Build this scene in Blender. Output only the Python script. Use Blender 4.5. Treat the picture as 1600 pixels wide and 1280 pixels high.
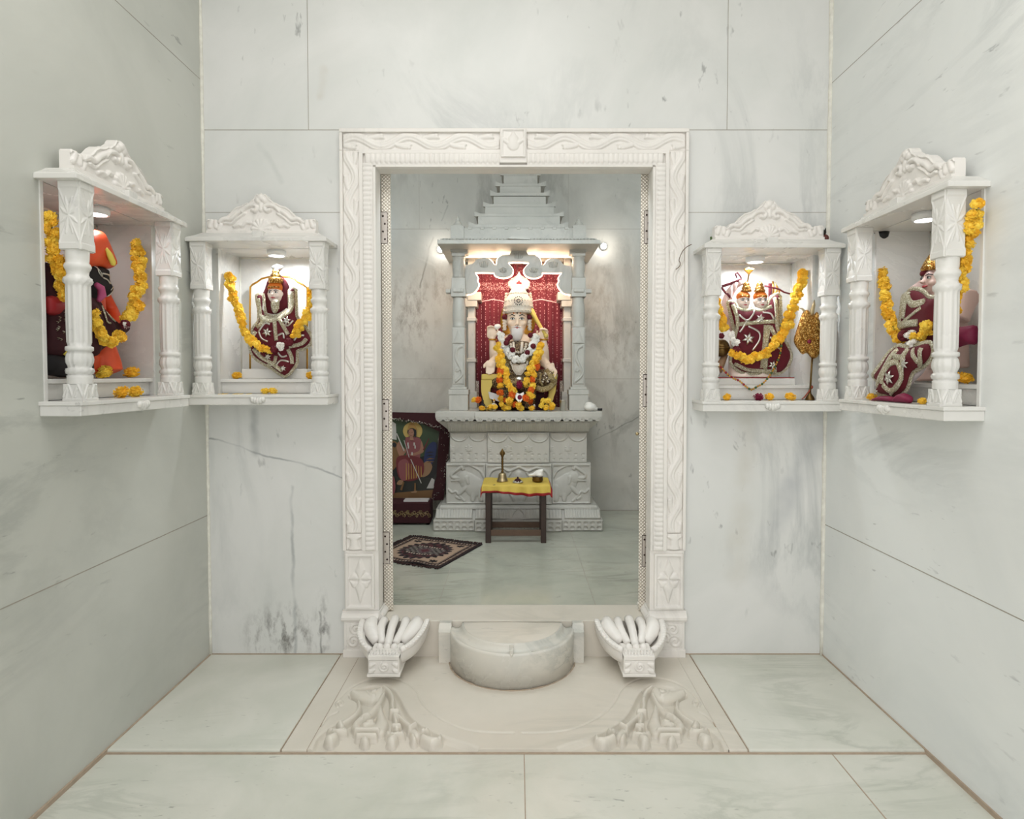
import bpy, math, random
import numpy as np
from mathutils import Vector, Matrix
random.seed(7); np.random.seed(7)
R = math.radians; PI = math.pi
scene = bpy.context.scene
COL = scene.collection
for o in list(bpy.data.objects):
    bpy.data.objects.remove(o)

# ------------------------------------------------------------ camera
FPX, CX, CY = 950.0, 808.0, 616.0            # focal length and principal point for a 1600 x 1280 frame
TH = math.atan(30 / 950)                     # slight downward tilt
CAM = Vector((0, -2.66, 1.25))
cd = bpy.data.cameras.new('camera'); cam = bpy.data.objects.new('camera', cd); COL.objects.link(cam)
cam.location = CAM; cam.rotation_euler = (PI / 2 - TH, 0, 0)
cd.sensor_fit = 'HORIZONTAL'; cd.sensor_width = 36; cd.lens = 36 * FPX / 1600
cd.shift_x = -(CX - 800) / 1600; cd.shift_y = (CY - 640) / 1600
cd.clip_start = .05; cd.clip_end = 100
scene.camera = cam

# ------------------------------------------------------------ world, lights, exposure
w = bpy.data.worlds.new('world'); scene.world = w; w.use_nodes = True
bg = w.node_tree.nodes['Background']; _t = w.node_tree; _g = _t.nodes.new('ShaderNodeTexCoord'); _x = _t.nodes.new('ShaderNodeSeparateXYZ'); _r = _t.nodes.new('ShaderNodeValToRGB')
_m = _t.nodes.new('ShaderNodeMapRange'); _m.inputs[1].default_value = -1; _m.inputs[2].default_value = 1
_t.links.new(_g.outputs['Generated'], _x.inputs[0]); _t.links.new(_x.outputs[0], _m.inputs[0]); _t.links.new(_m.outputs[0], _r.inputs[0]); _t.links.new(_r.outputs[0], bg.inputs[0])
_r.color_ramp.elements[0].position = .15; _r.color_ramp.elements[0].color = (.985, .97, .975, 1)      # overcast daylight, brighter on the left
_r.color_ramp.elements[1].position = .75; _r.color_ramp.elements[1].color = (.44, .44, .45, 1)
bg.inputs[1].default_value = 2.4
scene.view_settings.view_transform = 'Standard'; scene.view_settings.look = 'None'
scene.view_settings.gamma = 1; scene.view_settings.use_curve_mapping = False
scene.view_settings.exposure = 0.0
def light(name, kind, loc, energy, color=(1, 1, 1), size=.1, rot=(0, 0, 0), size_y=None, spot=None, blend=.5, parent=None):
    l = bpy.data.lights.new(name, kind); o = bpy.data.objects.new(name, l); COL.objects.link(o)
    l.energy = energy; l.color = color
    o.location = loc; o.rotation_euler = rot
    if kind == 'AREA':
        l.size = size
        if size_y: l.shape = 'RECTANGLE'; l.size_y = size_y
    else: l.shadow_soft_size = size
    if kind == 'SPOT': l.spot_size = spot; l.spot_blend = blend
    return o
light('hall_ceiling_lamp', 'AREA', (-.35, -1.75, 3.38), 24, (1, .985, .975), 1.5, size_y=1.5)
light('shrine_ceiling_lamp', 'AREA', (.0, .5, 3.2), 3.5, (.78, .92, 1), .7, size_y=.5)
light('shrine_front_fill', 'AREA', (.0, .22, 2.34), 12.5, (.85, .95, 1), 1.3, rot=(R(44), 0, 0), size_y=.12)  # added unseen fill above the door, evens the light on the altar front
for _s in (-1, 1): light('shrine_side_fill', 'AREA', (_s*1.6, 1.05, 2.75), 5.5, (.84, .95, 1), .6, rot=(R(55), 0, _s*R(18)), size_y=.15)  # added unseen pair of fills, lift the back wall beside the altar

# ------------------------------------------------------------ pixel -> point helpers (the photograph's camera)
def ray(px, py):
    x = (px - CX) / FPX; u = -(py - CY) / FPX
    return Vector((x, math.cos(TH) + u * math.sin(TH), -math.sin(TH) + u * math.cos(TH)))
def P(px, py, Y): r = ray(px, py); return CAM + r * ((Y - CAM.y) / r.y)
def PX(px, py, X): r = ray(px, py); return CAM + r * ((X - CAM.x) / r.x)
def PZ(px, py, Z): r = ray(px, py); return CAM + r * ((Z - CAM.z) / r.z)
def SC(Y): return (Y + 2.66) / FPX

# ------------------------------------------------------------ scene tree helpers
MW = {}
def thing(name, label, cat, loc=(0, 0, 0), rotz=0.0, group=None):
    o = bpy.data.objects.new(name, None); COL.objects.link(o); o.empty_display_size = .05
    o.location = loc; o.rotation_euler = (0, 0, rotz)
    MW[o.name] = Matrix.Translation(Vector(loc)) @ Matrix.Rotation(rotz, 4, 'Z')
    o['label'] = label; o['category'] = cat
    if group: o['group'] = group
    return o
def tag(o, label, cat, group=None):
    o['label'] = label; o['category'] = cat
    if group: o['group'] = group
    return o

class MB:
    """collects shapes, then links them as one mesh object"""
    def __init__(s): s.v = []; s.f = []; s.m = []; s.sm = []
    def add(s, vs, fs, mi=0, smooth=False):
        n = len(s.v); s.v.extend([tuple(a) for a in vs])
        for f in fs: s.f.append(tuple(i + n for i in f)); s.m.append(mi); s.sm.append(smooth)
        return s
    def box(s, a, b, mi=0, M=None):
        x0, y0, z0 = a; x1, y1, z1 = b
        vs = [Vector(p) for p in ((x0,y0,z0),(x1,y0,z0),(x1,y1,z0),(x0,y1,z0),(x0,y0,z1),(x1,y0,z1),(x1,y1,z1),(x0,y1,z1))]
        if M: vs = [M @ p for p in vs]
        return s.add(vs, [(0,3,2,1),(4,5,6,7),(0,1,5,4),(1,2,6,5),(2,3,7,6),(3,0,4,7)], mi)
    def lathe(s, prof, c=(0,0,0), n=24, mi=0, M=None, smooth=True, flute=None, cap=True):
        vs = []; fs = []
        for (r, z) in prof:
            for k in range(n):
                a = 2 * PI * k / n
                rr = r
                if flute and flute[2] <= z <= flute[3]:
                    rr = r - flute[1] * (0.5 - 0.5 * math.cos(a * flute[0]))**2
                vs.append(Vector((c[0] + rr * math.cos(a), c[1] + rr * math.sin(a), c[2] + z)))
        m = len(prof)
        for j in range(m - 1):
            for k in range(n):
                k2 = (k + 1) % n
                fs.append((j*n+k, j*n+k2, (j+1)*n+k2, (j+1)*n+k))
        if cap and prof[0][0] > 1e-5: fs.append(tuple(range(n-1, -1, -1)))
        if cap and prof[-1][0] > 1e-5: fs.append(tuple((m-1)*n+k for k in range(n)))
        if M: vs = [M @ p for p in vs]
        return s.add(vs, fs, mi, smooth)
    def tube(s, pts, r, n=8, mi=0, smooth=True, closed=False, flat=None):
        pts = [Vector(p) for p in pts]; m = len(pts)
        rs = r if isinstance(r, (list, tuple)) else [r] * m
        vs = []; fs = []
        up = None
        for i, p in enumerate(pts):
            if closed: t = pts[(i+1) % m] - pts[i-1]
            else: t = pts[min(i+1, m-1)] - pts[max(i-1, 0)]
            if t.length < 1e-9: t = Vector((0,0,1))
            t.normalize()
            if up is None:
                up = Vector((0,1,0)) if abs(t.y) < .9 else Vector((0,0,1))
            a = t.cross(up)
            if a.length < 1e-6: a = t.cross(Vector((1,0,0)))
            a.normalize(); b = a.cross(t).normalized(); up = b
            for k in range(n):
                an = 2 * PI * k / n
                fl = flat if flat else 1
                vs.append(p + a * (math.cos(an) * rs[i]) + b * (math.sin(an) * rs[i] * fl))
        for j in range(m if closed else m - 1):
            j2 = (j + 1) % m
            for k in range(n):
                k2 = (k+1) % n
                fs.append((j*n+k, j*n+k2, j2*n+k2, j2*n+k))
        if not closed:
            fs.append(tuple(range(n-1, -1, -1))); fs.append(tuple((m-1)*n+k for k in range(n)))
        return s.add(vs, fs, mi, smooth)
    def ell(s, c, r, n=16, m=10, mi=0, M=None):
        if not isinstance(r, (tuple, list)): r = (r, r, r)
        vs = [Vector((0, 0, -1))]; fs = []
        for j in range(1, m):
            th = PI * j / m - PI / 2
            for k in range(n):
                a = 2 * PI * k / n; vs.append(Vector((math.cos(th)*math.cos(a), math.cos(th)*math.sin(a), math.sin(th))))
        vs.append(Vector((0, 0, 1))); top = len(vs) - 1
        for k in range(n):
            fs.append((0, 1 + (k+1) % n, 1 + k)); fs.append((top, top - n + k, top - n + (k+1) % n))
        for j in range(m - 2):
            for k in range(n):
                k2 = (k+1) % n; a = 1 + j*n; b = a + n
                fs.append((a+k, a+k2, b+k2, b+k))
        vs = [Vector((p.x*r[0], p.y*r[1], p.z*r[2])) for p in vs]
        if M: vs = [M @ p for p in vs]
        c = Vector(c)
        return s.add([p + c for p in vs], fs, mi, True)
    def prism(s, poly, a, b, mi=0, axis='y', smooth=False):
        """poly in the plane across axis ((x,z) for y, (x,y) for z, (y,z) for x), from a to b"""
        from mathutils.geometry import tessellate_polygon
        def mk(p, t):
            return {'y': (p[0], t, p[1]), 'z': (p[0], p[1], t), 'x': (t, p[0], p[1])}[axis]
        n = len(poly)
        vs = [mk(p, a) for p in poly] + [mk(p, b) for p in poly]
        tri = tessellate_polygon([[Vector((p[0], p[1], 0)) for p in poly]])
        fs = [tuple(t) for t in tri] + [tuple(n + i for i in reversed(t)) for t in tri]
        for i in range(n):
            j = (i + 1) % n; fs.append((i, j, n + j, n + i))
        return s.add(vs, fs, mi, smooth)
    def relief(s, O, U, V, N, W, H, nu, nv, hf, base=-.004, mi=0, smooth=True, mask=None, top=None, lift=.0015):
        """grid over O + U*u + V*v raised along N by hf(u, v), with a skirt down to base"""
        O = Vector(O); U = Vector(U); V = Vector(V); N = Vector(N)
        u = np.linspace(0, W, nu); v = np.linspace(0, 1, nv)
        UU, VV = np.meshgrid(u, v)
        VV = VV * (top(UU) if top is not None else H)
        h = hf(UU, VV) + lift
        if mask is not None: keep = mask(UU, VV)
        P3 = (np.array(O)[None, None] + UU[..., None]*np.array(U) + VV[..., None]*np.array(V) + h[..., None]*np.array(N))
        n0 = len(s.v)
        s.v.extend(map(tuple, P3.reshape(-1, 3).tolist()))
        idx = lambda i, j: n0 + i*nu + j
        for i in range(nv-1):
            for j in range(nu-1):
                s.f.append((idx(i,j), idx(i,j+1), idx(i+1,j+1), idx(i+1,j))); s.m.append(mi); s.sm.append(smooth)
        rim = [(0,j) for j in range(nu)] + [(i,nu-1) for i in range(1,nv)] + [(nv-1,j) for j in range(nu-2,-1,-1)] + [(i,0) for i in range(nv-2,0,-1)]
        B = P3 - (h - base)[..., None]*np.array(N)
        n1 = len(s.v); s.v.extend(tuple(B[i,j].tolist()) for (i,j) in rim)
        L = len(rim)
        for k in range(L):
            k2 = (k+1) % L
            s.f.append((idx(*rim[k2]), idx(*rim[k]), n1+k, n1+k2)); s.m.append(mi); s.sm.append(False)
        s.f.append(tuple(n1+k for k in range(L-1,-1,-1))); s.m.append(mi); s.sm.append(False)
        return s
    def build(s, name, mats, parent=None, kind=None, local=False, bevel=0, seg=2, subsurf=0, remesh=0, smooth_it=0):
        me = bpy.data.meshes.new(name)
        vs = [Vector(p) for p in s.v]
        if parent is None:
            A = np.array(s.v); mn = A.min(0); mx = A.max(0)
            c = Vector(((mn[0]+mx[0])/2, (mn[1]+mx[1])/2, mn[2])) if kind != 'structure' else Vector((0,0,0))
            vs = [p - c for p in vs]
        else:
            MWp = MW[parent.name]
            if not local:
                Mi = MWp.inverted(); vs = [Mi @ p for p in vs]
        me.from_pydata([tuple(p) for p in vs], [], s.f)
        if not isinstance(mats, (list, tuple)): mats = [mats]
        for m in mats: me.materials.append(m)
        me.polygons.foreach_set('material_index', s.m)
        me.polygons.foreach_set('use_smooth', s.sm)
        me.update(); me.validate()
        o = bpy.data.objects.new(name, me); COL.objects.link(o)
        if parent is None: o.location = c; MW[o.name] = Matrix.Translation(c)
        else: o.parent = parent; MW[o.name] = MWp
        if kind: o['kind'] = kind
        if bevel:
            b = o.modifiers.new('bevel', 'BEVEL'); b.width = bevel; b.segments = seg; b.limit_method = 'ANGLE'; b.angle_limit = R(40)
        if remesh:
            r_ = o.modifiers.new('remesh', 'REMESH'); r_.mode = 'VOXEL'; r_.voxel_size = remesh; r_.use_smooth_shade = True
            if smooth_it:
                sm = o.modifiers.new('smooth', 'SMOOTH'); sm.iterations = smooth_it; sm.factor = .5
        if subsurf:
            ss = o.modifiers.new('sub', 'SUBSURF'); ss.levels = subsurf; ss.render_levels = subsurf
        return o
def clone(root, loc, rot=None, scale=None, label=None, group=None, parent=None):
    c = root.copy(); COL.objects.link(c); c.location = loc
    if rot is not None: c.rotation_euler = rot
    if scale is not None: c.scale = (scale,)*3 if not isinstance(scale, (tuple, list)) else scale
    if label: c['label'] = label
    if group: c['group'] = group
    if parent: c.parent = parent
    for ch in root.children:
        d = ch.copy(); COL.objects.link(d); d.parent = c
        for g in ch.children:
            e = g.copy(); COL.objects.link(e); e.parent = d
    return c

# ------------------------------------------------------------ 2D field helpers (numpy)
def dseg(U, V, pts, rs=None):
    """distance to a polyline divided by its (interpolated) radius"""
    best = np.full(U.shape, 1e9)
    n = len(pts)
    if rs is None: rs = [1.0]*n
    if not isinstance(rs, (list, tuple)): rs = [rs]*n
    if n == 1: return np.hypot(U-pts[0][0], V-pts[0][1])/rs[0]
    for i in range(n-1):
        ax, ay = pts[i]; bx, by = pts[i+1]
        dx, dy = bx-ax, by-ay; L2 = dx*dx+dy*dy+1e-12
        t = np.clip(((U-ax)*dx+(V-ay)*dy)/L2, 0, 1)
        d = np.hypot(U-ax-t*dx, V-ay-t*dy)/(rs[i]+(rs[i+1]-rs[i])*t)
        best = np.minimum(best, d)
    return best
def dome(d): return np.sqrt(np.clip(1-d*d, 0, 1))
def inpoly(U, V, poly):
    r = np.zeros(U.shape, bool); n = len(poly); j = n-1
    for i in range(n):
        xi, yi = poly[i]; xj, yj = poly[j]
        c = ((yi > V) != (yj > V)) & (U < (xj-xi)*(V-yi)/((yj-yi) + 1e-12)+xi)
        r ^= c; j = i
    return r
def smooth_path(pts, n=6, closed=False):
    """Catmull-Rom through the points"""
    Q = [np.array(p, float) for p in pts]; out = []
    m = len(Q); rng = range(m if closed else m-1)
    for i in rng:
        if closed: p0, p1, p2, p3 = Q[i-1], Q[i], Q[(i+1) % m], Q[(i+2) % m]
        else: p0, p1, p2, p3 = Q[max(i-1,0)], Q[i], Q[i+1], Q[min(i+2,m-1)]
        for k in range(n):
            t = k/n
            out.append(tuple(.5*((2*p1)+(-p0+p2)*t+(2*p0-5*p1+4*p2-p3)*t*t+(-p0+3*p1-3*p2+p3)*t**3)))
    if not closed: out.append(tuple(Q[-1]))
    return out
def spiral(cx, cy, r0, r1, a0, turns, n=24):
    return [(cx+(r0+(r1-r0)*k/n)*math.cos(a0+turns*2*PI*k/n), cy+(r0+(r1-r0)*k/n)*math.sin(a0+turns*2*PI*k/n)) for k in range(n+1)]
# ------------------------------------------------------------ materials (all procedural)
def s2l(c):
    return tuple((x/12.92 if x <= .04045 else ((x+.055)/1.055)**2.4) for x in [v/255 for v in c]) + (1,)
class NT:
    def __init__(s, name):
        s.m = bpy.data.materials.new(name); s.m.use_nodes = True; s.t = s.m.node_tree
        s.b = s.t.nodes['Principled BSDF']
    def n(s, typ, **kw):
        x = s.t.nodes.new(typ)
        for k, v in kw.items(): setattr(x, k, v)
        return x
    def l(s, a, b): s.t.links.new(a, b)
    def coord(s, out='Object', rot=(0,0,0), scale=(1,1,1), loc=(0,0,0)):
        tc = s.n('ShaderNodeTexCoord'); mp = s.n('ShaderNodeMapping')
        mp.inputs['Rotation'].default_value = rot; mp.inputs['Scale'].default_value = scale; mp.inputs['Location'].default_value = loc
        s.l(tc.outputs[out], mp.inputs[0]); return mp.outputs[0]
    def geo(s, rot=(0,0,0), scale=(1,1,1), loc=(0,0,0)):
        g = s.n('ShaderNodeNewGeometry'); mp = s.n('ShaderNodeMapping')
        mp.inputs['Rotation'].default_value = rot; mp.inputs['Scale'].default_value = scale; mp.inputs['Location'].default_value = loc
        s.l(g.outputs['Position'], mp.inputs[0]); return mp.outputs[0]
    def noise(s, vec, scale, detail=4, rough=.55, dist=0):
        x = s.n('ShaderNodeTexNoise'); s.l(vec, x.inputs['Vector']); x.inputs['Scale'].default_value = scale
        x.inputs['Detail'].default_value = detail; x.inputs['Roughness'].default_value = rough; x.inputs['Distortion'].default_value = dist
        return x.outputs['Fac']
    def ramp(s, fac, stops, interp='LINEAR'):
        x = s.n('ShaderNodeValToRGB'); s.l(fac, x.inputs[0]); cr = x.color_ramp; cr.interpolation = interp
        while len(cr.elements) < len(stops): cr.elements.new(.5)
        for e, (p, c) in zip(cr.elements, stops):
            e.position = p; e.color = c if len(c) == 4 else tuple(c)+(1,)
        return x.outputs[0]
    def mix(s, fac, a, b, typ='MIX'):
        x = s.n('ShaderNodeMix', data_type='RGBA', blend_type=typ)
        if isinstance(fac, (int, float)): x.inputs[0].default_value = fac
        else: s.l(fac, x.inputs[0])
        for sk, v in ((x.inputs[6], a), (x.inputs[7], b)):
            if isinstance(v, tuple): sk.default_value = v
            else: s.l(v, sk)
        return x.outputs[2]
    def math(s, op, a, b=None):
        x = s.n('ShaderNodeMath', operation=op)
        for sk, v in ((x.inputs[0], a), (x.inputs[1], b)):
            if v is None: continue
            if isinstance(v, (int, float)): sk.default_value = v
            else: s.l(v, sk)
        return x.outputs[0]
    def bump(s, h, strength=.3, dist=.01):
        x = s.n('ShaderNodeBump'); x.inputs['Strength'].default_value = strength; x.inputs['Distance'].default_value = dist
        s.l(h, x.inputs['Height']); s.l(x.outputs[0], s.b.inputs['Normal'])
BW = lambda v: (v, v, v, 1)
YI0 = 2.26
def marble(name, base, cloud, vein, rough=.28, vs=(1.0, 1.0, 5.0), rot=(0,0,0), scale=1.0, vamt=.6, speck=.5, seed=0, stain=None, lines=None):
    t = NT(name)
    g = t.geo(loc=(seed*3.1, seed*1.7, seed*2.3))
    c1 = t.noise(g, 1.6*scale, 6, .6, .6)
    col = t.mix(t.ramp(c1, [(.35, BW(0)), (.7, BW(1))]), s2l(base), s2l(cloud))
    g2 = t.geo(rot=rot, scale=vs, loc=(seed, seed*2, seed))
    v1 = t.noise(g2, 1.3*scale, 8, .62, 1.0)
    vm = t.ramp(v1, [(.44, BW(0)), (.5, BW(1)), (.56, BW(0))])
    v1b = t.noise(t.geo(loc=(5+seed, 2, 9)), 1.1*scale, 2, .5)
    vm2 = t.math('MULTIPLY', vm, t.ramp(v1b, [(.45, BW(0)), (.68, BW(1))]))
    col = t.mix(t.math('MULTIPLY', vm2, vamt), col, s2l(vein))
    # mineral flecks, drawn out along the grain
    f = t.noise(t.geo(rot=rot, scale=tuple(a*1.6 for a in vs), loc=(2+seed, 7, 1)), 11*scale, 3, .55, .3)
    fm = t.math('MULTIPLY', t.ramp(f, [(.66, BW(0)), (.74, BW(1))]), t.ramp(t.noise(t.geo(loc=(1, 8+seed, 3)), 1.8*scale, 2), [(.45, BW(0)), (.62, BW(1))]))
    col = t.mix(t.math('MULTIPLY', fm, speck), col, s2l(tuple(v*.55 for v in vein)))
    for (p0, p1, wid, colr, amt) in (lines or []):
        p0 = Vector(p0); d = Vector(p1)-p0
        g4 = t.n('ShaderNodeNewGeometry')
        nn = t.n('ShaderNodeTexNoise'); nn.inputs['Scale'].default_value = 7; nn.inputs['Detail'].default_value = 4; t.l(g4.outputs['Position'], nn.inputs['Vector'])
        wb = t.n('ShaderNodeVectorMath', operation='MULTIPLY_ADD'); t.l(nn.outputs['Color'], wb.inputs[0]); wb.inputs[1].default_value = (.05,)*3; wb.inputs[2].default_value = tuple(-p0-Vector((.025,)*3))
        ps = t.n('ShaderNodeVectorMath', operation='ADD'); t.l(g4.outputs['Position'], ps.inputs[0]); t.l(wb.outputs[0], ps.inputs[1])
        dt = t.n('ShaderNodeVectorMath', operation='DOT_PRODUCT'); t.l(ps.outputs[0], dt.inputs[0]); dt.inputs[1].default_value = tuple(d/d.length_squared)
        cl = t.n('ShaderNodeClamp'); t.l(dt.outputs['Value'], cl.inputs[0])
        sc = t.n('ShaderNodeVectorMath', operation='SCALE'); sc.inputs[0].default_value = tuple(d); t.l(cl.outputs[0], sc.inputs['Scale'])
        df = t.n('ShaderNodeVectorMath', operation='SUBTRACT'); t.l(ps.outputs[0], df.inputs[0]); t.l(sc.outputs[0], df.inputs[1])
        sq = t.n('ShaderNodeVectorMath', operation='MULTIPLY'); t.l(df.outputs[0], sq.inputs[0]); sq.inputs[1].default_value = (1, .2, 1) if abs(d.y) < .01 else (.2, 1, 1)
        ln = t.n('ShaderNodeVectorMath', operation='LENGTH'); t.l(sq.outputs[0], ln.inputs[0])
        mk = t.ramp(t.math('DIVIDE', ln.outputs['Value'], wid), [(0, BW(1)), (1, BW(0))], 'EASE')
        brk = t.ramp(t.noise(t.geo(loc=(wid*900, 3, 1)), 5, 3), [(.35, BW(.25)), (.6, BW(1))])
        col = t.mix(t.math('MULTIPLY', t.math('MULTIPLY', mk, brk), amt), col, s2l(colr))
    if stain:
        for (loc, rad, colr, amt) in stain:
            g3 = t.n('ShaderNodeNewGeometry'); vd = t.n('ShaderNodeVectorMath', operation='SUBTRACT'); t.l(g3.outputs['Position'], vd.inputs[0]); vd.inputs[1].default_value = loc
            vsx = t.n('ShaderNodeVectorMath', operation='DIVIDE'); t.l(vd.outputs[0], vsx.inputs[0]); vsx.inputs[1].default_value = rad
            ln = t.n('ShaderNodeVectorMath', operation='LENGTH'); t.l(vsx.outputs[0], ln.inputs[0])
            near = t.ramp(ln.outputs['Value'], [(.2, BW(1)), (1, BW(0))])
            nz = t.ramp(t.noise(t.geo(scale=(1, 1, .45)), 22, 5, .7), [(.47, BW(0)), (.68, BW(1))])
            col = t.mix(t.math('MULTIPLY', t.math('MULTIPLY', near, nz), amt), col, s2l(colr))
    t.l(col, t.b.inputs['Base Color'])
    rr = t.n('ShaderNodeMapRange'); t.l(c1, rr.inputs[0]); rr.inputs[3].default_value = rough*.8; rr.inputs[4].default_value = rough*1.3
    t.l(rr.outputs[0], t.b.inputs['Roughness'])
    return t.m
def plain(name, col, rough=.5, metal=0, sheen=0, bump=None, var=.0, emit=None, estr=0, alpha=None, trans=0):
    t = NT(name)
    c = s2l(col)
    if var:
        nz = t.noise(t.coord(), var if var > 1 else 30, 4)
        t.l(t.mix(nz, tuple(x*.72 for x in c[:3])+(1,), tuple(min(1, x*1.2) for x in c[:3])+(1,)), t.b.inputs['Base Color'])
    else: t.b.inputs['Base Color'].default_value = c
    t.b.inputs['Roughness'].default_value = rough; t.b.inputs['Metallic'].default_value = metal
    if sheen: t.b.inputs['Sheen Weight'].default_value = sheen; t.b.inputs['Sheen Tint'].default_value = c
    if bump: t.bump(t.noise(t.coord(), bump[0], 3), bump[1], bump[2])
    if emit: t.b.inputs['Emission Color'].default_value = s2l(emit); t.b.inputs['Emission Strength'].default_value = estr
    if trans: t.b.inputs['Transmission Weight'].default_value = trans
    return t.m
GREY = (150, 156, 152)
M = {}
M['wall'] = marble('wall_marble', (230, 230, 227), (217, 219, 215), (150, 156, 156), .30, (1.2, 1.2, .55), (.3, .25, .2), 1.0, .45, .5, 1,
                   stain=[((-1.03, 0, .10), (.22, .3, .16), (70, 62, 54), .9), ((-.86, 0, .13), (.04, .3, .2), (70, 68, 66), .8)],
                   lines=[(P(325,685,0), P(540,745,0), .007, (120,126,128), .75), (P(395,640,0), P(400,705,0), .03, (140,146,146), .5), (P(455,760,0), P(462,1020,0), .012, (150,155,155), .6), (P(500,960,0), P(502,1020,0), .008, (90,90,88), .7),
                          (P(1285,660,0), P(1205,830,0), .09, (168,172,176), .55), (P(1170,650,0), P(1150,900,0), .08, (206,202,190), .5), (P(405,225,0), P(440,285,0), .02, (170,178,174), .3), (P(505,110,0), P(500,150,0), .03, (196,184,166), .55), (P(1115,610,0), P(1280,640,0), .05, (180,184,184), .35)])
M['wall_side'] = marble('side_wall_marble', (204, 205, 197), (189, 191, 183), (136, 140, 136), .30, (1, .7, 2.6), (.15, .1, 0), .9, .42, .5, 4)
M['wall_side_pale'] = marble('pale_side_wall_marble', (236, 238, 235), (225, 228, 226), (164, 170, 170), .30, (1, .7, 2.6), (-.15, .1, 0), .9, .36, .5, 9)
M['floor'] = marble('floor_marble', (220, 219, 209), (205, 207, 195), (146, 154, 140), .22, (.8, 2.6, 1), (0, 0, .25), 1.6, .34, .5, 2)
M['cream'] = marble('cream_marble', (224, 217, 205), (212, 206, 193), (172, 170, 158), .30, (.7, 2.0, 1.4), (0, 0, .2), 1.2, .28, .3, 5)
M['carved'] = marble('carved_marble', (243, 239, 233), (235, 231, 225), (186, 184, 178), .34, (1.5, 1.5, .6), (.1, .2, 0), 1.6, .3, .15, 3)
M['niche'] = marble('niche_marble', (232, 230, 224), (222, 221, 216), (170, 170, 168), .26, (1, 2, 1.5), (.2, .1, .1), 1.5, .4, .25, 6)
M['step'] = marble('step_marble', (222, 217, 206), (206, 205, 197), (150, 156, 152), .26, (1, 1, 1.6), (.2, .3, .2), 2.0, .5, .25, 7)
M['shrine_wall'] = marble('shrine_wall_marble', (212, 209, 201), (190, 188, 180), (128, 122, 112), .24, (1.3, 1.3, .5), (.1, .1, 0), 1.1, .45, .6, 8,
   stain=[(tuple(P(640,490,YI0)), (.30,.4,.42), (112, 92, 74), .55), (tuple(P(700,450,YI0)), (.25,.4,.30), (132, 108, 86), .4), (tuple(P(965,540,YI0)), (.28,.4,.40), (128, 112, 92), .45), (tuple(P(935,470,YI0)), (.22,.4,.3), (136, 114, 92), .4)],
   lines=[(tuple(P(676,372,YI0)), tuple(P(655,450,YI0)), .012, (110, 100, 88), .6), (tuple(P(700,322,YI0)), tuple(P(691,345,YI0)), .008, (96, 96, 92), .7), (tuple(P(925,690,YI0)), tuple(P(1000,650,YI0)), .008, (110,110,104), .6)])
M['shrine_floor'] = marble('shrine_floor_marble', (196, 196, 182), (172, 176, 162), (110, 112, 100), .14, (.7, 2.4, 1), (0, 0, -.15), 1.5, .4, .6, 11)
M['altar'] = marble('altar_marble', (204, 200, 191), (189, 187, 178), (150, 148, 140), .36, (1.4, 1.4, .8), (.1, .2, 0), 2.2, .4, .3, 12)
M['grout'] = plain('grout', (240, 235, 224), .8, var=40)
M['joint'] = plain('dark_joint', (166, 160, 148), .85, var=25)
M['brown_grout'] = plain('dirty_grout', (178, 160, 140), .85, var=30)
M['plaster'] = plain('ceiling_plaster', (225, 224, 216), .8)
M['dark'] = plain('black_plastic', (18, 18, 20), .5)
M['velvet'] = plain('maroon_velvet', (92, 5, 24), .8, sheen=.15, var=60)
M['velvet_dark'] = plain('dark_maroon_velvet', (54, 5, 14), .8, sheen=.12, var=60)
M['black_velvet'] = plain('black_velvet', (16, 10, 12), .8, sheen=.2)
M['pinkcloth'] = plain('magenta_cloth', (124, 16, 60), .6, sheen=.5, var=30)
M['silk_pink'] = plain('pale_pink_silk', (226, 196, 192), .45, sheen=.3)
M['white_flower'] = plain('white_flower', (250, 247, 240), .7)
M['gold'] = plain('gold_metal', (214, 160, 70), .28, 1)
M['brass'] = plain('old_brass', (182, 164, 128), .32, 1, var=40)
M['bronze'] = plain('dark_brass', (112, 88, 52), .35, 1)
M['silver'] = plain('silver_metal', (206, 204, 196), .3, 1)
M['white_enamel'] = plain('white_enamel', (238, 238, 236), .35)
M['cream_paint'] = plain('cream_face_paint', (240, 214, 188), .42)
M['face'] = plain('white_face_paint', (244, 226, 214), .4)
M['skin'] = plain('pink_skin_paint', (232, 200, 188), .45)
M['lip'] = plain('lip_paint', (190, 70, 76), .4)
M['ink'] = plain('black_paint', (22, 18, 18), .5)
M['eyewhite'] = plain('eye_white', (240, 240, 236), .3)
M['orange'] = plain('orange_paint', (232, 84, 38), .45, var=12)
M['orange_mark'] = plain('saffron_paste', (226, 120, 34), .6)
M['red'] = plain('red_paint', (150, 22, 28), .6)
M['beard'] = plain('grey_beard_paint', (232, 224, 218), .6, bump=(200, .4, .01))
M['yellow_throne'] = plain('yellow_throne_paint', (214, 186, 92), .5)
M['yellow_cloth'] = plain('yellow_cloth', (214, 186, 84), .75, sheen=.3, bump=(60, .3, .004))
M['wood'] = plain('dark_wood', (58, 42, 34), .5, var=18)
M['wood_edge'] = plain('worn_wood', (96, 74, 58), .6, var=18)
M['blue'] = plain('blue_paint', (40, 60, 140), .5)
M['green'] = plain('green_leaf', (70, 96, 44), .6)
M['shell'] = plain('white_conch', (240, 236, 228), .3, bump=(40, .3, .01))
M['paper'] = plain('white_paper', (205, 198, 196), .7)
M['yellow_petal'] = plain('yellow_paint', (236, 214, 92), .6)
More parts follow.
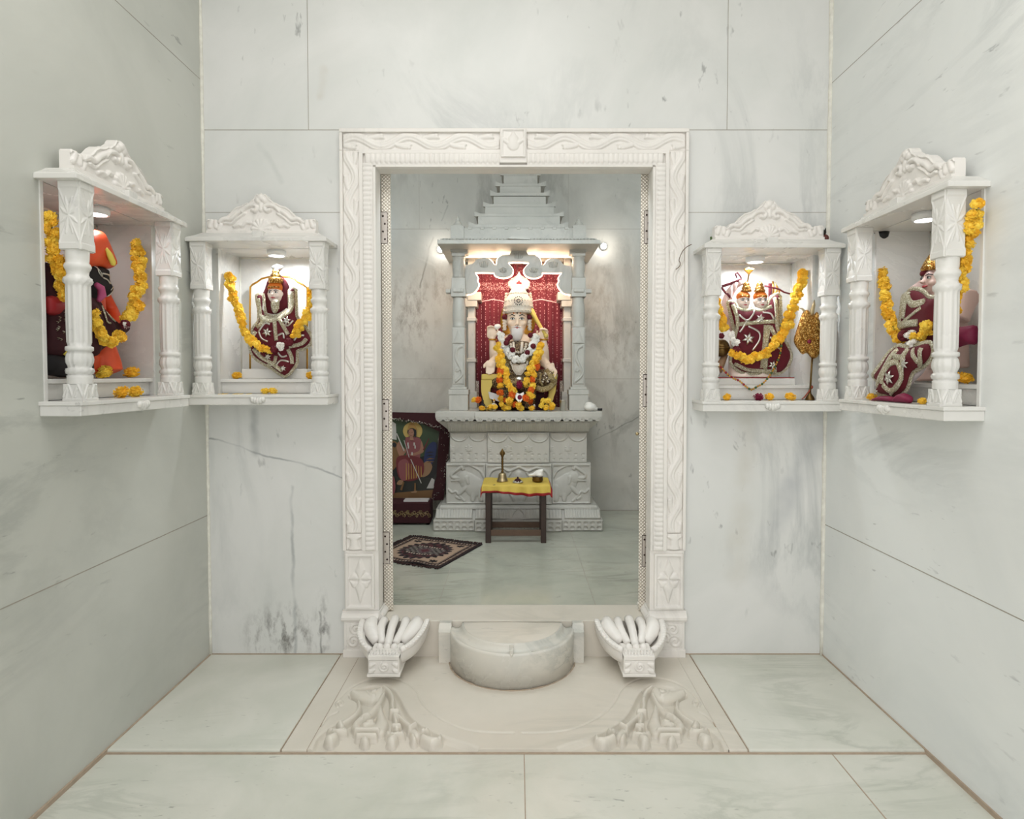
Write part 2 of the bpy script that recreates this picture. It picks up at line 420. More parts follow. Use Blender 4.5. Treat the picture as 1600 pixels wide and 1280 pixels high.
# marigold petals
def petalmat(name, a, b):
    t = NT(name); oi = t.n('ShaderNodeObjectInfo')
    nz = t.noise(t.coord(), 70, 2)
    f = t.math('ADD', t.math('MULTIPLY', oi.outputs['Random'], .6), t.math('MULTIPLY', nz, .5))
    t.l(t.mix(f, s2l(a), s2l(b)), t.b.inputs['Base Color']); t.b.inputs['Roughness'].default_value = .6
    t.b.inputs['Subsurface Weight'].default_value = .0
    return t.m
M['marigold'] = petalmat('marigold_yellow', (248, 188, 34), (255, 226, 88))
M['marigold_orange'] = petalmat('marigold_orange', (222, 88, 14), (240, 122, 34))
M['rose'] = petalmat('magenta_petal', (112, 10, 48), (150, 20, 66))
# sequinned braid
def sequin(name, col, spark, scale=420, metal=.75):
    t = NT(name); g = t.coord()
    v = t.n('ShaderNodeTexVoronoi'); t.l(g, v.inputs['Vector']); v.inputs['Scale'].default_value = scale
    t.l(t.mix(t.ramp(v.outputs['Color'], [(.55, BW(0)), (.8, BW(1))]), s2l(col), s2l(spark)), t.b.inputs['Base Color'])
    t.b.inputs['Metallic'].default_value = metal; t.b.inputs['Roughness'].default_value = .36
    t.bump(v.outputs['Distance'], .7, .004); return t.m
M['braid'] = sequin('silver_sequin_braid', (178, 170, 140), (246, 244, 230))
M['goldcloth'] = sequin('gold_foil_cloth', (150, 100, 40), (250, 214, 130), 260, .9)
M['jewel'] = sequin('pearl_jewel', (240, 226, 206), (255, 250, 240), 380, .15)
M['goldlace'] = sequin('gold_lace', (150, 124, 76), (240, 226, 180), 420, .6)
M['robe_lace'] = sequin('dark_gold_embroidery', (58, 34, 26), (196, 172, 124), 240, .35)
M['tinsel'] = sequin('silver_tinsel', (150, 140, 130), (250, 246, 240), 300, .7)
# velvet backdrop with sequin strings
def curtain_mat():
    t = NT('sequin_curtain'); g = t.n('ShaderNodeNewGeometry'); sx = t.n('ShaderNodeSeparateXYZ'); t.l(g.outputs['Position'], sx.inputs[0])
    x, z = sx.outputs[0], sx.outputs[2]
    fr = t.math('FRACT', t.math('DIVIDE', x, .0335)); line = t.math('LESS_THAN', t.math('ABSOLUTE', t.math('SUBTRACT', fr, .5)), .045)
    cm = t.n('ShaderNodeCombineXYZ'); t.l(t.math('FLOOR', t.math('DIVIDE', x, .0335)), cm.inputs[0]); t.l(t.math('MULTIPLY', z, 60), cm.inputs[2])
    dash = t.math('GREATER_THAN', t.noise(cm.outputs[0], 1.0, 1), .52)
    low = t.math('LESS_THAN', z, 1.835)
    m1 = t.math('MULTIPLY', t.math('MULTIPLY', line, dash), low)
    v = t.n('ShaderNodeTexVoronoi'); t.l(g.outputs['Position'], v.inputs['Vector']); v.inputs['Scale'].default_value = 80
    sp = t.math('MULTIPLY', t.math('LESS_THAN', v.outputs['Distance'], .20), t.math('GREATER_THAN', z, 1.84))
    band = t.math('MULTIPLY', t.math('GREATER_THAN', z, 1.925), t.math('LESS_THAN', z, 1.985))
    v2 = t.n('ShaderNodeTexVoronoi'); t.l(g.outputs['Position'], v2.inputs['Vector']); v2.inputs['Scale'].default_value = 130
    b2 = t.math('MULTIPLY', band, t.math('LESS_THAN', v2.outputs['Distance'], .36))
    # scalloped hem of beads
    tri = t.math('ABSOLUTE', t.math('SUBTRACT', t.math('FRACT', t.math('DIVIDE', t.math('ADD', x, .19), .38)), .5))
    hem = t.math('LESS_THAN', t.math('ABSOLUTE', t.math('SUBTRACT', z, t.math('ADD', t.math('MULTIPLY', tri, .075), 1.815))), .0035)
    mm = t.math('MAXIMUM', t.math('MAXIMUM', m1, sp), t.math('MAXIMUM', b2, hem))
    t.l(t.mix(mm, s2l((104, 4, 30)), s2l((236, 190, 188))), t.b.inputs['Base Color'])
    t.b.inputs['Roughness'].default_value = .75; t.b.inputs['Sheen Weight'].default_value = .3
    return t.m
M['curtain'] = curtain_mat()
# embossed diamond metal sheet of the door leaves
def emboss():
    t = NT('embossed_white_metal'); g = t.n('ShaderNodeNewGeometry'); sx = t.n('ShaderNodeSeparateXYZ'); t.l(g.outputs['Position'], sx.inputs[0])
    a = t.math('ADD', sx.outputs[0], sx.outputs[1]); 
    p = t.math('FRACT', t.math('MULTIPLY', t.math('ADD', a, sx.outputs[2]), 66)); q = t.math('FRACT', t.math('MULTIPLY', t.math('SUBTRACT', a, sx.outputs[2]), 66))
    h1 = t.math('ABSOLUTE', t.math('SUBTRACT', p, .5)); h2 = t.math('ABSOLUTE', t.math('SUBTRACT', q, .5))
    h = t.math('MAXIMUM', h1, h2)
    edge = t.ramp(h, [(.36, BW(0)), (.46, BW(1))])
    t.l(t.mix(edge, s2l((236, 230, 218)), s2l((160, 148, 132))), t.b.inputs['Base Color'])
    t.b.inputs['Metallic'].default_value = .45; t.b.inputs['Roughness'].default_value = .38
    t.bump(h, .8, .004); return t.m
M['emboss'] = emboss()
M['hinge'] = plain('hinge_steel', (200, 192, 184), .35, .8)
M['led_white'] = plain('led_lens', (255, 255, 255), .4, emit=(255, 255, 255), estr=9)
M['led_warm'] = plain('led_strip', (255, 240, 220), .4, emit=(255, 226, 196), estr=4)
M['led_cool'] = plain('cool_lamp_lens', (255, 255, 255), .4, emit=(236, 246, 255), estr=14)
# ------------------------------------------------------------ the setting
XL, XR = -1.361, 1.352          # hall side walls
HZ = 3.4; YF = -3.3             # hall height, open front
ZP = .012                       # raised platform before the doorway
ZI = .145                       # shrine floor
YI = 2.26                       # shrine back wall
WT = .13                        # thickness of the wall with the doorway
def holed_wall(name, mat, O, U, N, us, zs, holes, thick):
    """wall of one mesh: U along, N into the wall, us/zs extents, holes (u0,u1,z0,z1) cut through"""
    O = Vector(O); U = Vector(U); N = Vector(N)
    ub = sorted({us[0], us[1]} | {h[0] for h in holes} | {h[1] for h in holes})
    zb = sorted({zs[0], zs[1]} | {h[2] for h in holes} | {h[3] for h in holes})
    solid = lambda i, j: 0 <= i < len(ub)-1 and 0 <= j < len(zb)-1 and not any(h[0] <= (ub[i]+ub[i+1])/2 <= h[1] and h[2] <= (zb[j]+zb[j+1])/2 <= h[3] for h in holes)
    mb = MB(); pt = lambda u, z, d: O + U*u + Vector((0,0,z)) + N*d
    for i in range(len(ub)-1):
        for j in range(len(zb)-1):
            if not solid(i, j): continue
            a, b, c, d = ub[i], ub[i+1], zb[j], zb[j+1]
            mb.add([pt(a,c,0), pt(b,c,0), pt(b,d,0), pt(a,d,0)], [(0,1,2,3)])
            mb.add([pt(a,c,thick), pt(b,c,thick), pt(b,d,thick), pt(a,d,thick)], [(3,2,1,0)])
            for (ii, jj, p, q) in ((i-1,j,(a,c),(a,d)), (i+1,j,(b,d),(b,c)), (i,j-1,(b,c),(a,c)), (i,j+1,(a,d),(b,d))):
                if not solid(ii, jj):
                    mb.add([pt(p[0],p[1],0), pt(q[0],q[1],0), pt(q[0],q[1],thick), pt(p[0],p[1],thick)], [(3,2,1,0)])
    return mb.build(name, mat, kind='structure')

NI = {  # niche: centre along the wall, shelf height, half opening, roof half length, pillar spacing, reach into the hall, recess depth
 'LF': dict(o=(-1.070, 0), rot=0, z0=1.168, hw=.238, a=.290, sp=.490, p=.155, D=.20),
 'RF': dict(o=(1.055, 0), rot=0, z0=1.141, hw=.238, a=.290, sp=.490, p=.155, D=.20),
 'LS': dict(o=(XL, -.645), rot=PI/2, z0=1.174, hw=.268, a=.288, sp=.464, p=.122, D=.20),
 'RS': dict(o=(XR, -.620), rot=-PI/2, z0=1.158, hw=.268, a=.288, sp=.464, p=.122, D=.20)}
NH = .63
DX0, DX1, DZ0, DZ1 = -.606, .581, .174, 2.138     # clear doorway
holes = [(DX0-.06, DX1+.06, 0, DZ1+.06)]
for k in ('LF', 'RF'):
    n = NI[k]; holes.append((n['o'][0]-n['hw'], n['o'][0]+n['hw'], n['z0'], n['z0']+NH))
holed_wall('wall_back', M['wall'], (0,0,0), (1,0,0), (0,1,0), (XL-.2, XR+.2), (-.05, HZ), holes, WT)
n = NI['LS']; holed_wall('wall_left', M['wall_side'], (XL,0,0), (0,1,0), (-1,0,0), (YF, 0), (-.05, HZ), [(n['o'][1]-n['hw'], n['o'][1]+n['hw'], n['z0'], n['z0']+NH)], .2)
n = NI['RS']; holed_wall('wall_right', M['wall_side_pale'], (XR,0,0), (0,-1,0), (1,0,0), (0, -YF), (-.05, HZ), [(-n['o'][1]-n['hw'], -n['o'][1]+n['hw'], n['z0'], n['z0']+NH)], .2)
MB().box((XL-.2, YF, HZ), (XR+.2, WT, HZ+.1)).build('ceiling', M['plaster'], kind='structure')
YP = -.69
MB().box((XL-.2, -6, -.06), (XR+.2, YP+.001, 0)).build('floor', M['floor'], kind='structure')
mb = MB()
mb.box((XL-.01, YP, -.06), (-.782, .0, ZP)); mb.box((.765, YP, -.06), (XR+.01, .0, ZP))
mb.build('floor_platform', M['floor'], kind='structure', bevel=.006, seg=3)
mb = MB()
mb.box((-.780, YP, -.06), (-.693, .0, ZP)); mb.box((.700, YP, -.06), (.763, .0, ZP))
mb.build('trim_1', M['cream'], kind='structure', bevel=.004)
# joints, grout beads
mb = MB()
mb.box((XL, YP-.006, -.01), (XR, YP+.001, ZP*.35)); mb.box((XL-.001, YF, -.01), (XL+.007, 0, ZP+.002)); mb.box((XR-.006, YF, -.01), (XR+.001, 0, ZP+.003))
mb.box((XL, -.004, 0), (XR, .001, ZP+.003))
x = PZ(820, 1230, 0).x; mb.box((x-.0015, -3, -.01), (x+.0015, YP, .0006))
a = PZ(1318, 1200, 0); mb.box((a.x-.002, -3, -.01), (a.x+.002, YP, .0006))
for x in (-.781, -.694, .764, .699): mb.box((x-.0013, YP, 0), (x+.0013, -.02, ZP+.0006))
mb.build('trim_2', M['brown_grout'], kind='structure')
def bead(mb, pts, r, wob=.3):
    out = []
    for i in range(len(pts)-1):
        for k in range(40):
            t = k/40; out.append(Vector(pts[i]).lerp(Vector(pts[i+1]), t))
    mb.tube(out, [r*(1+random.uniform(-wob, wob)) for _ in out], 6)
mb = MB()
bead(mb, [(XL+.003, -.003, ZP), (XL+.003, -.003, HZ)], .008); bead(mb, [(XR-.003, -.003, ZP), (XR-.003, -.003, HZ)], .009)
mb.build('trim_3', M['grout'], kind='structure')
mb = MB()
e = .0007
z1 = P(400, 203, 0).z; z2 = P(1190, 332, 0).z
for (xa, xb) in ((XL, XR),): mb.box((xa, -e, z1-.0012), (xb, .01, z1+.0012))
for (xa, xb) in ((XL, DX0-.15), (DX1+.15, XR)): mb.box((xa, -e, z2-.0010), (xb, .01, z2+.0010))
for px in (481, 1137): x = P(px, 100, 0).x; mb.box((x-.0012, -e, z1), (x+.0012, .01, HZ))
zl = PX(180, 0, XL).z; zr = PX(1440, 0, XR).z
mb.box((XL-.01, YF, zl-.0012), (XL+e, 0, zl+.0012)); mb.box((XR-e, YF, zr-.0012), (XR+.01, 0, zr+.0012))
zl = PX(160, 880, XL).z; zr = PX(1440, 893, XR).z
mb.box((XL-.01, YF, zl-.0016), (XL+e, 0, zl+.0016)); mb.box((XR-e, YF, zr-.0016), (XR+.01, 0, zr+.0016))
mb.build('trim_4', M['joint'], kind='structure')

# shrine room behind the doorway
SX = 1.75; SZ = 3.25
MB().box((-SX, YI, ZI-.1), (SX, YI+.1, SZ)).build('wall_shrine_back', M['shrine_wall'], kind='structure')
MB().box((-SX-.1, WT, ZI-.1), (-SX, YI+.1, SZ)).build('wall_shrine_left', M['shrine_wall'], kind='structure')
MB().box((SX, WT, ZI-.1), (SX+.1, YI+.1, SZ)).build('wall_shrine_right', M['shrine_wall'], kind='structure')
MB().box((-SX-.1, WT, SZ), (SX+.1, YI+.1, SZ+.1)).build('ceiling_shrine', M['plaster'], kind='structure')
MB().box((-SX-.1, .1, ZI-.1), (SX+.1, YI+.1, ZI)).build('floor_shrine', M['shrine_floor'], kind='structure')
mb = MB()
for py in (358, 592):
    z = P(650, py, YI).z; mb.box((-SX, YI-.0008, z-.0015), (SX, YI+.01, z+.0015))
for px in (888, 655): x = P(px, 320, YI).x; mb.box((x-.001, YI-.0006, P(0, 358, YI).z), (x+.001, YI+.01, SZ))
for (px, py) in ((700, 900), (910, 885)):
    a = PZ(px, py, ZI); b = PZ(px + (15 if px < 800 else -14), py-50, ZI)
    mb.box((a.x-.0015, .16, ZI-.01), (a.x+.0015, YI, ZI+.0006))
y = PZ(900, 855, ZI).y; mb.box((-SX, y-.002, ZI-.01), (SX, y+.002, ZI+.0006))
mb.box((-SX, YI-.003, ZI), (SX, YI, ZI+.005))
mb.build('trim_5', M['joint'], kind='structure')
# skirt of dirt-stained grout on the shrine back wall seam is part of trim_5

# ------------------------------------------------------------ carved door frame
YFR = -.03; JT = .06
door = thing('door_frame', 'carved white marble frame around the central doorway with scrolling vine relief', 'door frame', (-.0125, 0, ZP))
def vine(L, W, per=.215, amp=.3, ph=0.0):
    """three-strand undulating stem with leaves, along u in [0,L], across v in [0,W]"""
    def h(U, V):
        k = 2*PI/per; c = W*.5 + amp*W*np.sin(k*U+ph); out = np.zeros(U.shape)
        sl = np.sqrt(1+(amp*W*k*np.cos(k*U+ph))**2)
        for off, r, hh in ((0, .010, .010), (-.013, .007, .007), (.013, .007, .007)):
            out = np.maximum(out, hh*dome(np.abs(V-c-off)/sl/r))
        nl = int(L/per*2)+3
        for i in range(-1, nl):
            u0 = (i+.25-ph/PI/2*2)*per/2; side = 1 if (i % 2) else -1
            vv = W*.5 - side*W*.28 if True else 0
            s = -side
            pts = [(u0-.045, W*.5+s*W*.02), (u0-.02, W*.5-s*W*.22), (u0+.018, W*.5-s*W*.30), (u0+.04, W*.5-s*W*.20)]
            out = np.maximum(out, .008*dome(dseg(U, V, pts, [.004, .009, .013, .004])))
            out = np.maximum(out, .009*dome(dseg(U, V, [(u0+.03, W*.5-s*W*.36)], .010)))
        edge = np.minimum(np.minimum(U, L-U), np.minimum(V, W-V))
        return out*np.clip(edge/.004, 0, 1)
    return h
def leafmould(L, W, per=.021):
    def h(U, V):
        t = (U/per) % 1.0 - .5
        s = V/W
        body = .016*np.sqrt(np.clip(1-(s*1.0-.35)**2/.55, 0, 1))
        lobe = np.sqrt(np.clip(1-(np.abs(t)/.5)**2.2, 0, 1))
        tip = np.clip((s-.18-.62*(1-(np.abs(t)/.5)**2)*.5)/.5, 0, 1)
        return body*(.62+.38*lobe) - .004*np.exp(-((s-.72-.18*(1-4*t*t))/.05)**2)
    return h
def flower4(W, H):
    def h(U, V):
        out = np.zeros(U.shape)
        cx, cy = W/2, H*.53
        out = np.maximum(out, .010*dome(dseg(U, V, [(cx, cy), (cx, cy+H*.16), (cx, cy+H*.36)], [.004, W*.17, .002])))
        out = np.maximum(out, .010*dome(dseg(U, V, [(cx, cy), (cx, cy-H*.16), (cx, cy-H*.42)], [.004, W*.17, .002])))
        for s in (-1, 1):
            out = np.maximum(out, .008*dome(dseg(U, V, [(cx, cy+.004), (cx+s*W*.22, cy+.012), (cx+s*W*.40, cy+.002)], [.003, W*.13, .002])))
            out = np.maximum(out, .006*dome(dseg(U, V, [(cx, cy-.01), (cx+s*W*.20, cy-H*.10), (cx+s*W*.36, cy-.006)], [.003, W*.11, .002])))
        fr = np.minimum(np.minimum(U, W-U), np.minimum(V, H-V))
        return np.where(fr < W*.09, .010, out)
    return h
def scrollpanel(W, H):
    def h(U, V):
        out = np.zeros(U.shape)
        for c in (spiral(W*.3, H*.25, W*.28, W*.05, 0, 1.6), spiral(W*.70, H*.45, W*.24, W*.05, 3, -1.6), spiral(W*.4, H*.75, W*.25, W*.05, 1, 1.4)):
            out = np.maximum(out, .006*dome(dseg(U, V, c, .006)))
        return out
    return h
zlt = 2.304
FX0, FX1 = -.761, .736
for side in (-1, 1):
    outer = FX0 if side < 0 else FX1
    inner = DX0 if side < 0 else DX1
    w = abs(inner-outer); d = -side     # d = direction from outer edge towards the opening
    X = lambda t: outer + d*t
    def bx(mb, t0, t1, y0, y1, z0, z1):
        a, b = sorted((X(t0), X(t1))); mb.box((a, y0, z0), (b, y1, z1))
    zb = .482; ztop = 2.21
    mb = MB()
    bx(mb, .0006, w, -.016, JT, zb, ztop-.068)                   # body of the jamb
    bx(mb, 0, .013, YFR, -.0155, zb, ztop); bx(mb, .083, .100, YFR, -.0155, zb, ztop); bx(mb, w-.012, w-.0004, YFR-.002, -.0155, zb, ztop-.07)
    jamb = mb.build('jamb', M['carved'], door, bevel=.0025)
    mb = MB(); L = ztop-zb-.07
    z0 = zb+.075
    fn = vine(ztop-z0, .070, ph=.5)
    mb.relief((X(.013), -.016, z0), (0,0,1), (d,0,0), (0,-1,0), ztop-z0, .070, 520, 30, fn, base=-.001)
    mb.build('vine_carving', M['carved'], jamb)
    mb = MB()                                                # vase at the foot of the vine
    a = X(.048)
    mb.relief((X(.013), -.016, zb+.004), (0,0,1), (d,0,0), (0,-1,0), .07, .070, 40, 40,
              lambda U, V: np.maximum(.012*dome(dseg(U, V, [(.004, .035), (.018, .035), (.042, .035), (.052, .035)], [.026, .020, .018, .032])), .010*dome(dseg(U, V, [(.056, .008), (.052, .02), (.052, .05), (.056, .062)], .006))), base=-.001)
    mb.build('vase_carving', M['carved'], jamb)
    mb = MB(); L = ztop-.055-zb
    mb.relief((X(.100), -.018, zb), (0,0,1), (d,0,0), (0,-1,0), L, w-.112, int(L/.0035), 14, leafmould(L, w-.112), base=-.001)
    mb.build('leaf_moulding', M['carved'], jamb)
    mb = MB(); bx(mb, .004, w, -.022, JT, .215, zb)          # base block with the four-petal panel
    bb = mb.build('base_block', M['carved'], door, bevel=.003)
    mb = MB(); ww = w-.030; hh = zb-.215-.024
    mb.relief((X(.012), -.024, .227), (d,0,0), (0,0,1), (0,-1,0), ww, hh, 60, 90, flower4(ww, hh), base=-.003)
    mb.build('flower_panel', M['carved'], bb)
    mb = MB()                                                # base moulding returning along the reveal
    prof = [(0, .172), (-.017, .172), (-.021, .180), (-.021, .190), (-.015, .198), (-.006, .205), (-.004, .215), (0, .215)]
    a, b = sorted((X(-.006), X(w))); 
    mb.prism([(YFR+p[0]+.012, p[1]) for p in prof] + [(.14, .215), (.14, .172)], a, b, axis='x')
    aa = X(w)
    mb.prism([(aa+d*(-p[0]), p[1]) for p in prof], -.03, .14, axis='y')
    mb.build('base_moulding', M['carved'], door, bevel=.001)
    mb = MB(); bx(mb, .002, w-.012, -.030, 0, ZP, .172); bx(mb, -.002, w-.01, -.036, 0, ZP, .046)
    pl = mb.build('plinth', M['carved'], door, bevel=.002)
    mb = MB(); mb.relief((X(.012), -.030, .056), (d,0,0), (0,0,1), (0,-1,0), .110, .106, 50, 50, scrollpanel(.11, .106), base=-.002)
    mb.build('scroll_panel', M['carved'], pl)
# lintel
mb = MB()
mb.box((FX0+.0004, -.0164, DZ1), (FX1-.0004, JT-.001, zlt-.0004)); mb.box((FX0, YFR-.0006, zlt-.016), (FX1, -.0158, zlt)); mb.box((FX0+.083, YFR-.0006, 2.197), (FX1-.083, -.0158, 2.214))
mb.box((FX0, YFR-.0006, 2.2105), (FX0+.013, -.0158, zlt-.0165)); mb.box((FX1-.013, YFR-.0006, 2.2105), (FX1, -.0158, zlt-.0165)); mb.box((DX0+.0005, YFR-.0024, DZ1+.0004), (DX1-.0005, -.0158, DZ1+.010))
lin = mb.build('lintel', M['carved'], door, bevel=.0025)
cxl = P(781, 230, YFR).x; cxr = P(823, 230, YFR).x
for (xa, xb, d) in ((FX0+.013, cxl, 1), (FX1-.013, cxr, -1)):
    L = abs(xb-xa); mb = MB()
    mb.relief((xa, -.016, 2.214), (d,0,0), (0,0,1), (0,-1,0), L, zlt-.016-2.214, 260, 30, vine(L, zlt-.016-2.214, per=.235, ph=0.3), base=-.001)
    mb.build('vine_carving', M['carved'], lin)
    xs = DX0 if d > 0 else DX1
    L = abs(xb-xs)+.045; mb = MB()
    mb.relief((xs-d*.045, -.018, 2.197), (d,0,0), (0,0,-1), (0,-1,0), L, .050, int(L/.0035), 14, leafmould(L, .05, .021), base=-.001)
    mb.build('leaf_moulding', M['carved'], lin)
mb = MB(); zk0 = P(800, 255, YFR).z
mb.box((cxl, -.038, zk0), (cxr, JT-.002, zlt-.004))
key = mb.build('keystone', M['carved'], door, bevel=.003)
mb = MB(); W_ = cxr-cxl-.012; H_ = zlt-zk0-.03
def potrel(U, V):
    c = W_/2
    o = .008*dome(dseg(U, V, [(c, H_*.45), (c, H_*.62), (c, H_*.9)], [.026, .022, .003]))
    o = np.maximum(o, .006*dome(dseg(U, V, [(.012, H_*.62), (.028, H_*.52)], .009))); o = np.maximum(o, .006*dome(dseg(U, V, [(W_-.012, H_*.62), (W_-.028, H_*.52)], .009)))
    fr = np.minimum(np.minimum(U, W_-U), np.minimum(V, H_-V))
    return np.where(fr < .007, .007, o)
mb.relief((cxl+.006, -.038, zk0+.022), (1,0,0), (0,0,1), (0,-1,0), W_, H_, 50, 60, potrel, base=-.002)
mb.build('pot_carving', M['carved'], key)

# sill and half-round step
mb = MB(); mb.box((DX0-.02, YFR+.002, ZP-.02), (DX1+.02, .156, DZ0))
mb.build('trim_6', M['cream'], kind='structure', bevel=.003)
sc = P(799, 1000, -.06); SXC = -.022
step = thing('half_round_step', 'half round white marble step with a raised rim against the door sill', 'step', (SXC, -.05, ZP))
def halfring(prof, n=48, yc=-.045):
    """prof (r,z); half turn towards the hall"""
    mb = MB(); vs = []; fs = []; m = len(prof)
    for k in range(n+1):
        a = PI + PI*k/n
        for (r, z) in prof: vs.append((SXC+r*math.cos(a), yc+r*math.sin(a), z))
    for k in range(n):
        for j in range(m-1): fs.append((k*m+j, (k+1)*m+j, (k+1)*m+j+1, k*m+j+1))
    fs.append(tuple(range(m))); fs.append(tuple(n*m+j for j in reversed(range(m))))
    mb.add(vs, fs, 0, True); return mb
halfring([(0, ZP), (.268, ZP), (.268, .146), (.266, .153), (.262, .1555), (.255, .154), (.246, .150), (.234, .150), (.224, .157), (.219, .166), (.216, .1735), (.213, .1752), (.209, .1725), (0, .1725)]).build('step_body', M['step'], step)
halfring([(0, .1720), (.2095, .1720), (.2095, .1738), (.208, .1744), (0, .1744)]).build('tread', M['cream'], step)
mb = MB(); mb.box((SXC-.008, -.312, .150), (SXC+.008, -.255, .1715)); mb.box((SXC-.004, -.317, .146), (SXC+.004, -.30, .158))
mb.build('rim_tab', M['step'], step, bevel=.003)
mb = MB(); pts = [(SXC+.272*math.cos(PI+PI*k/60), -.045+.272*math.sin(PI+PI*k/60), ZP+.001) for k in range(61)]
mb.tube(pts, [.0036*(1+random.uniform(-.4,.4)) for _ in pts], 6); mb.build('grout_line', M['brown_grout'], step)
for s, (xa, xb) in ((-1, (P(686,1000,-.07).x, P(703,1000,-.07).x+.005)), (1, (P(895,1000,-.07).x, P(912,1000,-.07).x))):
    mb = MB(); mb.box((xa, -.085, ZP), (xb, -.025, .146)); mb.prism([(-.085, .146), (-.068, .152), (-.060, .165), (-.054, .1735), (-.025, .1735), (-.025, .146)], xa, xb, axis='x')
    mb.build('side_post', M['step'], step, bevel=.0015)

# ------------------------------------------------------------ carved inlay on the platform (relief mapped once on the left, mirrored right)
def cr(*pts): return [(p[0], p[1]) for p in pts]
A_ = smooth_path(cr((250,365),(330,270),(420,205),(520,170),(620,158),(720,170),(800,210),(855,265),(890,340),(940,410),(1020,480),(1100,530),(1200,575),(1300,600),(1450,612),(1600,615)), 5)
C_ = smooth_path(cr((350,300),(380,262),(420,238),(470,222),(560,213),(640,225),(700,265),(740,330),(770,400),(820,480),(900,550),(1000,610),(1120,665),(1250,708),(1330,740)), 5)
D_ = smooth_path(cr((420,400),(390,445),(330,490),(250,540),(170,600),(110,660),(75,748)), 5)
RP = C_ + [(1330,760),(75,760)] + D_[::-1] + [(430,385),(395,350),(352,330)]
orn = []   # (points, radii, height)
def O(pts, rs, h=1.0, sm=True): orn.append((smooth_path(pts, 4) if sm and len(pts) > 2 else pts, rs, h))
def Or(pts, rs, h=1.0):
    n = 4; P_ = smooth_path(pts, n) if len(pts) > 2 else pts
    if len(pts) > 2: rr = [rs[min(i//n, len(rs)-1)] + (rs[min(i//n+1, len(rs)-1)]-rs[min(i//n, len(rs)-1)])*((i % n)/n) for i in range(len(P_))]
    else: rr = rs
    orn.append((P_, rr, h))
Or(cr((385,285),(450,305),(520,308),(570,290),(590,265)), [30,58,66,54,30], 1.1)
Or(cr((610,300),(575,380),(510,450),(440,505),(405,560),(420,590)), [20,26,34,34,40,30], 1.0)
Or(cr((470,560),(520,540)), [38,34], 1.1)
Or(cr((592,400),(592,470),(600,530),(575,585)), [8,34,52,56], .95)
Or(cr((400,606),(570,606)), [20,22], 1.25); Or(cr((412,650),(548,650)), [20,22], 1.2); Or(cr((468,688),(472,694)), [40,34], 1.3)
Or(cr((618,245),(662,285),(682,350),(680,410),(695,455),(740,500),(800,560),(830,580)), [14,22,24,22,22,22,24,26], 1.1)
Or(cr((668,458),(722,458)), [18,18], 1.4); Or(cr((808,598),(855,566)), [18,18], 1.4)
Or(cr((845,620),(860,640)), [40,40], 1.1); Or(cr((905,622),(940,606)), [18,26], 1.3); Or(cr((835,665),(842,686)), [26,26], 1.3)
Or(cr((915,672),(975,700),(1030,690),(1042,664)), [34,40,26,14], 1.4)
Or(cr((695,470),(706,540),(710,590)), [22,22,26], 1.1); Or(cr((682,578),(736,578)), [15,15], 1.35)
Or(cr((645,632),(690,650),(752,632)), [24,22,24], 1.25); Or(cr((672,690),(695,672)), [44,30], 1.4)
Or(cr((425,370),(428,430),(380,490),(310,540)), [16,20,20,22], 1.1); Or(cr((285,548),(290,575)), [34,36], 1.2)
Or(cr((205,604),(260,620),(318,606)), [26,26,28], 1.25); Or(cr((205,682),(240,660)), [48,34], 1.4)
curls = [spiral(530,275,50,8,1.2,1.3), spiral(285,372,34,6,2.2,1.2), spiral(500,520,50,8,3.4,1.2), spiral(935,606,26,5,3,1.3,14), spiral(1034,672,24,5,1.5,1.3,14), spiral(205,604,20,4,0,1.1,12), spiral(318,606,20,4,3,1.1,12), spiral(645,634,18,4,0,1.1,12), spiral(752,634,18,4,3,1.1,12),
         smooth_path(cr((265,440),(210,470),(165,520),(135,560)), 4)]
x0i, x1i = -.693, .700; y0i, y1i = YP, -.012
nu, nv = 600, 290
def inlay_h(U, V):
    Xw = -np.abs(x0i + U - .0035); Yw = y0i + V
    d = Yw - CAM.y; dz = ZP - CAM.z
    ct, st = math.cos(TH), math.sin(TH)
    depth = d*ct - dz*st; up = d*st + dz*ct
    px = CX + FPX*Xw/depth - 1.5; py = CY - FPX*up/depth
    dzE = ZP-CAM.z; dE = YP-CAM.y; pe = CY - FPX*(dE*st+dzE*ct)/(dE*ct-dzE*st)
    u = (px-470)*4.848; v = (py-1030)*752/(pe-1030)
    h = np.zeros(U.shape)
    rec = inpoly(u, v, RP)
    dC = np.minimum(dseg(u, v, C_), np.minimum(dseg(u, v, D_), 1e9))
    h = np.where(rec, -.017*np.clip(dC/22, 0, 1)**.5, h)
    h = np.where(~rec, -.003*np.clip(1-dC/14, 0, 1), h)
    og = np.full(U.shape, -1.0)
    for pts, rs, hh in orn:
        dd = dseg(u, v*1.3, [(a, b*1.3) for a, b in pts], rs)
        og = np.maximum(og, np.where(dd < 1, -.0165 + .026*hh*dome(dd), -1))
    h = np.where((og > -1) & (rec | (og > h)), np.maximum(h, og), h)
    dA = dseg(u, v, A_); h = h - .004*np.exp(-(dA/6)**2)
    for i, c in enumerate(curls): h = h + .0048*dome(dseg(u, v, c)/9) if i in (0, 1, 2) else h - .0045*np.exp(-(dseg(u, v, c)/5)**2)
    edge = V
    return h
mb = MB(); mb.relief((x0i, y0i, ZP), (1,0,0), (0,1,0), (0,0,1), x1i-x0i, y1i-y0i, nu, nv, inlay_h, base=-.03)
o = mb.build('carved_inlay', M['cream'])
tag(o, 'cream marble floor inlay with carved flowers and scrolls in both front corners before the door', 'floor carving')

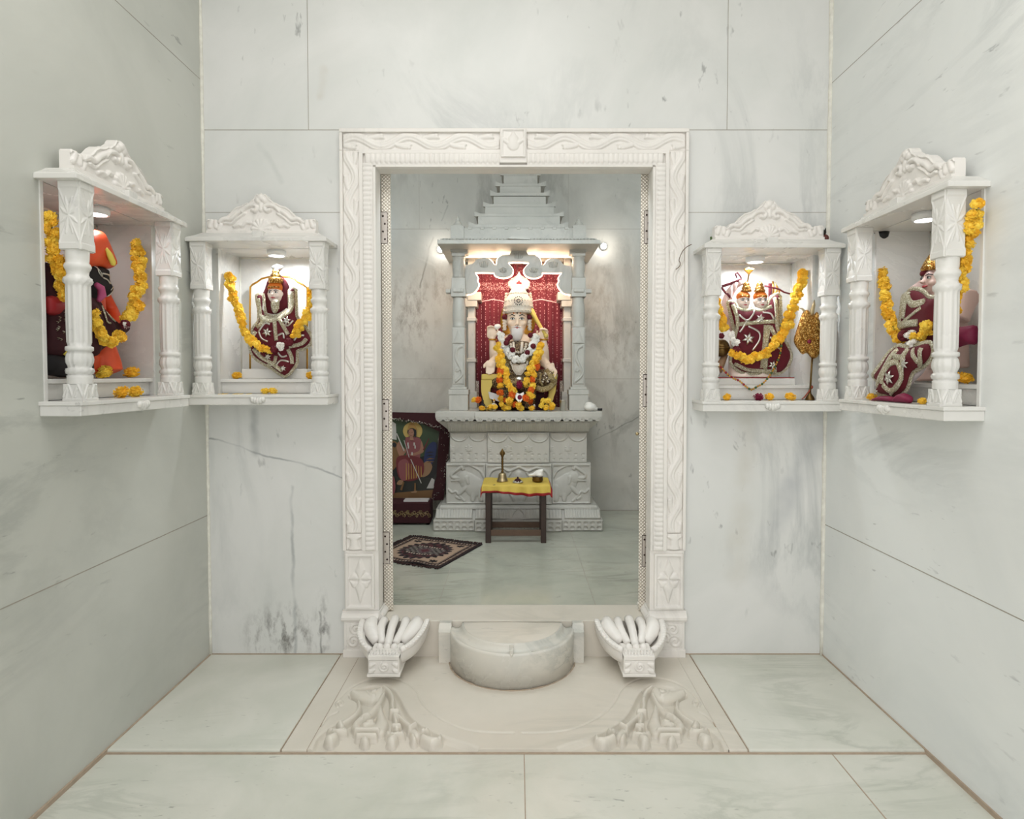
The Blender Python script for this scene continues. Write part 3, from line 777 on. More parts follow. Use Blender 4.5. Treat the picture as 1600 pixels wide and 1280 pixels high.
# ------------------------------------------------------------ lotus scroll brackets at both sides of the step
def bracket(px, label):
    c = P(px, 1000, -.15); x0 = c.x
    root = thing('scroll_bracket', label, 'bracket', (x0, -.03, .05), 0, 'carved brackets below the door frame')
    n = 14; prof = []
    yb, yf = -.028, -.235
    secs = []
    for i in range(n+1):
        t = i/n; y = yb+(yf-yb)*t
        hwid = .140*math.sqrt(max(0, 1-(t*.93)**2.3))*.98 + .012
        zt = .174 - .040*t**1.3; zb_ = .018 + .05*t**1.6
        secs.append((y, hwid, zt, zb_))
    mb = MB(); m = 25; vs = []; fs = []
    for (y, hw_, zt, zb_) in secs:
        for k in range(m):                                    # outer hull, from left rim down and up to right rim
            a = PI + PI*k/(m-1)
            vs.append((x0+hw_*math.cos(a)*(abs(math.cos(a))**-.12 if abs(math.cos(a)) > .01 else 1), y, zt+(zt-zb_)*math.sin(a)))
        for k in range(m):                                    # inner trough
            a = 2*PI - PI*k/(m-1)
            vs.append((x0+hw_*.80*math.cos(a), y+.002, zt+(zt-zb_)*.55*math.sin(a)))
    mm = 2*m
    for i in range(n):
        for k in range(mm):
            k2 = (k+1) % mm; fs.append((i*mm+k, (i+1)*mm+k, (i+1)*mm+k2, i*mm+k2))
    fs.append(tuple(range(mm))); fs.append(tuple(n*mm+k for k in reversed(range(mm))))
    mb.add(vs, fs, 0, True); mb.build('bowl', M['carved'], root)
    for s in (-1, 1):                                         # beaded rims ending in volutes at the wall
        pts = [(x0+s*hw_*.93, y, zt+.004) for (y, hw_, zt, zb_) in secs[1:]]
        mb = MB(); mb.tube(smooth_path(pts, 3), .0125, 10)
        for (y, hw_, zt, zb_) in secs[1:-1:1]: mb.ell((x0+s*hw_*.96, y-.004, zt+.010), (.010, .011, .007), 8, 6)
        mb.ell((x0+s*.105, -.044, .170), (.020, .02, .016)); mb.build('rim', M['carved'], root)
    yk = -.19
    for k in range(5):                                        # tongues running down to the knobs
        q = k-2
        tip = Vector((x0+q*.026, yk+abs(q)*.020, .136 - .002*abs(q))); tail = Vector((x0+q*.047, -.035, .176 if q else .184))
        mb = MB(); pts = [tail.lerp(tip, t) + Vector((q*.010*math.sin(PI*t), 0, .012*math.sin(PI*t))) for t in [i/12 for i in range(13)]]
        fat = .027 if abs(q) == 2 else .021
        mb.tube(pts, [max(.004, fat*(.55+.6*math.sin(PI*(.15+.75*t)))) if abs(q) == 2 else fat*(.75+.25*math.cos(t*PI*14)*.12+.2*(1-t)) for t in [i/12 for i in range(13)]], 10)
        if abs(q) < 2:
            for i in range(1, 12): mb.tube([pts[i]+Vector((-.013, 0, .006)), pts[i]+Vector((0, .006, .0165)), pts[i]+Vector((.013, 0, .006))], .0022, 5)
        mb.build('tongue', M['carved'], root)
    for q in (-1, 0, 1):
        mb = MB(); mb.ell((x0+q*.030, yk-.014, .136), (.0150, .013, .0150)); mb.build('knob', M['carved'], root)
    bx0, bx1 = x0-.062, x0+.062
    mb = MB(); mb.box((bx0, -.268, .050), (bx1, -.15, .124)); mb.box((bx0-.004, -.275, .046), (bx1+.004, -.15, .058)); mb.box((bx0, -.272, .112), (bx1, -.15, .130))
    mb.box((bx0+.004, -.25, .130), (bx1-.004, -.16, .134))
    blk = mb.build('scroll_block', M['carved'], root, bevel=.005, seg=3)
    mb = MB(); W_, H_ = .116, .050
    mb.relief((bx0+.004, -.268, .060), (1,0,0), (0,0,1), (0,-1,0), W_, H_, 60, 30,
              lambda U, V: np.maximum.reduce([.006*dome(dseg(U, V, spiral(W_*.52, H_*.5, .020, .003, 2.2, 1.5, 30), .004)), .005*dome(dseg(U, V, [(.004, .004), (.018, .012)], [.012, .006])), .005*dome(dseg(U, V, [(W_-.004, .004), (W_-.018, .012)], [.012, .006])),
                                             .005*dome(dseg(U, V, [(.004, H_*.6), (.020, H_*.75)], [.010, .005])), .005*dome(dseg(U, V, [(W_-.004, H_*.6), (W_-.020, H_*.75)], [.010, .005]))]), base=-.003)
    mb.build('scroll_relief', M['carved'], blk)
    mb = MB()
    for k in range(9): mb.tube([(bx0+.012+k*.0125, -.262, .130), (bx0+.012+k*.0125, -.235, .137)], [.005, .003], 6)
    mb.build('leaf_fringe', M['carved'], blk)
bracket(609, 'lotus shaped marble bracket left of the half round step')
bracket(990, 'lotus shaped marble bracket right of the half round step')
# ------------------------------------------------------------ niche shrines
def niche_M(k):
    n = NI[k]; return Matrix.Translation(Vector((n['o'][0], n['o'][1], 0))) @ Matrix.Rotation(n['rot'], 4, 'Z')
def nat(k, px, py, yl):
    """local (x, z) on the plane y_local = yl of niche k seen at pixel px, py"""
    n = NI[k]
    if n['rot'] == 0: p = P(px, py, yl)
    elif n['rot'] > 0: p = PX(px, py, n['o'][0]-yl)
    else: p = PX(px, py, n['o'][0]+yl)
    q = niche_M(k).inverted() @ p
    return q.x, q.z
PED = [(0,.055),(.012,.062),(.05,.060),(.09,.058),(.105,.050),(.120,.052),(.13,.066),(.17,.070),(.205,.082),(.24,.100),(.275,.112),(.31,.116),(.345,.122),(.36,.128),(.385,.130),(.41,.140),(.43,.146),(.445,.158),(.465,.166),(.48,.162),(.5,.170)]
PX_ = np.array([p[0] for p in PED]); PZ_ = np.array([p[1] for p in PED])
def ped_relief(W):
    def h(U, V):
        s = U/W; s = np.minimum(s, 1-s)*W; top = np.interp(s/W, PX_, PZ_)
        o = np.zeros(U.shape); c = W/2
        g = lambda pts, r, hh: hh*dome(dseg(s, V, pts, r))
        sw = smooth_path([(.055,.050),(.075,.062),(.100,.060),(.125,.082),(.155,.102)], 5)
        o = np.maximum(o, g(sw, .010, .012)); o = np.maximum(o, g([(p[0]+.004, p[1]-.018) for p in sw[4:]], .006, .009))
        o = np.maximum(o, g(smooth_path([(.150,.092),(.170,.112),(.195,.118),(.212,.110),(.205,.095),(.192,.098)], 5), .009, .013))
        o = np.maximum(o, g([(.215,.140)], .014, .010)); o = np.maximum(o, g([(W/2,.150)], .016, .012)); o = np.maximum(o, g([(W/2,.122),(W/2,.100)], .010, .010))
        o = np.maximum(o, g(smooth_path([(.115,.030),(.135,.036),(.150,.032),(.165,.046),(.180,.044)], 5), .0075, .010))
        for a in (-1.45, -.95, -.45, 0):                        # half lotus in the middle
            aa = PI/2 - a if False else PI/2 + a*-1
            o = np.maximum(o, g([(c, .016), (c-.034*math.sin(-a if a else 0), .016+.040*math.cos(a))], [.004, .0105], .011))
        o = np.maximum(o, g([(c, .016)], .017, .012))
        o = np.maximum(o, g([(.012,.030),(.02,.052)], .010, .008)); o = np.maximum(o, g([(.038,.030),(.038,.050)], .010, .008)); o = np.maximum(o, g([(.05,.02),(.058,.036)], .010, .008))
        o = np.maximum(o, np.where(V < .012, .010, 0))
        o = np.maximum(o, np.where((top-V) < .007, .006*np.sqrt(np.clip((top-V)/.007, 0, 1)), .0))
        return o
    return h
def star_relief(W, H):
    def h(U, V):
        o = np.zeros(U.shape)
        fr = np.minimum(U, W-U)
        inner = (V > H*.10) & (V < H*.90)
        cx = W/2; cy = H*.5
        for k in range(8):
            a = k*PI/4 + PI/8; L = min(W*.50, H*.40)
            o = np.maximum(o, .0030*dome(dseg(U, V, [(cx, cy), (cx+.5*L*math.cos(a), cy+1.0*L*math.sin(a)), (cx+.9*L*math.cos(a), cy+2.0*L*math.sin(a))], [.001, W*.10, .001])))
        o = np.maximum(o, .0034*dome(dseg(U, V, [(0, H*.1), (W, H*.9)], .0018))); o = np.maximum(o, .0034*dome(dseg(U, V, [(0, H*.9), (W, H*.1)], .0018)))
        return np.where(inner, o, .0034)
    return h
def plinth_relief(W, H):
    def h(U, V):
        o = np.zeros(U.shape)
        for (a, b) in (((0, H*.25), (W*.28, H*.98)), ((W*.28, H*.98), (W*.5, H*.2)), ((W*.5, H*.2), (W*.75, H*.98)), ((W*.75, H*.98), (W, H*.25)), ((W*.15, H*.2), (W*.26, H*.7)), ((W*.62, H*.25), (W*.74, H*.7))):
            o = np.maximum(o, .0035*dome(dseg(U, V, [a, b], .003)))
        return np.where(V < H*.16, .0035, o)
    return h
def pillar(k, root, x, y, z0, H):
    s = .0285
    pr = MB(); pr.box((x-s, y-s, z0), (x+s, y+s, z0+.050)); pr_o = None
    zz = z0
    prof = [(.0325,.050),(.0325,.074),(.029,.077),(.0335,.081),(.0345,.088),(.0335,.094),(.029,.097),(.030,.102),(.0345,.112),(.0355,.122),(.033,.136),(.029,.144),(.0345,.147),(.0350,.152),(.0345,.158),(.028,.161),(.0310,.172),(.0318,.25),(.0312,.338),
            (.0345,.343),(.0355,.350),(.0345,.357),(.030,.361),(.027,.368),(.0285,.378),(.032,.384),(.0345,.391),(.032,.398),(.0285,.402),(.0295,.412),(.0305,.437)]
    fine = []
    for i in range(len(prof)-1):
        (r0, a), (r1, b) = prof[i], prof[i+1]; st = max(1, int((b-a)/.006))
        for t in range(st): fine.append((r0+(r1-r0)*t/st, a+(b-a)*t/st))
    fine.append(prof[-1])
    sh = MB(); n = 48; vs = []; fs = []
    for (r, z) in fine:
        for q in range(n):
            a = 2*PI*q/n; rr = r
            if .165 < z < .336: rr -= .0042*(abs(math.sin(a*6)) < .42)*(1-abs(math.sin(a*6))/.42)
            elif .100 < z < .142: rr -= .0045*max(0, 1-abs(math.sin(a*7))/.5)
            elif .079 < z < .096 or .342 < z < .359: rr += .0022*math.sin(a*12+z*520)
            vs.append((x+rr*math.cos(a), y+rr*math.sin(a), z0+z))
    m = len(fine)
    for j in range(m-1):
        for q in range(n): q2 = (q+1) % n; fs.append((j*n+q, j*n+q2, (j+1)*n+q2, (j+1)*n+q))
    sh.add(vs, fs, 0, True)
    shaft = sh.build('pillar', M['niche'], root, local=True)
    pr.relief((x-s, y-s-.0002, z0), (1,0,0), (0,0,1), (0,-1,0), 2*s, .050, 40, 34, plinth_relief(2*s, .050), base=-.001)
    for sg in (-1, 1): pr.relief((x+sg*s, y-s if sg > 0 else y+s, z0), (0,sg,0), (0,0,1), (sg,0,0), 2*s, .050, 40, 34, plinth_relief(2*s, .050), base=-.001)
    pr.build('plinth', M['niche'], shaft, local=True)
    cb = MB(); cb.box((x-s, y-s, z0+.435), (x+s, y+s, z0+H))
    for (o_, u_, n_) in (((x-s, y-s), (1,0,0), (0,-1,0)), ((x+s, y-s), (0,1,0), (1,0,0)), ((x-s, y+s), (0,-1,0), (-1,0,0))):
        cb.relief((o_[0], o_[1], z0+.437), u_, (0,0,1), n_, 2*s, H-.437, 36, 100, star_relief(2*s, H-.437), base=-.001)
    cb.build('capital', M['niche'], shaft, local=True)
def build_niche(k, label):
    n = NI[k]; z0 = n['z0']; H = NH; p = n['p']; a = n['a']; hw = n['hw']; D = n['D']
    root = thing('niche_shrine', label, 'wall niche', (n['o'][0], n['o'][1], 0), n['rot'], 'pillared marble niches on the hall walls')
    root.location.z = z0-.042; MW[root.name] = Matrix.Translation(Vector((n['o'][0], n['o'][1], z0-.042))) @ Matrix.Rotation(n['rot'], 4, 'Z')
    off = -(z0-.042)
    def B(mb, nm, mat, par=root, **kw):
        mb.v = [(v[0], v[1], v[2]+off) for v in mb.v]; return mb.build(nm, mat, par, local=True, **kw)
    # recess lining
    mb = MB(); t = .011; q = -.004
    mb.box((-hw, q, z0), (-hw+t, D, z0+H)); mb.box((hw-t, q, z0), (hw, D, z0+H)); mb.box((-hw, D, z0-.01), (hw, D+.012, z0+H+.02)); mb.box((-hw, 0, z0+H-.001), (hw, D, z0+H+.02))
    B(mb, 'recess', M['niche'])
    mb = MB()
    for s in (-1, 1): mb.tube([(s*(hw-t-.002), D-.002, z0+.06), (s*(hw-t-.002), D-.002, z0+H-.002)], .004, 6)
    mb.tube([(-hw+t, D-.002, z0+H-.004), (hw-t, D-.002, z0+H-.004)], .004, 6)
    B(mb, 'grout_line', M['grout'])
    mb = MB()                                                   # inner step
    mb.box((-hw+t, .012, z0), (hw-t, D, z0+.050)); mb.box((-hw+t-.002, .0, z0+.050), (hw-t+.002, D, z0+.064))
    B(mb, 'inner_step', M['niche'], bevel=.002)
    # roof slab with a moulded edge
    mb = MB(); vs = []; fs = []
    lev = [(0, 0), (0, .014), (-.006, .019), (-.012, .022), (-.030, .032), (-.045, .043)]
    ex0 = -a; ex1 = a
    for (o_, z) in lev:
        vs += [(ex0-o_, .0, z0+H+z), (ex0-o_, -p-o_, z0+H+z), (ex1+o_, -p-o_, z0+H+z), (ex1+o_, .0, z0+H+z)]
    for j in range(len(lev)-1):
        for i in range(4):
            i2 = (i+1) % 4; fs.append((j*4+i, j*4+i2, (j+1)*4+i2, (j+1)*4+i))
    fs.append((3,2,1,0)); q4 = (len(lev)-1)*4; fs.append((q4, q4+1, q4+2, q4+3))
    mb.add(vs, fs); mb.box((-.022, -p+.020, z0+H+.020), (.022, -p+.06, z0+H+.047))
    B(mb, 'roof_slab', M['niche'], bevel=.0015)
    # carved crest
    W_ = .456; mb = MB(); zt = z0+H+.043
    def top(U):
        s = U[0]/W_; return np.interp(np.minimum(s, 1-s), PX_, PZ_)*np.ones(U.shape)
    mb.relief((-W_/2+n.get('cs', 0), -p+.062, zt), (1,0,0), (0,0,1), (0,-1,0), W_, 1, 190, 70, ped_relief(W_), base=-.030, top=top)
    B(mb, 'carved_crest', M['carved'])
    for s in (-1, 1):
        nv = len(root.children)
        pl_before = set(bpy.data.objects)
        pillar(k, root, s*n['sp']/2 + n.get('ps', 0), -p+.042, z0+off, H)
    # shelf slab with lotus boss
    mb = MB(); mb.box((-a, -p, z0-.012), (a, D, z0)); mb.box((-a+.003, -p+.004, z0-.042), (a-.003, .0, z0-.012))
    B(mb, 'shelf_slab', M['niche'], bevel=.002)
    mb = MB()
    for i in range(-2, 3): mb.ell((i*.011, -p+.002, z0-.020-.003*(2-abs(i))), (.010, .012, .016-.002*abs(i)), 10, 8)
    B(mb, 'lotus_boss', M['niche'])
    return root
NR = {}
NR['LF'] = build_niche('LF', 'pillared marble niche on the back wall, left of the doorway')
NR['RF'] = build_niche('RF', 'pillared marble niche on the back wall, right of the doorway')
NR['LS'] = build_niche('LS', 'pillared marble niche on the left side wall')
NR['RS'] = build_niche('RS', 'pillared marble niche on the right side wall')
# round surface downlights under the niche roofs
def downlight(k, px, py, label, e=1.8):
    n = NI[k]; z = n['z0']+NH
    p = PZ(px, py, z-.012); z -= .0006
    root = thing('downlight', label, 'lamp', (p.x, p.y, z-.024), 0, 'round white downlights in the niches')
    mb = MB(); mb.lathe([(.036, .004), (.040, .006), (.040, .024), (.0, .024)], (p.x, p.y, z-.024), 32); mb.lathe([(.031, .008), (.032, .0), (.038, .0), (.038, .01)], (p.x, p.y, z-.024), 32, cap=False)
    mb.build('housing', M['white_enamel'], root)
    mb = MB(); mb.lathe([(.0, .001), (.031, .001), (.031, .006), (0, .006)], (p.x, p.y, z-.024), 32); mb.build('lens', M['led_white'], root)
    light('downlight_beam', 'AREA', (p.x, p.y, z-.026), e, (.90, .95, 1), .05)
    return root
downlight('LF', 432, 396, 'lit round downlight above the statue with the silver plume')
downlight('RF', 1180, 406, 'lit round downlight above the twin faced statue')
downlight('LS', 150, 330, 'lit round downlight above the orange turbaned statue', .22)
downlight('RS', 1446, 339, 'lit round downlight in the right side wall niche', .32)
# ------------------------------------------------------------ the altar in the shrine room
YB = 1.61
altar = thing('altar', 'tall carved marble altar with stepped roof and four pillars against the shrine back wall', 'altar', (.01, 1.9, ZI))
def pbox(mb, x0, x1, y0, y1, Yf, Yb=YI, zb=None, zt=None):
    a = P(x0, y0, Yf); b = P(x1, y1, Yf)
    mb.box((a.x, Yf, zb if zb is not None else b.z), (b.x, Yb, zt if zt is not None else a.z))
    return a.x, b.x, b.z, a.z
def dotrows(W, H, n, rows=2, r=.010):
    def h(U, V):
        o = np.full(U.shape, .004)
        for i in range(n):
            for j in range(rows):
                cx = (i+.5)*W/n; cy = (j+.5)*H/rows
                d = np.hypot((U-cx)/(W/n*.30), (V-cy)/(H/rows*.32))
                o = np.minimum(o, np.where(d < 1, -.004*dome(d)-.001+.004*(V > cy)*0, o))
        return o
    return h
def rpanel(par, name, x0, x1, z0, z1, Y, hf, nu=80, nv=30, tilt=0, mat=None, base=-.004):
    mb = MB(); V = Vector((0, math.sin(tilt), math.cos(tilt))); N = Vector((0, -math.cos(tilt), math.sin(tilt)))
    mb.relief((x0, Y, z0), (1,0,0), V, N, x1-x0, (z1-z0)/max(.2, math.cos(tilt)), nu, nv, hf, base=base, lift=.0045)
    return mb.build(name, mat or M['altar'], par)
# base course
mb = MB(); X0, X1, zb0, zb1 = pbox(mb, 677, 942, 812, 830, YB, zb=ZI)
xa, xb, _, _ = pbox(mb, 742, 878, 812, 830, YB-.022, YB+.1, zb=ZI, zt=zb1)
base = mb.build('base_course', M['altar'], altar, bevel=.004)
for (a, b, y, n_) in ((X0+.004, xa-.004, YB, 6), (xa+.004, xb-.004, YB-.022, 12), (xb+.004, X1-.004, YB, 6)):
    rpanel(base, 'dotted_band', a, b, ZI+.006, zb1-.006, y, dotrows(b-a, zb1-ZI-.012, n_), 26*n_//2, 24)
# fluted sloping moulding
z2 = P(800, 796, YB+.06).z; z3 = P(800, 789, YB+.075).z
def flutes(W, H, n, hh=.008):
    def h(U, V):
        t = (U*n/W) % 1 - .5
        return hh*np.sqrt(np.clip(1-(t/.5)**2*.9, 0, 1))*(.35+.65*np.clip((V/H)*3, 0, 1)) + .004*(V < H*.16)
    return h
sl = math.atan2(.055, z2-zb1)
mb = MB(); mb.prism([(YB+.008, zb1), (YB+.063, z2), (YI, z2), (YI, zb1)], X0+.012, X1-.012, axis='x')
xl, xr = P(688, 790, YB+.06).x, P(932, 790, YB+.06).x
mb.prism([(YB+.055, z2), (YB+.048, z2+.006), (YB+.05, z2+.018), (YB+.062, z3), (YI, z3), (YI, z2)], xl, xr, axis='x')
mo = mb.build('foot_moulding', M['altar'], altar, bevel=.002)
for (a, b, dy, n_) in ((X0+.016, xa-.02, 0, 13), (xa, xb, -.012, 27), (xb+.02, X1-.016, 0, 13)):
    rpanel(mo, 'fluted_band', a, b, zb1+.003, z2-.002, YB+.007+dy, flutes(b-a, z2-zb1, n_), n_*8, 10, tilt=sl)
mb = MB(); xm = (xa+xb)/2
mb.prism([(xm-.075, zb1+.004), (xm+.075, zb1+.004), (xm+.045, zb1+.02), (xm+.03, zb1+.05), (xm+.015, zb1+.062), (xm, zb1+.07), (xm-.015, zb1+.062), (xm-.03, zb1+.05), (xm-.045, zb1+.02)], YB-.01, YB+.05, axis='y')
mb.build('palmette', M['altar'], mo, bevel=.004)
# elephant course
YE = YB+.11
mb = MB(); ex0, ex1, ez0, ez1 = pbox(mb, 697, 923, 723.5, 789, YE, zb=z3); ec0, ec1, _, _ = pbox(mb, 759, 862, 725, 789, YE-.024, YE+.1, zb=z3)
ele = mb.build('elephant_course', M['altar'], altar, bevel=.003)
def elephant(W, H, flip):
    def h(U, V):
        u = (W-U if flip else U)/W; v = V/H; o = np.zeros(U.shape)
        g = lambda pts, r, hh: hh*dome(dseg(u, v, pts, r))
        o = np.maximum(o, g([(.72,.42),(.56,.56)], [.26,.22], .014))
        o = np.maximum(o, g([(.44,.66)], .17, .018))
        o = np.maximum(o, g(smooth_path([(.36,.66),(.18,.66),(.13,.74),(.25,.84),(.34,.90),(.40,.93),(.43,.88)], 4), .045, .015))
        o = np.maximum(o, g([(.36,.60),(.12,.58)], [.035,.015], .014))
        o = np.maximum(o, g([(.52,.66),(.56,.52)], [.09,.05], .021))
        o = np.maximum(o, g([(.50,.42),(.34,.26),(.30,.24)], [.07,.05,.04], .014))
        o = np.maximum(o, g([(.88,.42),(.90,.10)], [.11,.07], .014)); o = np.maximum(o, g([(.70,.34),(.68,.10)], [.10,.06], .012))
        o = np.maximum(o, g(smooth_path([(.05,.36),(.14,.28),(.24,.30),(.34,.18),(.46,.06)], 4), .030, .010)); o = np.maximum(o, g([(.26,.16),(.34,.12)], .04, .010))
        o = np.maximum(o, g(smooth_path([(.62,.97),(.76,.90),(.88,.82),(.97,.66)], 4), .03, .009))
        fr = np.minimum(np.minimum(u, 1-u), np.minimum(v, 1-v))
        return np.where(fr < .035, .012, o)
    return h
w_ = ec0-ex0-.01
rpanel(ele, 'elephant_carving', ex0+.004, ec0-.004, ez0+.012, ez1-.006, YE, elephant(w_, ez1-ez0-.02, False), 80, 84)
rpanel(ele, 'elephant_carving', ec1+.004, ex1-.004, ez0+.012, ez1-.006, YE, elephant(ex1-ec1-.008, ez1-ez0-.02, True), 80, 84)
def archrel(W, H):
    def h(U, V):
        u = np.abs(U/W-.5)*2; v = V/H; o = np.zeros(U.shape); g = lambda pts, r, hh: hh*dome(dseg(u, v, pts, r))
        o = np.maximum(o, g(smooth_path([(.95,.55),(.85,.82),(.55,.92),(.30,.84),(.12,.90),(0,.95)], 5), .035, .012))
        o = np.maximum(o, g(smooth_path([(.25,.80),(.35,.65),(.28,.5)], 5), .04, .010)); o = np.maximum(o, g([(0,.75),(0,.60)], .10, .010))
        o = np.maximum(o, g([(.6,.30),(.6,.10)], .05, .010)); o = np.maximum(o, g([(.75,.30),(.75,.10)], .05, .010)); o = np.maximum(o, g([(.15,.1),(.30,.30)], .03, .010))
        fr = np.minimum(1-u, np.minimum(v, 1-v))
        return np.where(fr < .04, .009, o)
    return h
rpanel(ele, 'arch_carving', ec0+.003, ec1-.003, ez0+.012, ez1-.006, YE-.024, archrel(ec1-ec0-.006, ez1-ez0-.02), 100, 70)
# garland course
YG = YE+.012
mb = MB(); gx0, gx1, gz0, gz1 = pbox(mb, 703, 917, 676, 723, YG, zb=ez1); gc0, gc1, _, _ = pbox(mb, 761.5, 858.5, 676, 723, YG-.022, YG+.1, zb=ez1)
gar = mb.build('garland_course', M['altar'], altar, bevel=.003)
def swags(W, H, n, m):
    def h(U, V):
        v = V/H; o = np.full(U.shape, .0)
        for i in range(n):
            cx = (i+.5)*W/n; r = W/n*.46
            a = [(cx+r*math.cos(t), H*.97-r*.85*abs(math.sin(t))) for t in [PI*k/12 for k in range(13)]]
            o = np.maximum(o, .007*dome(dseg(U, V, a, .006)))
            o = np.minimum(o, np.where(np.hypot(U-cx, (V-H*.88)*1.3) < r*.35, -.003, o))
            for s in (-.55, .55): o = np.minimum(o, np.where(np.hypot(U-cx-s*r*.6, (V-H*.82)*1.6) < r*.2, -.003, o))
            o = np.maximum(o, .006*dome(dseg(U, V, [(cx-W/n*.5, H*.45), (cx-W/n*.5, H*.55)], [.022, .010])))
            for q in (.40, .46, .52): o = np.maximum(o, .004*((np.abs(V-H*q) < .003) & (np.abs(U-cx+W/n*.5) < .026)))
        for i in range(m):
            for q in (.10, .27):
                cx = (i+.5)*W/m; d = np.hypot((U-cx)/.010, (V-H*q)/.007)
                o = np.minimum(o, np.where((d < 1), -.0035, o))
        return np.where(v > .965, .004, o)
    return h
for (a, b, y, n_, m_) in ((gx0+.002, gc0-.003, YG, 2, 5), (gc0+.002, gc1-.002, YG-.022, 3, 9), (gc1+.003, gx1-.002, YG, 2, 5)):
    rpanel(gar, 'garland_carving', a, b, gz0+.004, gz1-.002, y, swags(b-a, gz1-gz0-.006, n_, m_), 44*n_, 80)
# cove and top slab
YS = 1.60
zs0 = P(800, 659, YS).z; zs1 = P(800, 643.5, YS).z
SLAB = zs1
mb = MB()
sx0, sx1 = P(680, 650, YS).x, P(941, 650, YS).x
lv = []
for (t, y) in ((0, YG-.004), (.15, YG-.012), (.3, YG-.02), (1, YS+.035)):
    z = gz1+(zs0-gz1)*t; k = (YG-y); lv.append((z, y, gx0-k*.8, gx1+k*.8))
vs = []; fs = []
for (z, y, a, b) in lv: vs += [(a, YI, z), (a, y, z), (b, y, z), (b, YI, z)]
for j in range(3):
    for i in range(3): fs.append((j*4+i, j*4+i+1, j*4+i+5, j*4+i+4))
fs.append((0,1,2,3)); fs.append((15,14,13,12)); mb.add(vs, fs)
cove = mb.build('cove', M['altar'], altar)
tl = -math.atan2((YG-.02)-(YS+.035), zs0-gz1)*1.0
rpanel(cove, 'fluted_band', gx0-.01, gx1+.01, gz1+.014, zs0-.006, YG-.022, flutes(gx1-gx0, .06, 70, .006), 420, 8, tilt=tl)
mb = MB(); mb.box((sx0, YS, zs0+.030), (sx1, YI, zs1)); mb.box((sx0+.006, YS+.008, zs0+.014), (sx1-.006, YI, zs0+.032))
c0, c1 = P(742, 650, YS).x, P(878, 650, YS).x
mb.box((c0, YS-.014, zs0+.028), (c1, YS+.05, zs1+.0005))
slab = mb.build('altar_top', M['altar'], altar, bevel=.003)
mb = MB()
for (a, b, y, n_) in ((sx0, c0-.002, YS+.002, 5), (c0, c1, YS-.012, 9), (c1+.002, sx1, YS+.002, 5)):
    pts = [(a, zs0+.034)]; s_ = (b-a)/n_
    for i in range(n_):
        for t in range(9):
            an = PI*t/8; pts.append((a+s_*(i+.5)-s_*.42*math.cos(an), zs0+.020-.020*math.sin(an)))
        if i < n_-1: pts.append((a+s_*(i+1), zs0+.006))
    pts.append((b, zs0+.034)); mb.prism(pts, y, y+.014, axis='y')
    for i in range(n_):
        cx_ = a+s_*(i+.5); mb.tube([(p[0], y-.002, p[1]) for p in spiral(cx_, zs0+.014, .016, .003, 0, 1.5, 18)], .0028, 5)
mb.build('scalloped_hem', M['altar'], slab)

# pillars
YPL = 1.72
def zpl(py): return P(800, py, YPL).z
for s, cxp in ((-1, 716), (1, 904.5)):
    cx = P(cxp, 560, YPL).x; k = SC(YPL)
    def bx(mb, hw_, y0, y1, dy=0): z1_, z0_ = zpl(y0), zpl(y1); mb.box((cx-hw_*k, YPL+.07-hw_*k-dy, z0_), (cx+hw_*k, YPL+.07+hw_*k, z1_))
    mb = MB()
    z_ = lambda py: zpl(py)
    pr = [(9.2,512),(10,510),(10.4,508),(9.2,506),(10.3,500),(10.6,485),(10.0,474),(9.0,470),(9.6,466),(9.0,463)]
    mb.lathe([(r*k, z_(py)) for (r, py) in pr], (cx, YPL+.07, 0), 28)
    pil0 = mb
    nk = MB(); nk.lathe([(r*k, z_(py)) for (r, py) in [(9,434),(10.2,431),(10.2,429),(9,427),(10.3,420),(10.3,408),(9.0,404),(10.2,402),(10.2,399),(9,398)]], (cx, YPL+.07, 0), 28)
    pil = pil0.build('pillar', M['altar'], altar); nk.build('neck', M['altar'], pil)
    mb = MB(); mb.box((cx-15*k, YPL+.07-15*k, SLAB), (cx+15*k, YPL+.07+15*k, zpl(617))); bx(mb, 16, 609, 617); bx(mb, 13, 605, 609)
    o = mb.build('plinth', M['altar'], pil, bevel=.004)
    mb = MB(); bx(mb, 10.2, 511, 605); o = mb.build('carved_block', M['altar'], pil, bevel=.003)
    W_ = 20.4*k; H_ = zpl(536)-zpl(602)
    rpanel(o, 'scroll_relief', cx-W_/2+.008, cx+W_/2-.008, zpl(600), zpl(538), YPL+.07-10.2*k,
           lambda U, V: np.maximum(.010*dome(dseg(U, V, smooth_path([(.02,.02),(.065,.07),(.045,.13),(.02,.19),(.03,.25),(.06,.27)], 5), .010)), .007*dome(dseg(U, V, spiral(.03,.10,.018,.004,0,1.3), .006))) + .006*((U < .006) | (U > W_-.022)), 36, 80)
    rpanel(o, 'leaf_relief', cx-W_/2+.006, cx+W_/2-.006, zpl(536), zpl(513), YPL+.07-10.2*k, lambda U, V: .008*dome(dseg(U, V, [(.04,.0),(.04,.09)], [.036,.004])), 30, 30)
    mb = MB(); bx(mb, 10.8, 433, 451); bx(mb, 11.6, 451, 463); bx(mb, 8, 450, 456, .03)
    mb.box((cx+s*8*k-.02, YPL+.02, zpl(457)), (cx+s*20*k, YPL+.09, zpl(451)))
    mb.build('block_band', M['altar'], pil, bevel=.003)
    mb = MB(); bx(mb, 10.5, 393, 399); bx(mb, 12, 388, 393); bx(mb, 13.2, 383, 388); bx(mb, 11.5, 380, 384)
    mb.box((cx-s*9*k, YPL+.02, zpl(396)), (cx-s*15*k, YPL+.12, zpl(383)))
    mb.build('capital', M['altar'], pil, bevel=.003)
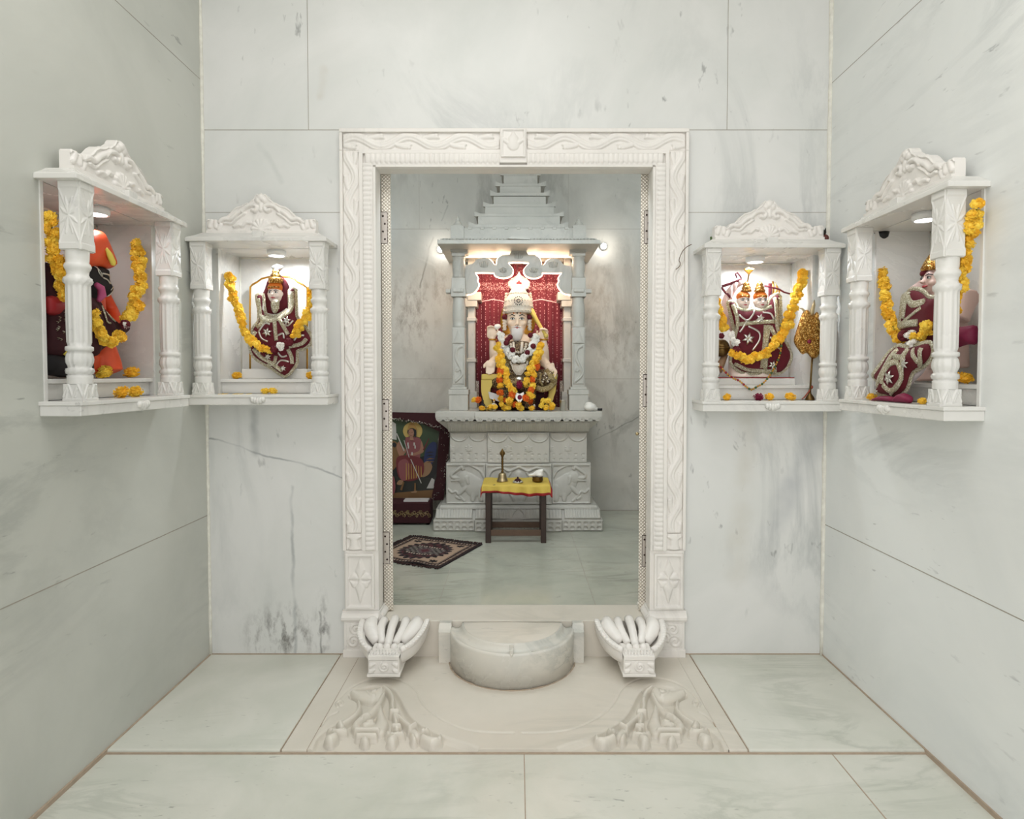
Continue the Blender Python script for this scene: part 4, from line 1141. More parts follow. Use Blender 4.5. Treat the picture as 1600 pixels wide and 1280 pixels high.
# inner pilasters catching the warm light, with brackets
for s, (xa_, xb_) in ((-1, (731, 742)), (1, (881, 892))):
    Yp = 2.08; mb = MB(); a = P(xa_, 500, Yp).x; b = P(xb_, 500, Yp).x
    mb.box((a, Yp, SLAB), (b, YI, P(0, 400, Yp).z))
    for (y0, y1, e) in ((612, 640, 4), (560, 566, 2), (496, 502, 2), (458, 480, 5)): mb.box((a-(e*.004), Yp-e*.005, P(0, y1, Yp).z if y1 < 640 else SLAB), (b+(e*.004), YI, P(0, y0, Yp).z))
    mb.box((a if s < 0 else a-.05, Yp-.03, P(0, 470, Yp).z), (b+.05 if s < 0 else b, YI, P(0, 457, Yp).z))
    mb.build('pilaster', M['altar'], altar, bevel=.004)
# canopy slab, frieze, stepped roof
YC = 1.55
zc0 = P(800, 381, YC).z; zc1 = P(800, 374.5, YC).z
cx0, cx1 = P(683, 380, YC).x, P(938, 380, YC).x
mb = MB(); mb.box((cx0, YC, zc0), (cx1, YI, zc1)); mb.box((cx0+.02, YC+.01, zc1), (cx1-.02, YI, zc1+.012))
xm = P(810, 380, YC).x
mb.prism([(xm-.075, zc1+.004), (xm-.045, zc1+.020), (xm+.045, zc1+.020), (xm+.075, zc1+.004)], YC-.006, YC+.06, axis='y')
can = mb.build('canopy_slab', M['altar'], altar, bevel=.003)
mb = MB(); n_ = 46
for i in range(n_):
    x_ = cx0+.03+(cx1-cx0-.06)*(i+.5)/n_
    if i == n_//2: mb.build('leaf_edging', M['altar'], can); mb = MB()
    if abs(x_-xm) > .07: mb.ell((x_, YC+.004, zc1+.006), (.0075, .008, .006), 8, 6)
mb.build('leaf_edging', M['altar'], can)
YT = 1.70
mb = MB(); fx0, fx1, fz0, fz1 = pbox(mb, 704, 916, 356, 375, YT, zb=zc1)
for i in range(9):
    x_ = fx0+.14+(fx1-fx0-.28)*i/8; mb.box((x_-.014, YT-.004, fz1-.012), (x_+.014, YT+.02, fz1+.006))
mb.build('frieze', M['altar'], altar, bevel=.003)
for s, (xa_, xb_) in ((-1, (704, 725)), (1, (895, 916))):
    mb = MB(); a, b, z0_, z1_ = pbox(mb, xa_, xb_, 352, 376, YT-.012, YT+.10, zb=zc1); mb.build('corner_block', M['altar'], altar, bevel=.003)
    mb = MB(); c_ = ((a+b)/2, YT+.04, z1_)
    mb.lathe([(.036,0),(.040,.006),(.036,.012),(.028,.016),(.030,.024),(.022,.034),(.013,.046),(.016,.050),(.012,.056),(.008,.070),(.004,.078),(0,.080)], c_, 20); mb.build('finial', M['altar'], altar)
tiers = [((732,888),(346,356),(747,875),338), ((741,881),(330,338),(758,866),323), ((755,868),(315,323),(771,853),307), ((766,859),(297,306),(781,845),291), ((774,853),(283,291),(787,840),274), ((782,845),(267,274),(794,832),258)]
for i, ((ea, eb), (ey0, ey1), (ba, bb_), by) in enumerate(tiers):
    Yt = YT+.03+i*.060
    a = P(ea, ey1, Yt); b = P(eb, ey0, Yt); hgt = b.z-a.z
    mb = MB(); tip = 10*SC(Yt)
    mb.prism([(a.x, a.z), (b.x, a.z), (b.x, b.z), (b.x-tip*.35, a.z+hgt*.8), (b.x-tip, a.z+hgt*.52), (a.x+tip, a.z+hgt*.52), (a.x+tip*.35, a.z+hgt*.8), (a.x, b.z)], Yt, Yt+.02, axis='y')
    mb.box((a.x+.008, Yt+.018, a.z), (b.x-.008, YI, a.z+hgt*.5)); mb.box((a.x+.006, Yt+.006, a.z+hgt*.40), (b.x-.006, Yt+.03, a.z+hgt*.60))
    mb.build('roof_eave', M['altar'], altar, bevel=.002)
    mb = MB(); pbox(mb, ba, bb_, by, ey0+5, Yt+.045); mb.build('roof_tier', M['altar'], altar, bevel=.002)
# cusped arch between the pillars with light strips along both edges
YA = 1.80
def AP(p): q = P(660+p[0]/5, 260+p[1]/5, YA); return (q.x, q.z)
up = [(318,772),(370,765),(400,755),(425,728),(480,712),(530,728),(558,765),(578,768),(585,725),(610,700),(650,692),(680,688),(695,662),(750,645),(808,660),(830,690),(870,692),(905,708),(925,735),(932,768),(955,765),(975,735),(1022,717),(1075,735),(1100,765),(1130,775),(1182,780)]
lo = [(1182,1000),(1145,995),(1105,985),(1075,950),(1060,920),(1072,890),(1066,868),(1090,835),(1085,826),(1040,828),(940,826),(935,842),(915,858),(870,868),(825,858),(800,835),(795,805),(812,780),(828,747),(675,745),(690,780),(704,800),(703,832),(680,856),(630,865),(580,855),(562,838),(556,826),(420,824),(412,832),(430,868),(426,890),(438,920),(425,950),(395,985),(355,995),(318,1000)]
arch_up = [AP(p) for p in smooth_path(up, 3)]; arch_lo = [AP(p) for p in smooth_path(lo, 3)]
mb = MB(); mb.prism(arch_up + arch_lo, YA, YA+.035, axis='y'); arch = mb.build('cusped_arch', M['altar'], altar, bevel=.004)
for (c_, r_) in (((480,770),40),((1022,772),40),((750,700),42),((630,815),34),((870,815),34)):
    q = AP(c_); k = SC(YA)/5; mb = MB()
    for j in range(-2, 3): mb.tube([(q[0]+j*r_*.30*k, YA-.001, q[1]-r_*.55*k+abs(j)*.002), (q[0]+j*r_*.42*k, YA-.002, q[1]+(r_*.75-abs(j)*6)*k)], .0045, 6)
    mb.build('petal_carving', M['altar'], arch)
for nm, pts in (('light_strip', arch_lo[2:-2]), ('light_strip', arch_up[3:-3])):
    mb = MB(); mb.tube([(p[0], YA+.046, p[1]) for p in pts], .0075, 6); mb.build(nm, M['led_warm'], altar)
mb = MB(); a = P(729, 383, 1.98); b = P(891, 383, 1.98); mb.tube([(a.x, 1.94, zc0-.012), (b.x, 1.94, zc0-.012)], .009, 8); mb.build('light_strip', M['led_warm'], altar)
mb = MB(); mb.box((P(728, 400, 2.1).x, 2.1, P(0, 409, 2.1).z), (P(892, 400, 2.1).x, YI, zc0)); mb.build('back_frieze', M['altar'], altar, bevel=.003)
light('altar_warm_strip', 'AREA', (.01, 1.86, zc0-.02), 7.5, (1, .76, .56), .75, rot=(R(12), 0, 0), size_y=.06)
# sequinned backdrop
cur = thing('curtain', 'maroon velvet backdrop with sequin strings behind the seated statue', 'curtain', (P(812, 600, 2.2).x, 2.2, SLAB))
xa_, xb_ = P(738, 500, 2.2).x, P(886, 500, 2.2).x; zt_ = P(0, 402, 2.2).z
mb = MB(); nu_, nv_ = 90, 3
vs = []; fs = []
for j in range(nv_+1):
    for i in range(nu_+1):
        vs.append((xa_+(xb_-xa_)*i/nu_, 2.205+.008*math.sin(i*.9)+.004*math.sin(i*2.3+j), SLAB+.002+(zt_-SLAB)*j/nv_))
for j in range(nv_):
    for i in range(nu_): a = j*(nu_+1)+i; fs.append((a, a+1, a+nu_+2, a+nu_+1))
n0 = len(vs)
mb.add(vs, fs, 0, True); co = mb.build('cloth', M['curtain'], cur)
so = co.modifiers.new('thick', 'SOLIDIFY'); so.thickness = .004
for s, (p0, p1) in ((-1, (738, 743)), (1, (880, 886))):
    mb = MB(); a = P(p0, 500, 2.18).x; b = P(p1, 500, 2.18).x
    mb.box((a, 2.180, P(0, 597, 2.18).z), (b, 2.188, P(0, 462, 2.18).z))
    o_ = s*5*SC(2.18)
    aa, bb2 = sorted((a-o_, b-o_)); mb.box((aa, 2.178, SLAB+.002), (bb2, 2.186, P(0, 595, 2.18).z))
    mb.build('lace_border', M['tinsel'], cur)
# two small cool spot lamps on the wall beside the canopy
for px, py, lab in ((688, 390, 'small bright lamp on the shrine wall left of the altar canopy'), (943, 385, 'small bright lamp on the shrine wall right of the altar canopy')):
    p = P(px, py, YI-.03)
    root = thing('wall_lamp', lab, 'lamp', (p.x, YI-.03, p.z), 0, 'wall lamps beside the altar canopy')
    MX = Matrix.Translation(p) @ Matrix.Rotation(PI/2, 4, 'X')
    mb = MB(); mb.lathe([(.026,-.03),(.028,0),(.024,.012)], n=20, M=MX); mb.build('housing', M['white_enamel'], root)
    mb = MB(); mb.ell(p+Vector((0,-.014,0)), (.020,.012,.020)); mb.build('lens', M['led_cool'], root)
    light('wall_lamp_glow', 'POINT', (p.x, YI-.11, p.z-.01), 1.0, (1, .93, .86), .03)
# ------------------------------------------------------------ marigolds
def flower_mesh(name, mat, layers=((8,.86,-.55),(10,.97,-.25),(11,1.0,.04),(10,.95,.32),(8,.86,.58),(6,.72,.84)), seed=0, frill=.16):
    rnd = random.Random(seed); mb = MB()
    mb.ell((0,0,0), (.62,.62,.60), 10, 6)
    for (n, r, el) in layers:
        for k in range(n):
            a = 2*PI*(k+rnd.random()*.6)/n; e = el*PI/2 + rnd.uniform(-.12,.12); L = r*rnd.uniform(.85,1.1); w = .27*rnd.uniform(.8,1.2)
            d = Vector((math.cos(a)*math.cos(e), math.sin(a)*math.cos(e), math.sin(e)*.85)); t = Vector((-math.sin(a), math.cos(a), 0)); nn = d.cross(t)
            p0 = d*.25; p1 = d*(L*.72); p2 = d*L
            c = rnd.uniform(-frill, frill)
            vs = [p0-t*w*.3, p0+t*w*.3, p1-t*w*.9+nn*c, p1+t*w*.9-nn*c, p2-t*w*.75+nn*(.12+c), p2+t*w*.75+nn*(.12-c), p2*1.03+nn*-.02]
            mb.add(vs, [(0,1,3,2), (2,3,6), (2,6,4), (3,5,6)], 0, False)
    me = bpy.data.meshes.new(name); me.from_pydata([tuple(v) for v in mb.v], [], mb.f); me.materials.append(mat)
    me.polygons.foreach_set('use_smooth', [False]*len(me.polygons)); me.update(); return me
FM = {k: [flower_mesh('marigold_bloom', M[m], seed=i*7+j) for j in range(3)] for i, (k, m) in enumerate((('y','marigold'),('o','marigold_orange'),('r','rose'),('w','white_flower')))}
def bloom(c, r, kind='y', parent=None, name='marigold', rot=None, squash=1.0):
    o = bpy.data.objects.new(name, random.choice(FM[kind])); COL.objects.link(o)
    c = Vector(c)
    if parent:
        o.parent = parent; c = MW[parent.name].inverted() @ c
    o.location = c; o.scale = (r, r, r*squash)
    o.rotation_euler = rot if rot is not None else (random.uniform(0, 6.3), random.uniform(0, 6.3), random.uniform(0, 6.3))
    return o
def resample(pts, step):
    pts = [Vector(p) for p in pts]; out = [pts[0]]; acc = 0
    for a, b in zip(pts, pts[1:]):
        L = (b-a).length
        if L < 1e-9: continue
        t = step-acc
        while t <= L: out.append(a.lerp(b, t/L)); t += step
        acc = (acc+L) % step if False else L-(t-step)
    return out
def garland(label, segs, r, group=None, step=None, jit=.35, kinds='y', extra=None, name='marigold_garland', two=True):
    """segs: list of point paths strung with blooms"""
    allp = [Vector(p) for s in segs for p in s]; lo = min(allp, key=lambda p: p.z)
    root = thing(name, label, 'garland', tuple(lo), 0, group)
    for s in segs:
        path = smooth_path([tuple(p) for p in s], 6) if len(s) > 2 else s
        mb = MB(); mb.tube(path, r*.16, 5); mb.build('string', M['green'], root)
        for i, p in enumerate(resample(path, step or r*1.05)):
            for q in range(2 if two else 1):
                j = Vector((random.uniform(-1,1), random.uniform(-1,1), random.uniform(-1,1)))*r*jit
                if two: j += Vector(((-1)**q*r*.35, 0, 0))
                bloom(p+j, r*random.uniform(.85,1.1), random.choice(kinds), root)
    return root
def loose(px, py, Y=None, plane=None, r=.02, kind='y', label='', group=None, z=None, name='marigold', cat='flower'):
    """a bloom lying where the photo shows it"""
    if z is not None: c = PZ(px, py, z+r*.5)
    elif plane is not None: c = plane(px, py)
    else: c = P(px, py, Y)
    o = bloom(c, r, kind, None, name, rot=(random.uniform(-.5,.5), random.uniform(-.5,.5), random.uniform(0,6.3)))
    tag(o, label, cat, group); return o

# ------------------------------------------------------------ the seated statue
YD = 1.93
def S(px, py, dy=0.0): return P(px, py, YD+dy)
kd = SC(YD)
dei = thing('seated_statue', 'life size seated white bearded statue with four arms and tall pearl crown on the altar', 'statue', tuple(P(810, 640, YD).xy)+(SLAB,))
mb = MB()
def hand(mb, w, d, side, n, L=.05, curl=.6, sp=.016, thumb=1):
    """palm at w pointing along d, with four bent fingers and a thumb; side = across the palm, n = palm normal"""
    w = Vector(w); d = Vector(d).normalized(); side = Vector(side).normalized(); n = Vector(n).normalized()
    pc = w+d*L*.45
    for q in range(-2, 3): mb.ell(pc+side*q*.011, (.017,.013,.03), 10, 8)
    mb.tube([w, w+d*L*.4, w+d*L*.85], [.020,.026,.024], 10, flat=.7)
    for q in range(4):
        b = w+d*L*.85+side*(q-1.5)*sp; fl = (.048,.056,.052,.040)[q]
        p1 = b+d*fl*.45; p2 = p1+(d*math.cos(curl)+n*math.sin(curl))*fl*.35; p3 = p2+(d*math.cos(curl*2)+n*math.sin(curl*2))*fl*.3
        mb.tube([b-d*.01, p1, p2, p3], [.0095,.009,.008,.0065], 8)
    b = w+d*L*.25+side*thumb*.028
    mb.tube([b, b+(side*thumb*.7+d*.7+n*.3)*.025, b+(side*thumb*.4+d+n*.6)*.042], [.011,.010,.008], 8)
hc = S(808, 500)
# head, neck, shoulders, trunk
mb.ell(S(808, 499), (.080,.088,.108)); mb.ell(S(808, 512, -.012), (.062,.074,.062)); mb.ell(S(808, 524, -.03), (.034,.034,.03))
mb.tube([S(808.5, 497, -.082), S(808.3, 503, -.096), S(808, 508, -.104)], [.008,.011,.015], 10); mb.ell(S(805.3, 508, -.088), (.008,.010,.007)); mb.ell(S(810.7, 508, -.088), (.008,.010,.007))
for s in (-1, 1):
    mb.tube([S(808+s*4, 494, -.078), S(808+s*8, 492.6, -.076), S(808+s*12, 494.4, -.062)], [.008,.009,.006], 8)
    mb.ell(S(808+s*8.5, 505, -.058), (.026,.022,.024)); mb.ell(S(808+s*17, 501, .01), (.012,.022,.034))
mb.tube([S(808, 520), S(808, 534, .01)], [.056,.062], 14)
mb.tube([S(784, 545, .02), S(796, 538, .01), S(808, 536, .01), S(822, 538, .01), S(834, 545, .02)], [.055,.075,.080,.075,.055], 14)
mb.tube([S(809, 540), S(809, 570), S(810, 605, -.02)], [.12,.13,.16], 18, flat=.75)
# back arms raised
mb.tube([S(785, 545, .02), S(776, 560, .01), S(772.5, 564, -.02), S(771, 549, -.05), S(769.5, 533, -.06), S(769, 527, -.06)], [.052,.044,.038,.032,.024,.021], 12)
hand(mb, S(769, 527, -.06), (-.12,-.1,1), (1,0,.1), (.1,-1,-.1), curl=.7, thumb=1)
mb.tube([S(834, 545, .02), S(846, 558, .01), S(851, 562, -.02), S(851, 548, -.05), S(849.5, 534, -.06), S(849, 529, -.06)], [.052,.044,.038,.032,.024,.021], 12)
hand(mb, S(849, 529, -.06), (.05,-.2,1), (1,0,-.05), (-.2,-1,0), curl=1.2, thumb=-1)
# front arms
mb.tube([S(786, 548, -.02), S(777, 562, -.08), S(770, 566, -.14), S(767, 567, -.17)], [.048,.042,.033,.026], 12)
hand(mb, S(767, 565, -.175), (-.05,-.25,-1), (1,0,-.05), (0,-1,.2), curl=.25, sp=.017, thumb=-1)
mb.tube([S(834, 548, -.02), S(846, 562, -.06), S(852, 568, -.12), S(856, 572, -.15)], [.048,.042,.035,.028], 12)
hand(mb, S(857, 572, -.155), (.55,-.3,-.8), (.7,-.1,.6), (-.2,-1,-.2), curl=.5, thumb=-1)
mb.build('body', M['cream_paint'], dei, remesh=.0055, smooth_it=3)
# face
for s in (-1, 1):
    e = S(808+s*7.3, 498.3, -.0825)
    mb = MB(); mb.ell(e, (.0165,.008,.0075), 14, 8); ew = mb.build('eye', M['eyewhite'], dei)
    mb = MB(); mb.ell(e+Vector((0,-.0055,0)), (.0068,.0035,.0068), 12, 8); mb.build('pupil', M['ink'], ew)
    mb = MB(); mb.tube([e+Vector((-.018,-.002,.001)), e+Vector((-.006,-.007,.008)), e+Vector((.006,-.007,.008)), e+Vector((.018,-.002,.001))], .0022, 6); mb.build('eyelid', M['ink'], ew)
    mb = MB(); mb.tube([S(808+s*3.2, 493.6, -.090), S(808+s*8, 491.4, -.088), S(808+s*13, 494.2, -.068)], [.003,.0034,.0012], 6); mb.build('eyebrow', M['ink'], dei)
    mb = MB(); mb.tube([S(808+s*.6, 509.6, -.106), S(808+s*5, 511.2, -.100), S(808+s*9.5, 510.6, -.086)], [.0055,.005,.001], 8); mb.build('moustache', M['beard'], dei)
    mb = MB(); mb.tube([S(808+s*5.5, 485, -.082), S(808+s*5.2, 490.5, -.088)], .0035, 6); mb.build('forehead_mark', M['orange_mark'], dei)
mb = MB(); mb.tube([S(808, 484.5, -.084), S(808, 488, -.0885), S(808, 491, -.089)], [.006,.0045,.002], 6); mb.build('forehead_mark', M['ink'], dei)
mb = MB(); mb.tube([S(804, 512.4, -.098), S(808, 512.8, -.106), S(812, 512.4, -.098)], [.002,.0050,.002], 8); mb.build('lips', M['lip'], dei)
mb = MB(); pts = [S(808, 514, -.080), S(808, 520, -.085), S(807.5, 528, -.075), S(807.5, 535, -.055)]
mb.tube(smooth_path([tuple(p) for p in pts], 4), [.046,.046,.044,.043,.042,.042,.040,.038,.036,.032,.026,.018,.008], 16, flat=.6)
for q in range(-4, 5): mb.tube([S(808+q*1.9, 515, -.098+abs(q)*.004), S(807.6+q*1.4, 527, -.094+abs(q)*.004), S(807.6+q*.6, 534, -.068)], [.005,.005,.002], 5)
mb.build('beard', M['beard'], dei)
# crown
mb = MB(); c = S(810, 489); k = kd
mb.lathe([(.100,0),(.104,.010),(.104,.022),(.098,.030),(.102,.045),(.104,.07),(.096,.10),(.082,.125),(.066,.150),(.062,.165),(.050,.19),(.034,.205),(.028,.215),(.020,.222),(0,.226)], (c.x, c.y, c.z-.005), 32)
for a in range(24):
    an = 2*PI*a/24
    for (r, z) in ((.106,.016),(.106,.05),(.100,.092),(.070,.148)): mb.ell((c.x+r*math.cos(an), c.y+r*math.sin(an), c.z+z-.005), .0068, 6, 5)
for s in (-1, 1):
    for i in range(8): mb.ell(S(810+s*(22.5-i*.55), 489-i*4.2, .02), .012, 8, 6)
crown = mb.build('crown', M['jewel'], dei)
mb = MB()
for r, n in ((.030, 14), (.012, 8)):
    for i in range(n): an = 2*PI*i/n; mb.ell((c.x+r*math.cos(an), c.y-.108+.0, c.z+.078+r*math.sin(an)), (.0042,.004,.0042), 6, 5)
mb.build('rosette', M['ink'], crown)
mb = MB()
cc = S(811, 443, -.01)
prof = [(0,.085),(.010,.066),(.028,.050),(.058,.034),(.082,.008),(.080,-.020),(.062,-.042),(.044,-.052),(.026,-.060),(.018,-.075)]
poly = [(cc.x+x, cc.z+z) for (x, z) in prof] + [(cc.x-x, cc.z+z) for (x, z) in reversed(prof[1:])]
mb.prism(poly, cc.y-.012, cc.y+.012, axis='y')
for (x, z) in prof[1:-1]:
    for s in (-1, 1): mb.ell((cc.x+s*x*.9, cc.y-.012, cc.z+z*.9), .007, 6, 5)
mb.build('crest', M['jewel'], crown, bevel=.006)
mb = MB()
for (dx, dz) in ((-.012,.0),(.012,.0),(0,.012),(0,-.006)): mb.ell((cc.x+dx, cc.y-.014, cc.z+dz), (.008,.004,.010), 8, 6)
mb.build('crest_motif', M['lip'], crown)
mb = MB()
for s in (-1, 1): mb.ell(S(811+s*8.5, 450, .0), (.020,.012,.017), 10, 8); mb.ell(S(811+s*13, 454.5, .0), (.016,.012,.016), 10, 8)
mb.build('crown_knots', M['velvet'], crown)
mb = MB(); hcz = S(809, 500, .06); MX = Matrix.Translation(hcz) @ Matrix.Rotation(PI/2, 4, 'X')
mb.lathe([(0,-.006),(.120,-.006),(.134,0),(.120,.006),(0,.006)], n=40, M=MX @ Matrix.Diagonal((1.0,1.28,1,1)))
mb.build('halo', M['gold'], dei)
for s in (-1, 1):
    mb = MB(); mb.ell(S(808+s*19.5, 495.5, -.02), .022); mb.build('ear_tassel', M['velvet'], dei)
    mb = MB()
    for i in range(7): mb.ell(S(808+s*(20-(i % 2)), 501+i*2.4, -.02), (.016,.014,.009), 8, 6)
    mb.build('earring', M['jewel'], dei)
    mb = MB(); mb.lathe([(.030,-.006),(.034,0),(.030,.006)], S(770 if s < 0 else 850, 531, -.058), 20); mb.build('bangle', M['gold'], dei)
# held things
mb = MB(); mb.tube([S(773, 513, -.075), S(776, 511, -.07), S(779, 509.5, -.06)], [.014,.022,.018], 10); mb.ell(S(778, 510, -.062), (.022,.02,.018))
o = mb.build('conch_shell', M['shell']); tag(o, 'small white conch in the raised hand opposite the yellow club', 'shell')
mb = MB(); mb.tube([S(852.5, 524, -.085), S(846, 513, -.06), S(836, 496, -.03), S(830, 486, -.01), S(826.5, 479, .0)], [.013,.013,.016,.024,.006], 12); mb.ell(S(853, 525, -.087), .017)
o = mb.build('mace', M['yellow_throne']); tag(o, 'long yellow club held up beside the pearl crown of the bearded statue', 'club')
# robe: dark velvet trunk and lap with gold lace
mb = MB(); mb.tube([S(809, 536, .0), S(809, 552, -.012), S(810, 566, -.02), S(810, 588, -.05)], [.105,.150,.155,.165], 20, flat=.86)
mb.ell(S(808, 600, -.10), (.175,.17,.085)); mb.ell(S(852, 592, -.12), (.085,.12,.075)); mb.ell(S(836, 594, -.12), (.09,.12,.07)); mb.ell(S(778, 597, -.10), (.06,.13,.06))
# legs hanging before the seat
for x_ in (793, 827): mb.tube([S(x_, 600, -.16), S(x_, 618, -.20), S(x_+ (2 if x_ < 810 else -2), 637, -.18)], [.062,.052,.050], 12)
robe = mb.build('robe', M['robe_lace'], dei, remesh=.01, smooth_it=3)
mb = MB()
for path in ([(790,548),(797,562),(803,575)], [(832,548),(824,562),(818,575)], [(787,552),(793,570),(800,590)], [(835,556),(829,572),(821,590)]):
    mb.tube([S(x, y, -.165) for x, y in path], .018, 8, flat=.4)
mb.tube([S(838,606,-.24), S(848,609,-.25), S(858,606,-.24), S(866,598,-.2), S(868,586,-.17), S(864,580,-.17)], .021, 10, flat=.6); mb.tube([S(853,578,-.2), S(860,588,-.23), S(866,597,-.22)], .018, 8, flat=.5)
mb.tube([S(846,584,-.22), S(843,594,-.25), S(848,603,-.25)], .008, 6); mb.build('gold_braid', M['goldlace'], robe)
mb = MB()
for i in range(5):
    for s in (-1, 1): mb.tube([S(810+s*(22-i*4.2), 545+i*3.5, -.155-.004*i), S(810+s*(16-i*3.2), 556+i*3.5, -.168-.003*i), S(810+s*(2), 566+i*4.5, -.178)], .0085, 8, flat=.6)
mb.tube([S(790,592,-.235), S(800,597,-.262), S(812,598,-.268), S(826,597,-.262), S(838,592,-.235)], .012, 8, flat=.6)
mb.build('chest_braid', M['goldlace'], robe)
mb = MB()
for i in range(26): mb.ell(S(838+i*1.15, 590+7*math.sin(i*.9), -.245+abs(i-13)*.004), .006, 6, 5)
mb.build('knee_beads', M['jewel'], robe)
mb = MB(); hp = [(0,-.062),(.030,-.030),(.052,.0),(.055,.022),(.040,.036),(.018,.034),(0,.026)]
q = S(811, 576, -.20)
for sc_, dy in ((1, 0), (.72, -.010), (.45, -.018)):
    poly = [(q.x+x*sc_, q.z+z*sc_) for (x, z) in hp] + [(q.x-x*sc_, q.z+z*sc_) for (x, z) in reversed(hp[1:-1])]
    mb.prism(poly, q.y+dy-.004, q.y+.02, axis='y')
mb.build('heart_pendant', M['jewel'], dei, bevel=.004)
mb = MB()
for i in range(13): an = PI*i/12; mb.ell(S(811+26*math.cos(an)*.5, 566+16*math.sin(an)*.55, -.19), .009, 8, 6)
for i in range(11): an = PI*i/10; mb.ell(S(810+12*math.cos(an), 538+13*math.sin(an), -.16), .010, 8, 6)
mb.tube([S(802,535,-.14), S(803,545,-.17), S(805,552,-.18)], .010, 6); mb.tube([S(816,535,-.14), S(815,545,-.17), S(814,552,-.18)], .010, 6)
mb.build('necklace', M['jewel'], dei)
mb = MB()
for i in range(9): an = PI*i/8; mb.ell(S(811+10*math.cos(an), 598+8*math.sin(an), -.245), .011, 8, 6)
mb.ell(S(811, 594, -.24), (.030,.012,.026)); mb.build('waist_ornament', M['silver'], dei)
# throne
thr = thing('throne', 'yellow painted throne with scrolled arms under the seated statue', 'throne', (S(811, 640).x, YD+.02, SLAB))
for s, x0_, x1_, x2_ in ((-1, 752, 779, 767), (1, 842, 870, 856)):
    mb = MB(); a = P(x0_, 584.5, YD-.20); b = P(x1_, 594, YD-.20)
    mb.box((a.x, YD-.20, b.z), (b.x, YD+.12, a.z)); mb.build('armrest', M['yellow_throne'], thr, bevel=.012, seg=3)
    xs = [(752,594),(752,612),(756,628),(758,641)] if s < 0 else [(870,594),(868,612),(862,628),(856,641)]
    xe = [(775,594),(768,604),(766,614),(772,641)] if s < 0 else [(846,594),(855,604),(858,614),(850,641)]
    poly = [(P(x, y, YD-.19).x, max(SLAB, P(x, y, YD-.19).z)) for x, y in smooth_path(xs, 4)] + [(P(x, y, YD-.19).x, max(SLAB, P(x, y, YD-.19).z)) for x, y in reversed(smooth_path(xe, 4))]
    mb = MB(); mb.prism(poly, YD-.19, YD-.10, axis='y'); mb.build('leg', M['yellow_throne'], thr, bevel=.006)
mb = MB(); a = P(770, 604, YD-.16); b = P(852, 614, YD-.16); mb.box((a.x, YD-.16, b.z), (b.x, YD+.15, a.z)); mb.build('seat', M['velvet'], thr, bevel=.01)
mb = MB(); a = P(772, 614, YD-.13); b = P(850, 640, YD-.13); mb.box((a.x, YD-.13, SLAB), (b.x, YD-.11, a.z)); mb.build('seat_drape', M['velvet_dark'], thr)
# garlands on the statue
WG = lambda px, py, dy: S(px, py, dy)
gw = thing('rose_garland', 'white and maroon flower garland around the neck of the bearded statue', 'garland', tuple(S(811, 565, -.22)))
wpath = smooth_path([tuple(WG(*p)) for p in ((783,524,-.10),(788,535,-.13),(791,545,-.16),(797,554,-.19),(804,560,-.215),(811,562,-.22),(819,560,-.215),(826,552,-.19),(832,543,-.16),(836,533,-.13),(838,523,-.10))], 5)
mb = MB(); mb.tube(wpath, .006, 6); mb.build('string', M['green'], gw)
for i, p in enumerate(resample(wpath, .021)):
    for q in range(3):
        bloom(p+Vector((random.uniform(-.016,.016), random.uniform(-.012,.006), random.uniform(-.012,.012))), .0215, 'w', gw, 'white_blossom')
for (x, y, dy) in ((791,536,-.175),(801,547,-.20),(833,541,-.19),(824,551,-.21),(793,531,-.15),(829,524,-.12),(797,527,-.13)):
    mb = MB(); mb.ell(S(x, y, dy), (.020,.018,.020), 10, 8); mb.build('maroon_pompom', M['velvet'], gw)
def colored(label, items, group=None, dy0=-.22):
    pts = [S(x, y, dy0-(y-540)*.0012) for (x, y, k) in items]
    root = thing('marigold_garland', label, 'garland', tuple(min(pts, key=lambda p: p.z)), 0, group)
    mb = MB(); mb.tube(smooth_path([tuple(p) for p in pts], 3), .003, 5); mb.build('string', M['green'], root)
    for p, it in zip(pts, items): bloom(p, .0285, it[2], root)
    return root
grp = 'marigold garlands on the seated statue'
colored('yellow and orange marigold garland hanging down the left side of the bearded statue', [(779,539,'y'),(776,544,'y'),(781,549,'y'),(783,556,'y'),(779,561,'y'),(785,565,'y'),(780,570,'y'),(786,575,'y'),(782,580,'o'),(790,578,'y'),(791,585,'y'),(781,588,'y'),(790,590,'y'),(781,594,'o'),(792,596,'y'),(795,602,'y'),(782,603,'y'),(782,614,'o'),(799,609,'y'),(803,611,'y'),(800,617,'o'),(796,625,'y')], grp)
colored('yellow and orange marigold garland hanging down the right side of the bearded statue', [(845,540,'y'),(842,545,'y'),(844,551,'y'),(839,552,'y'),(841,558,'y'),(836,560,'y'),(838,566,'y'),(832,568,'y'),(834,574,'y'),(828,576,'y'),(840,573,'o'),(831,581,'y'),(825,584,'y'),(834,586,'y'),(824,594,'y'),(832,594,'o'),(821,600,'y'),(832,603,'y'),(830,610,'o'),(827,617,'y'),(822,622,'o'),(831,620,'y')], grp)
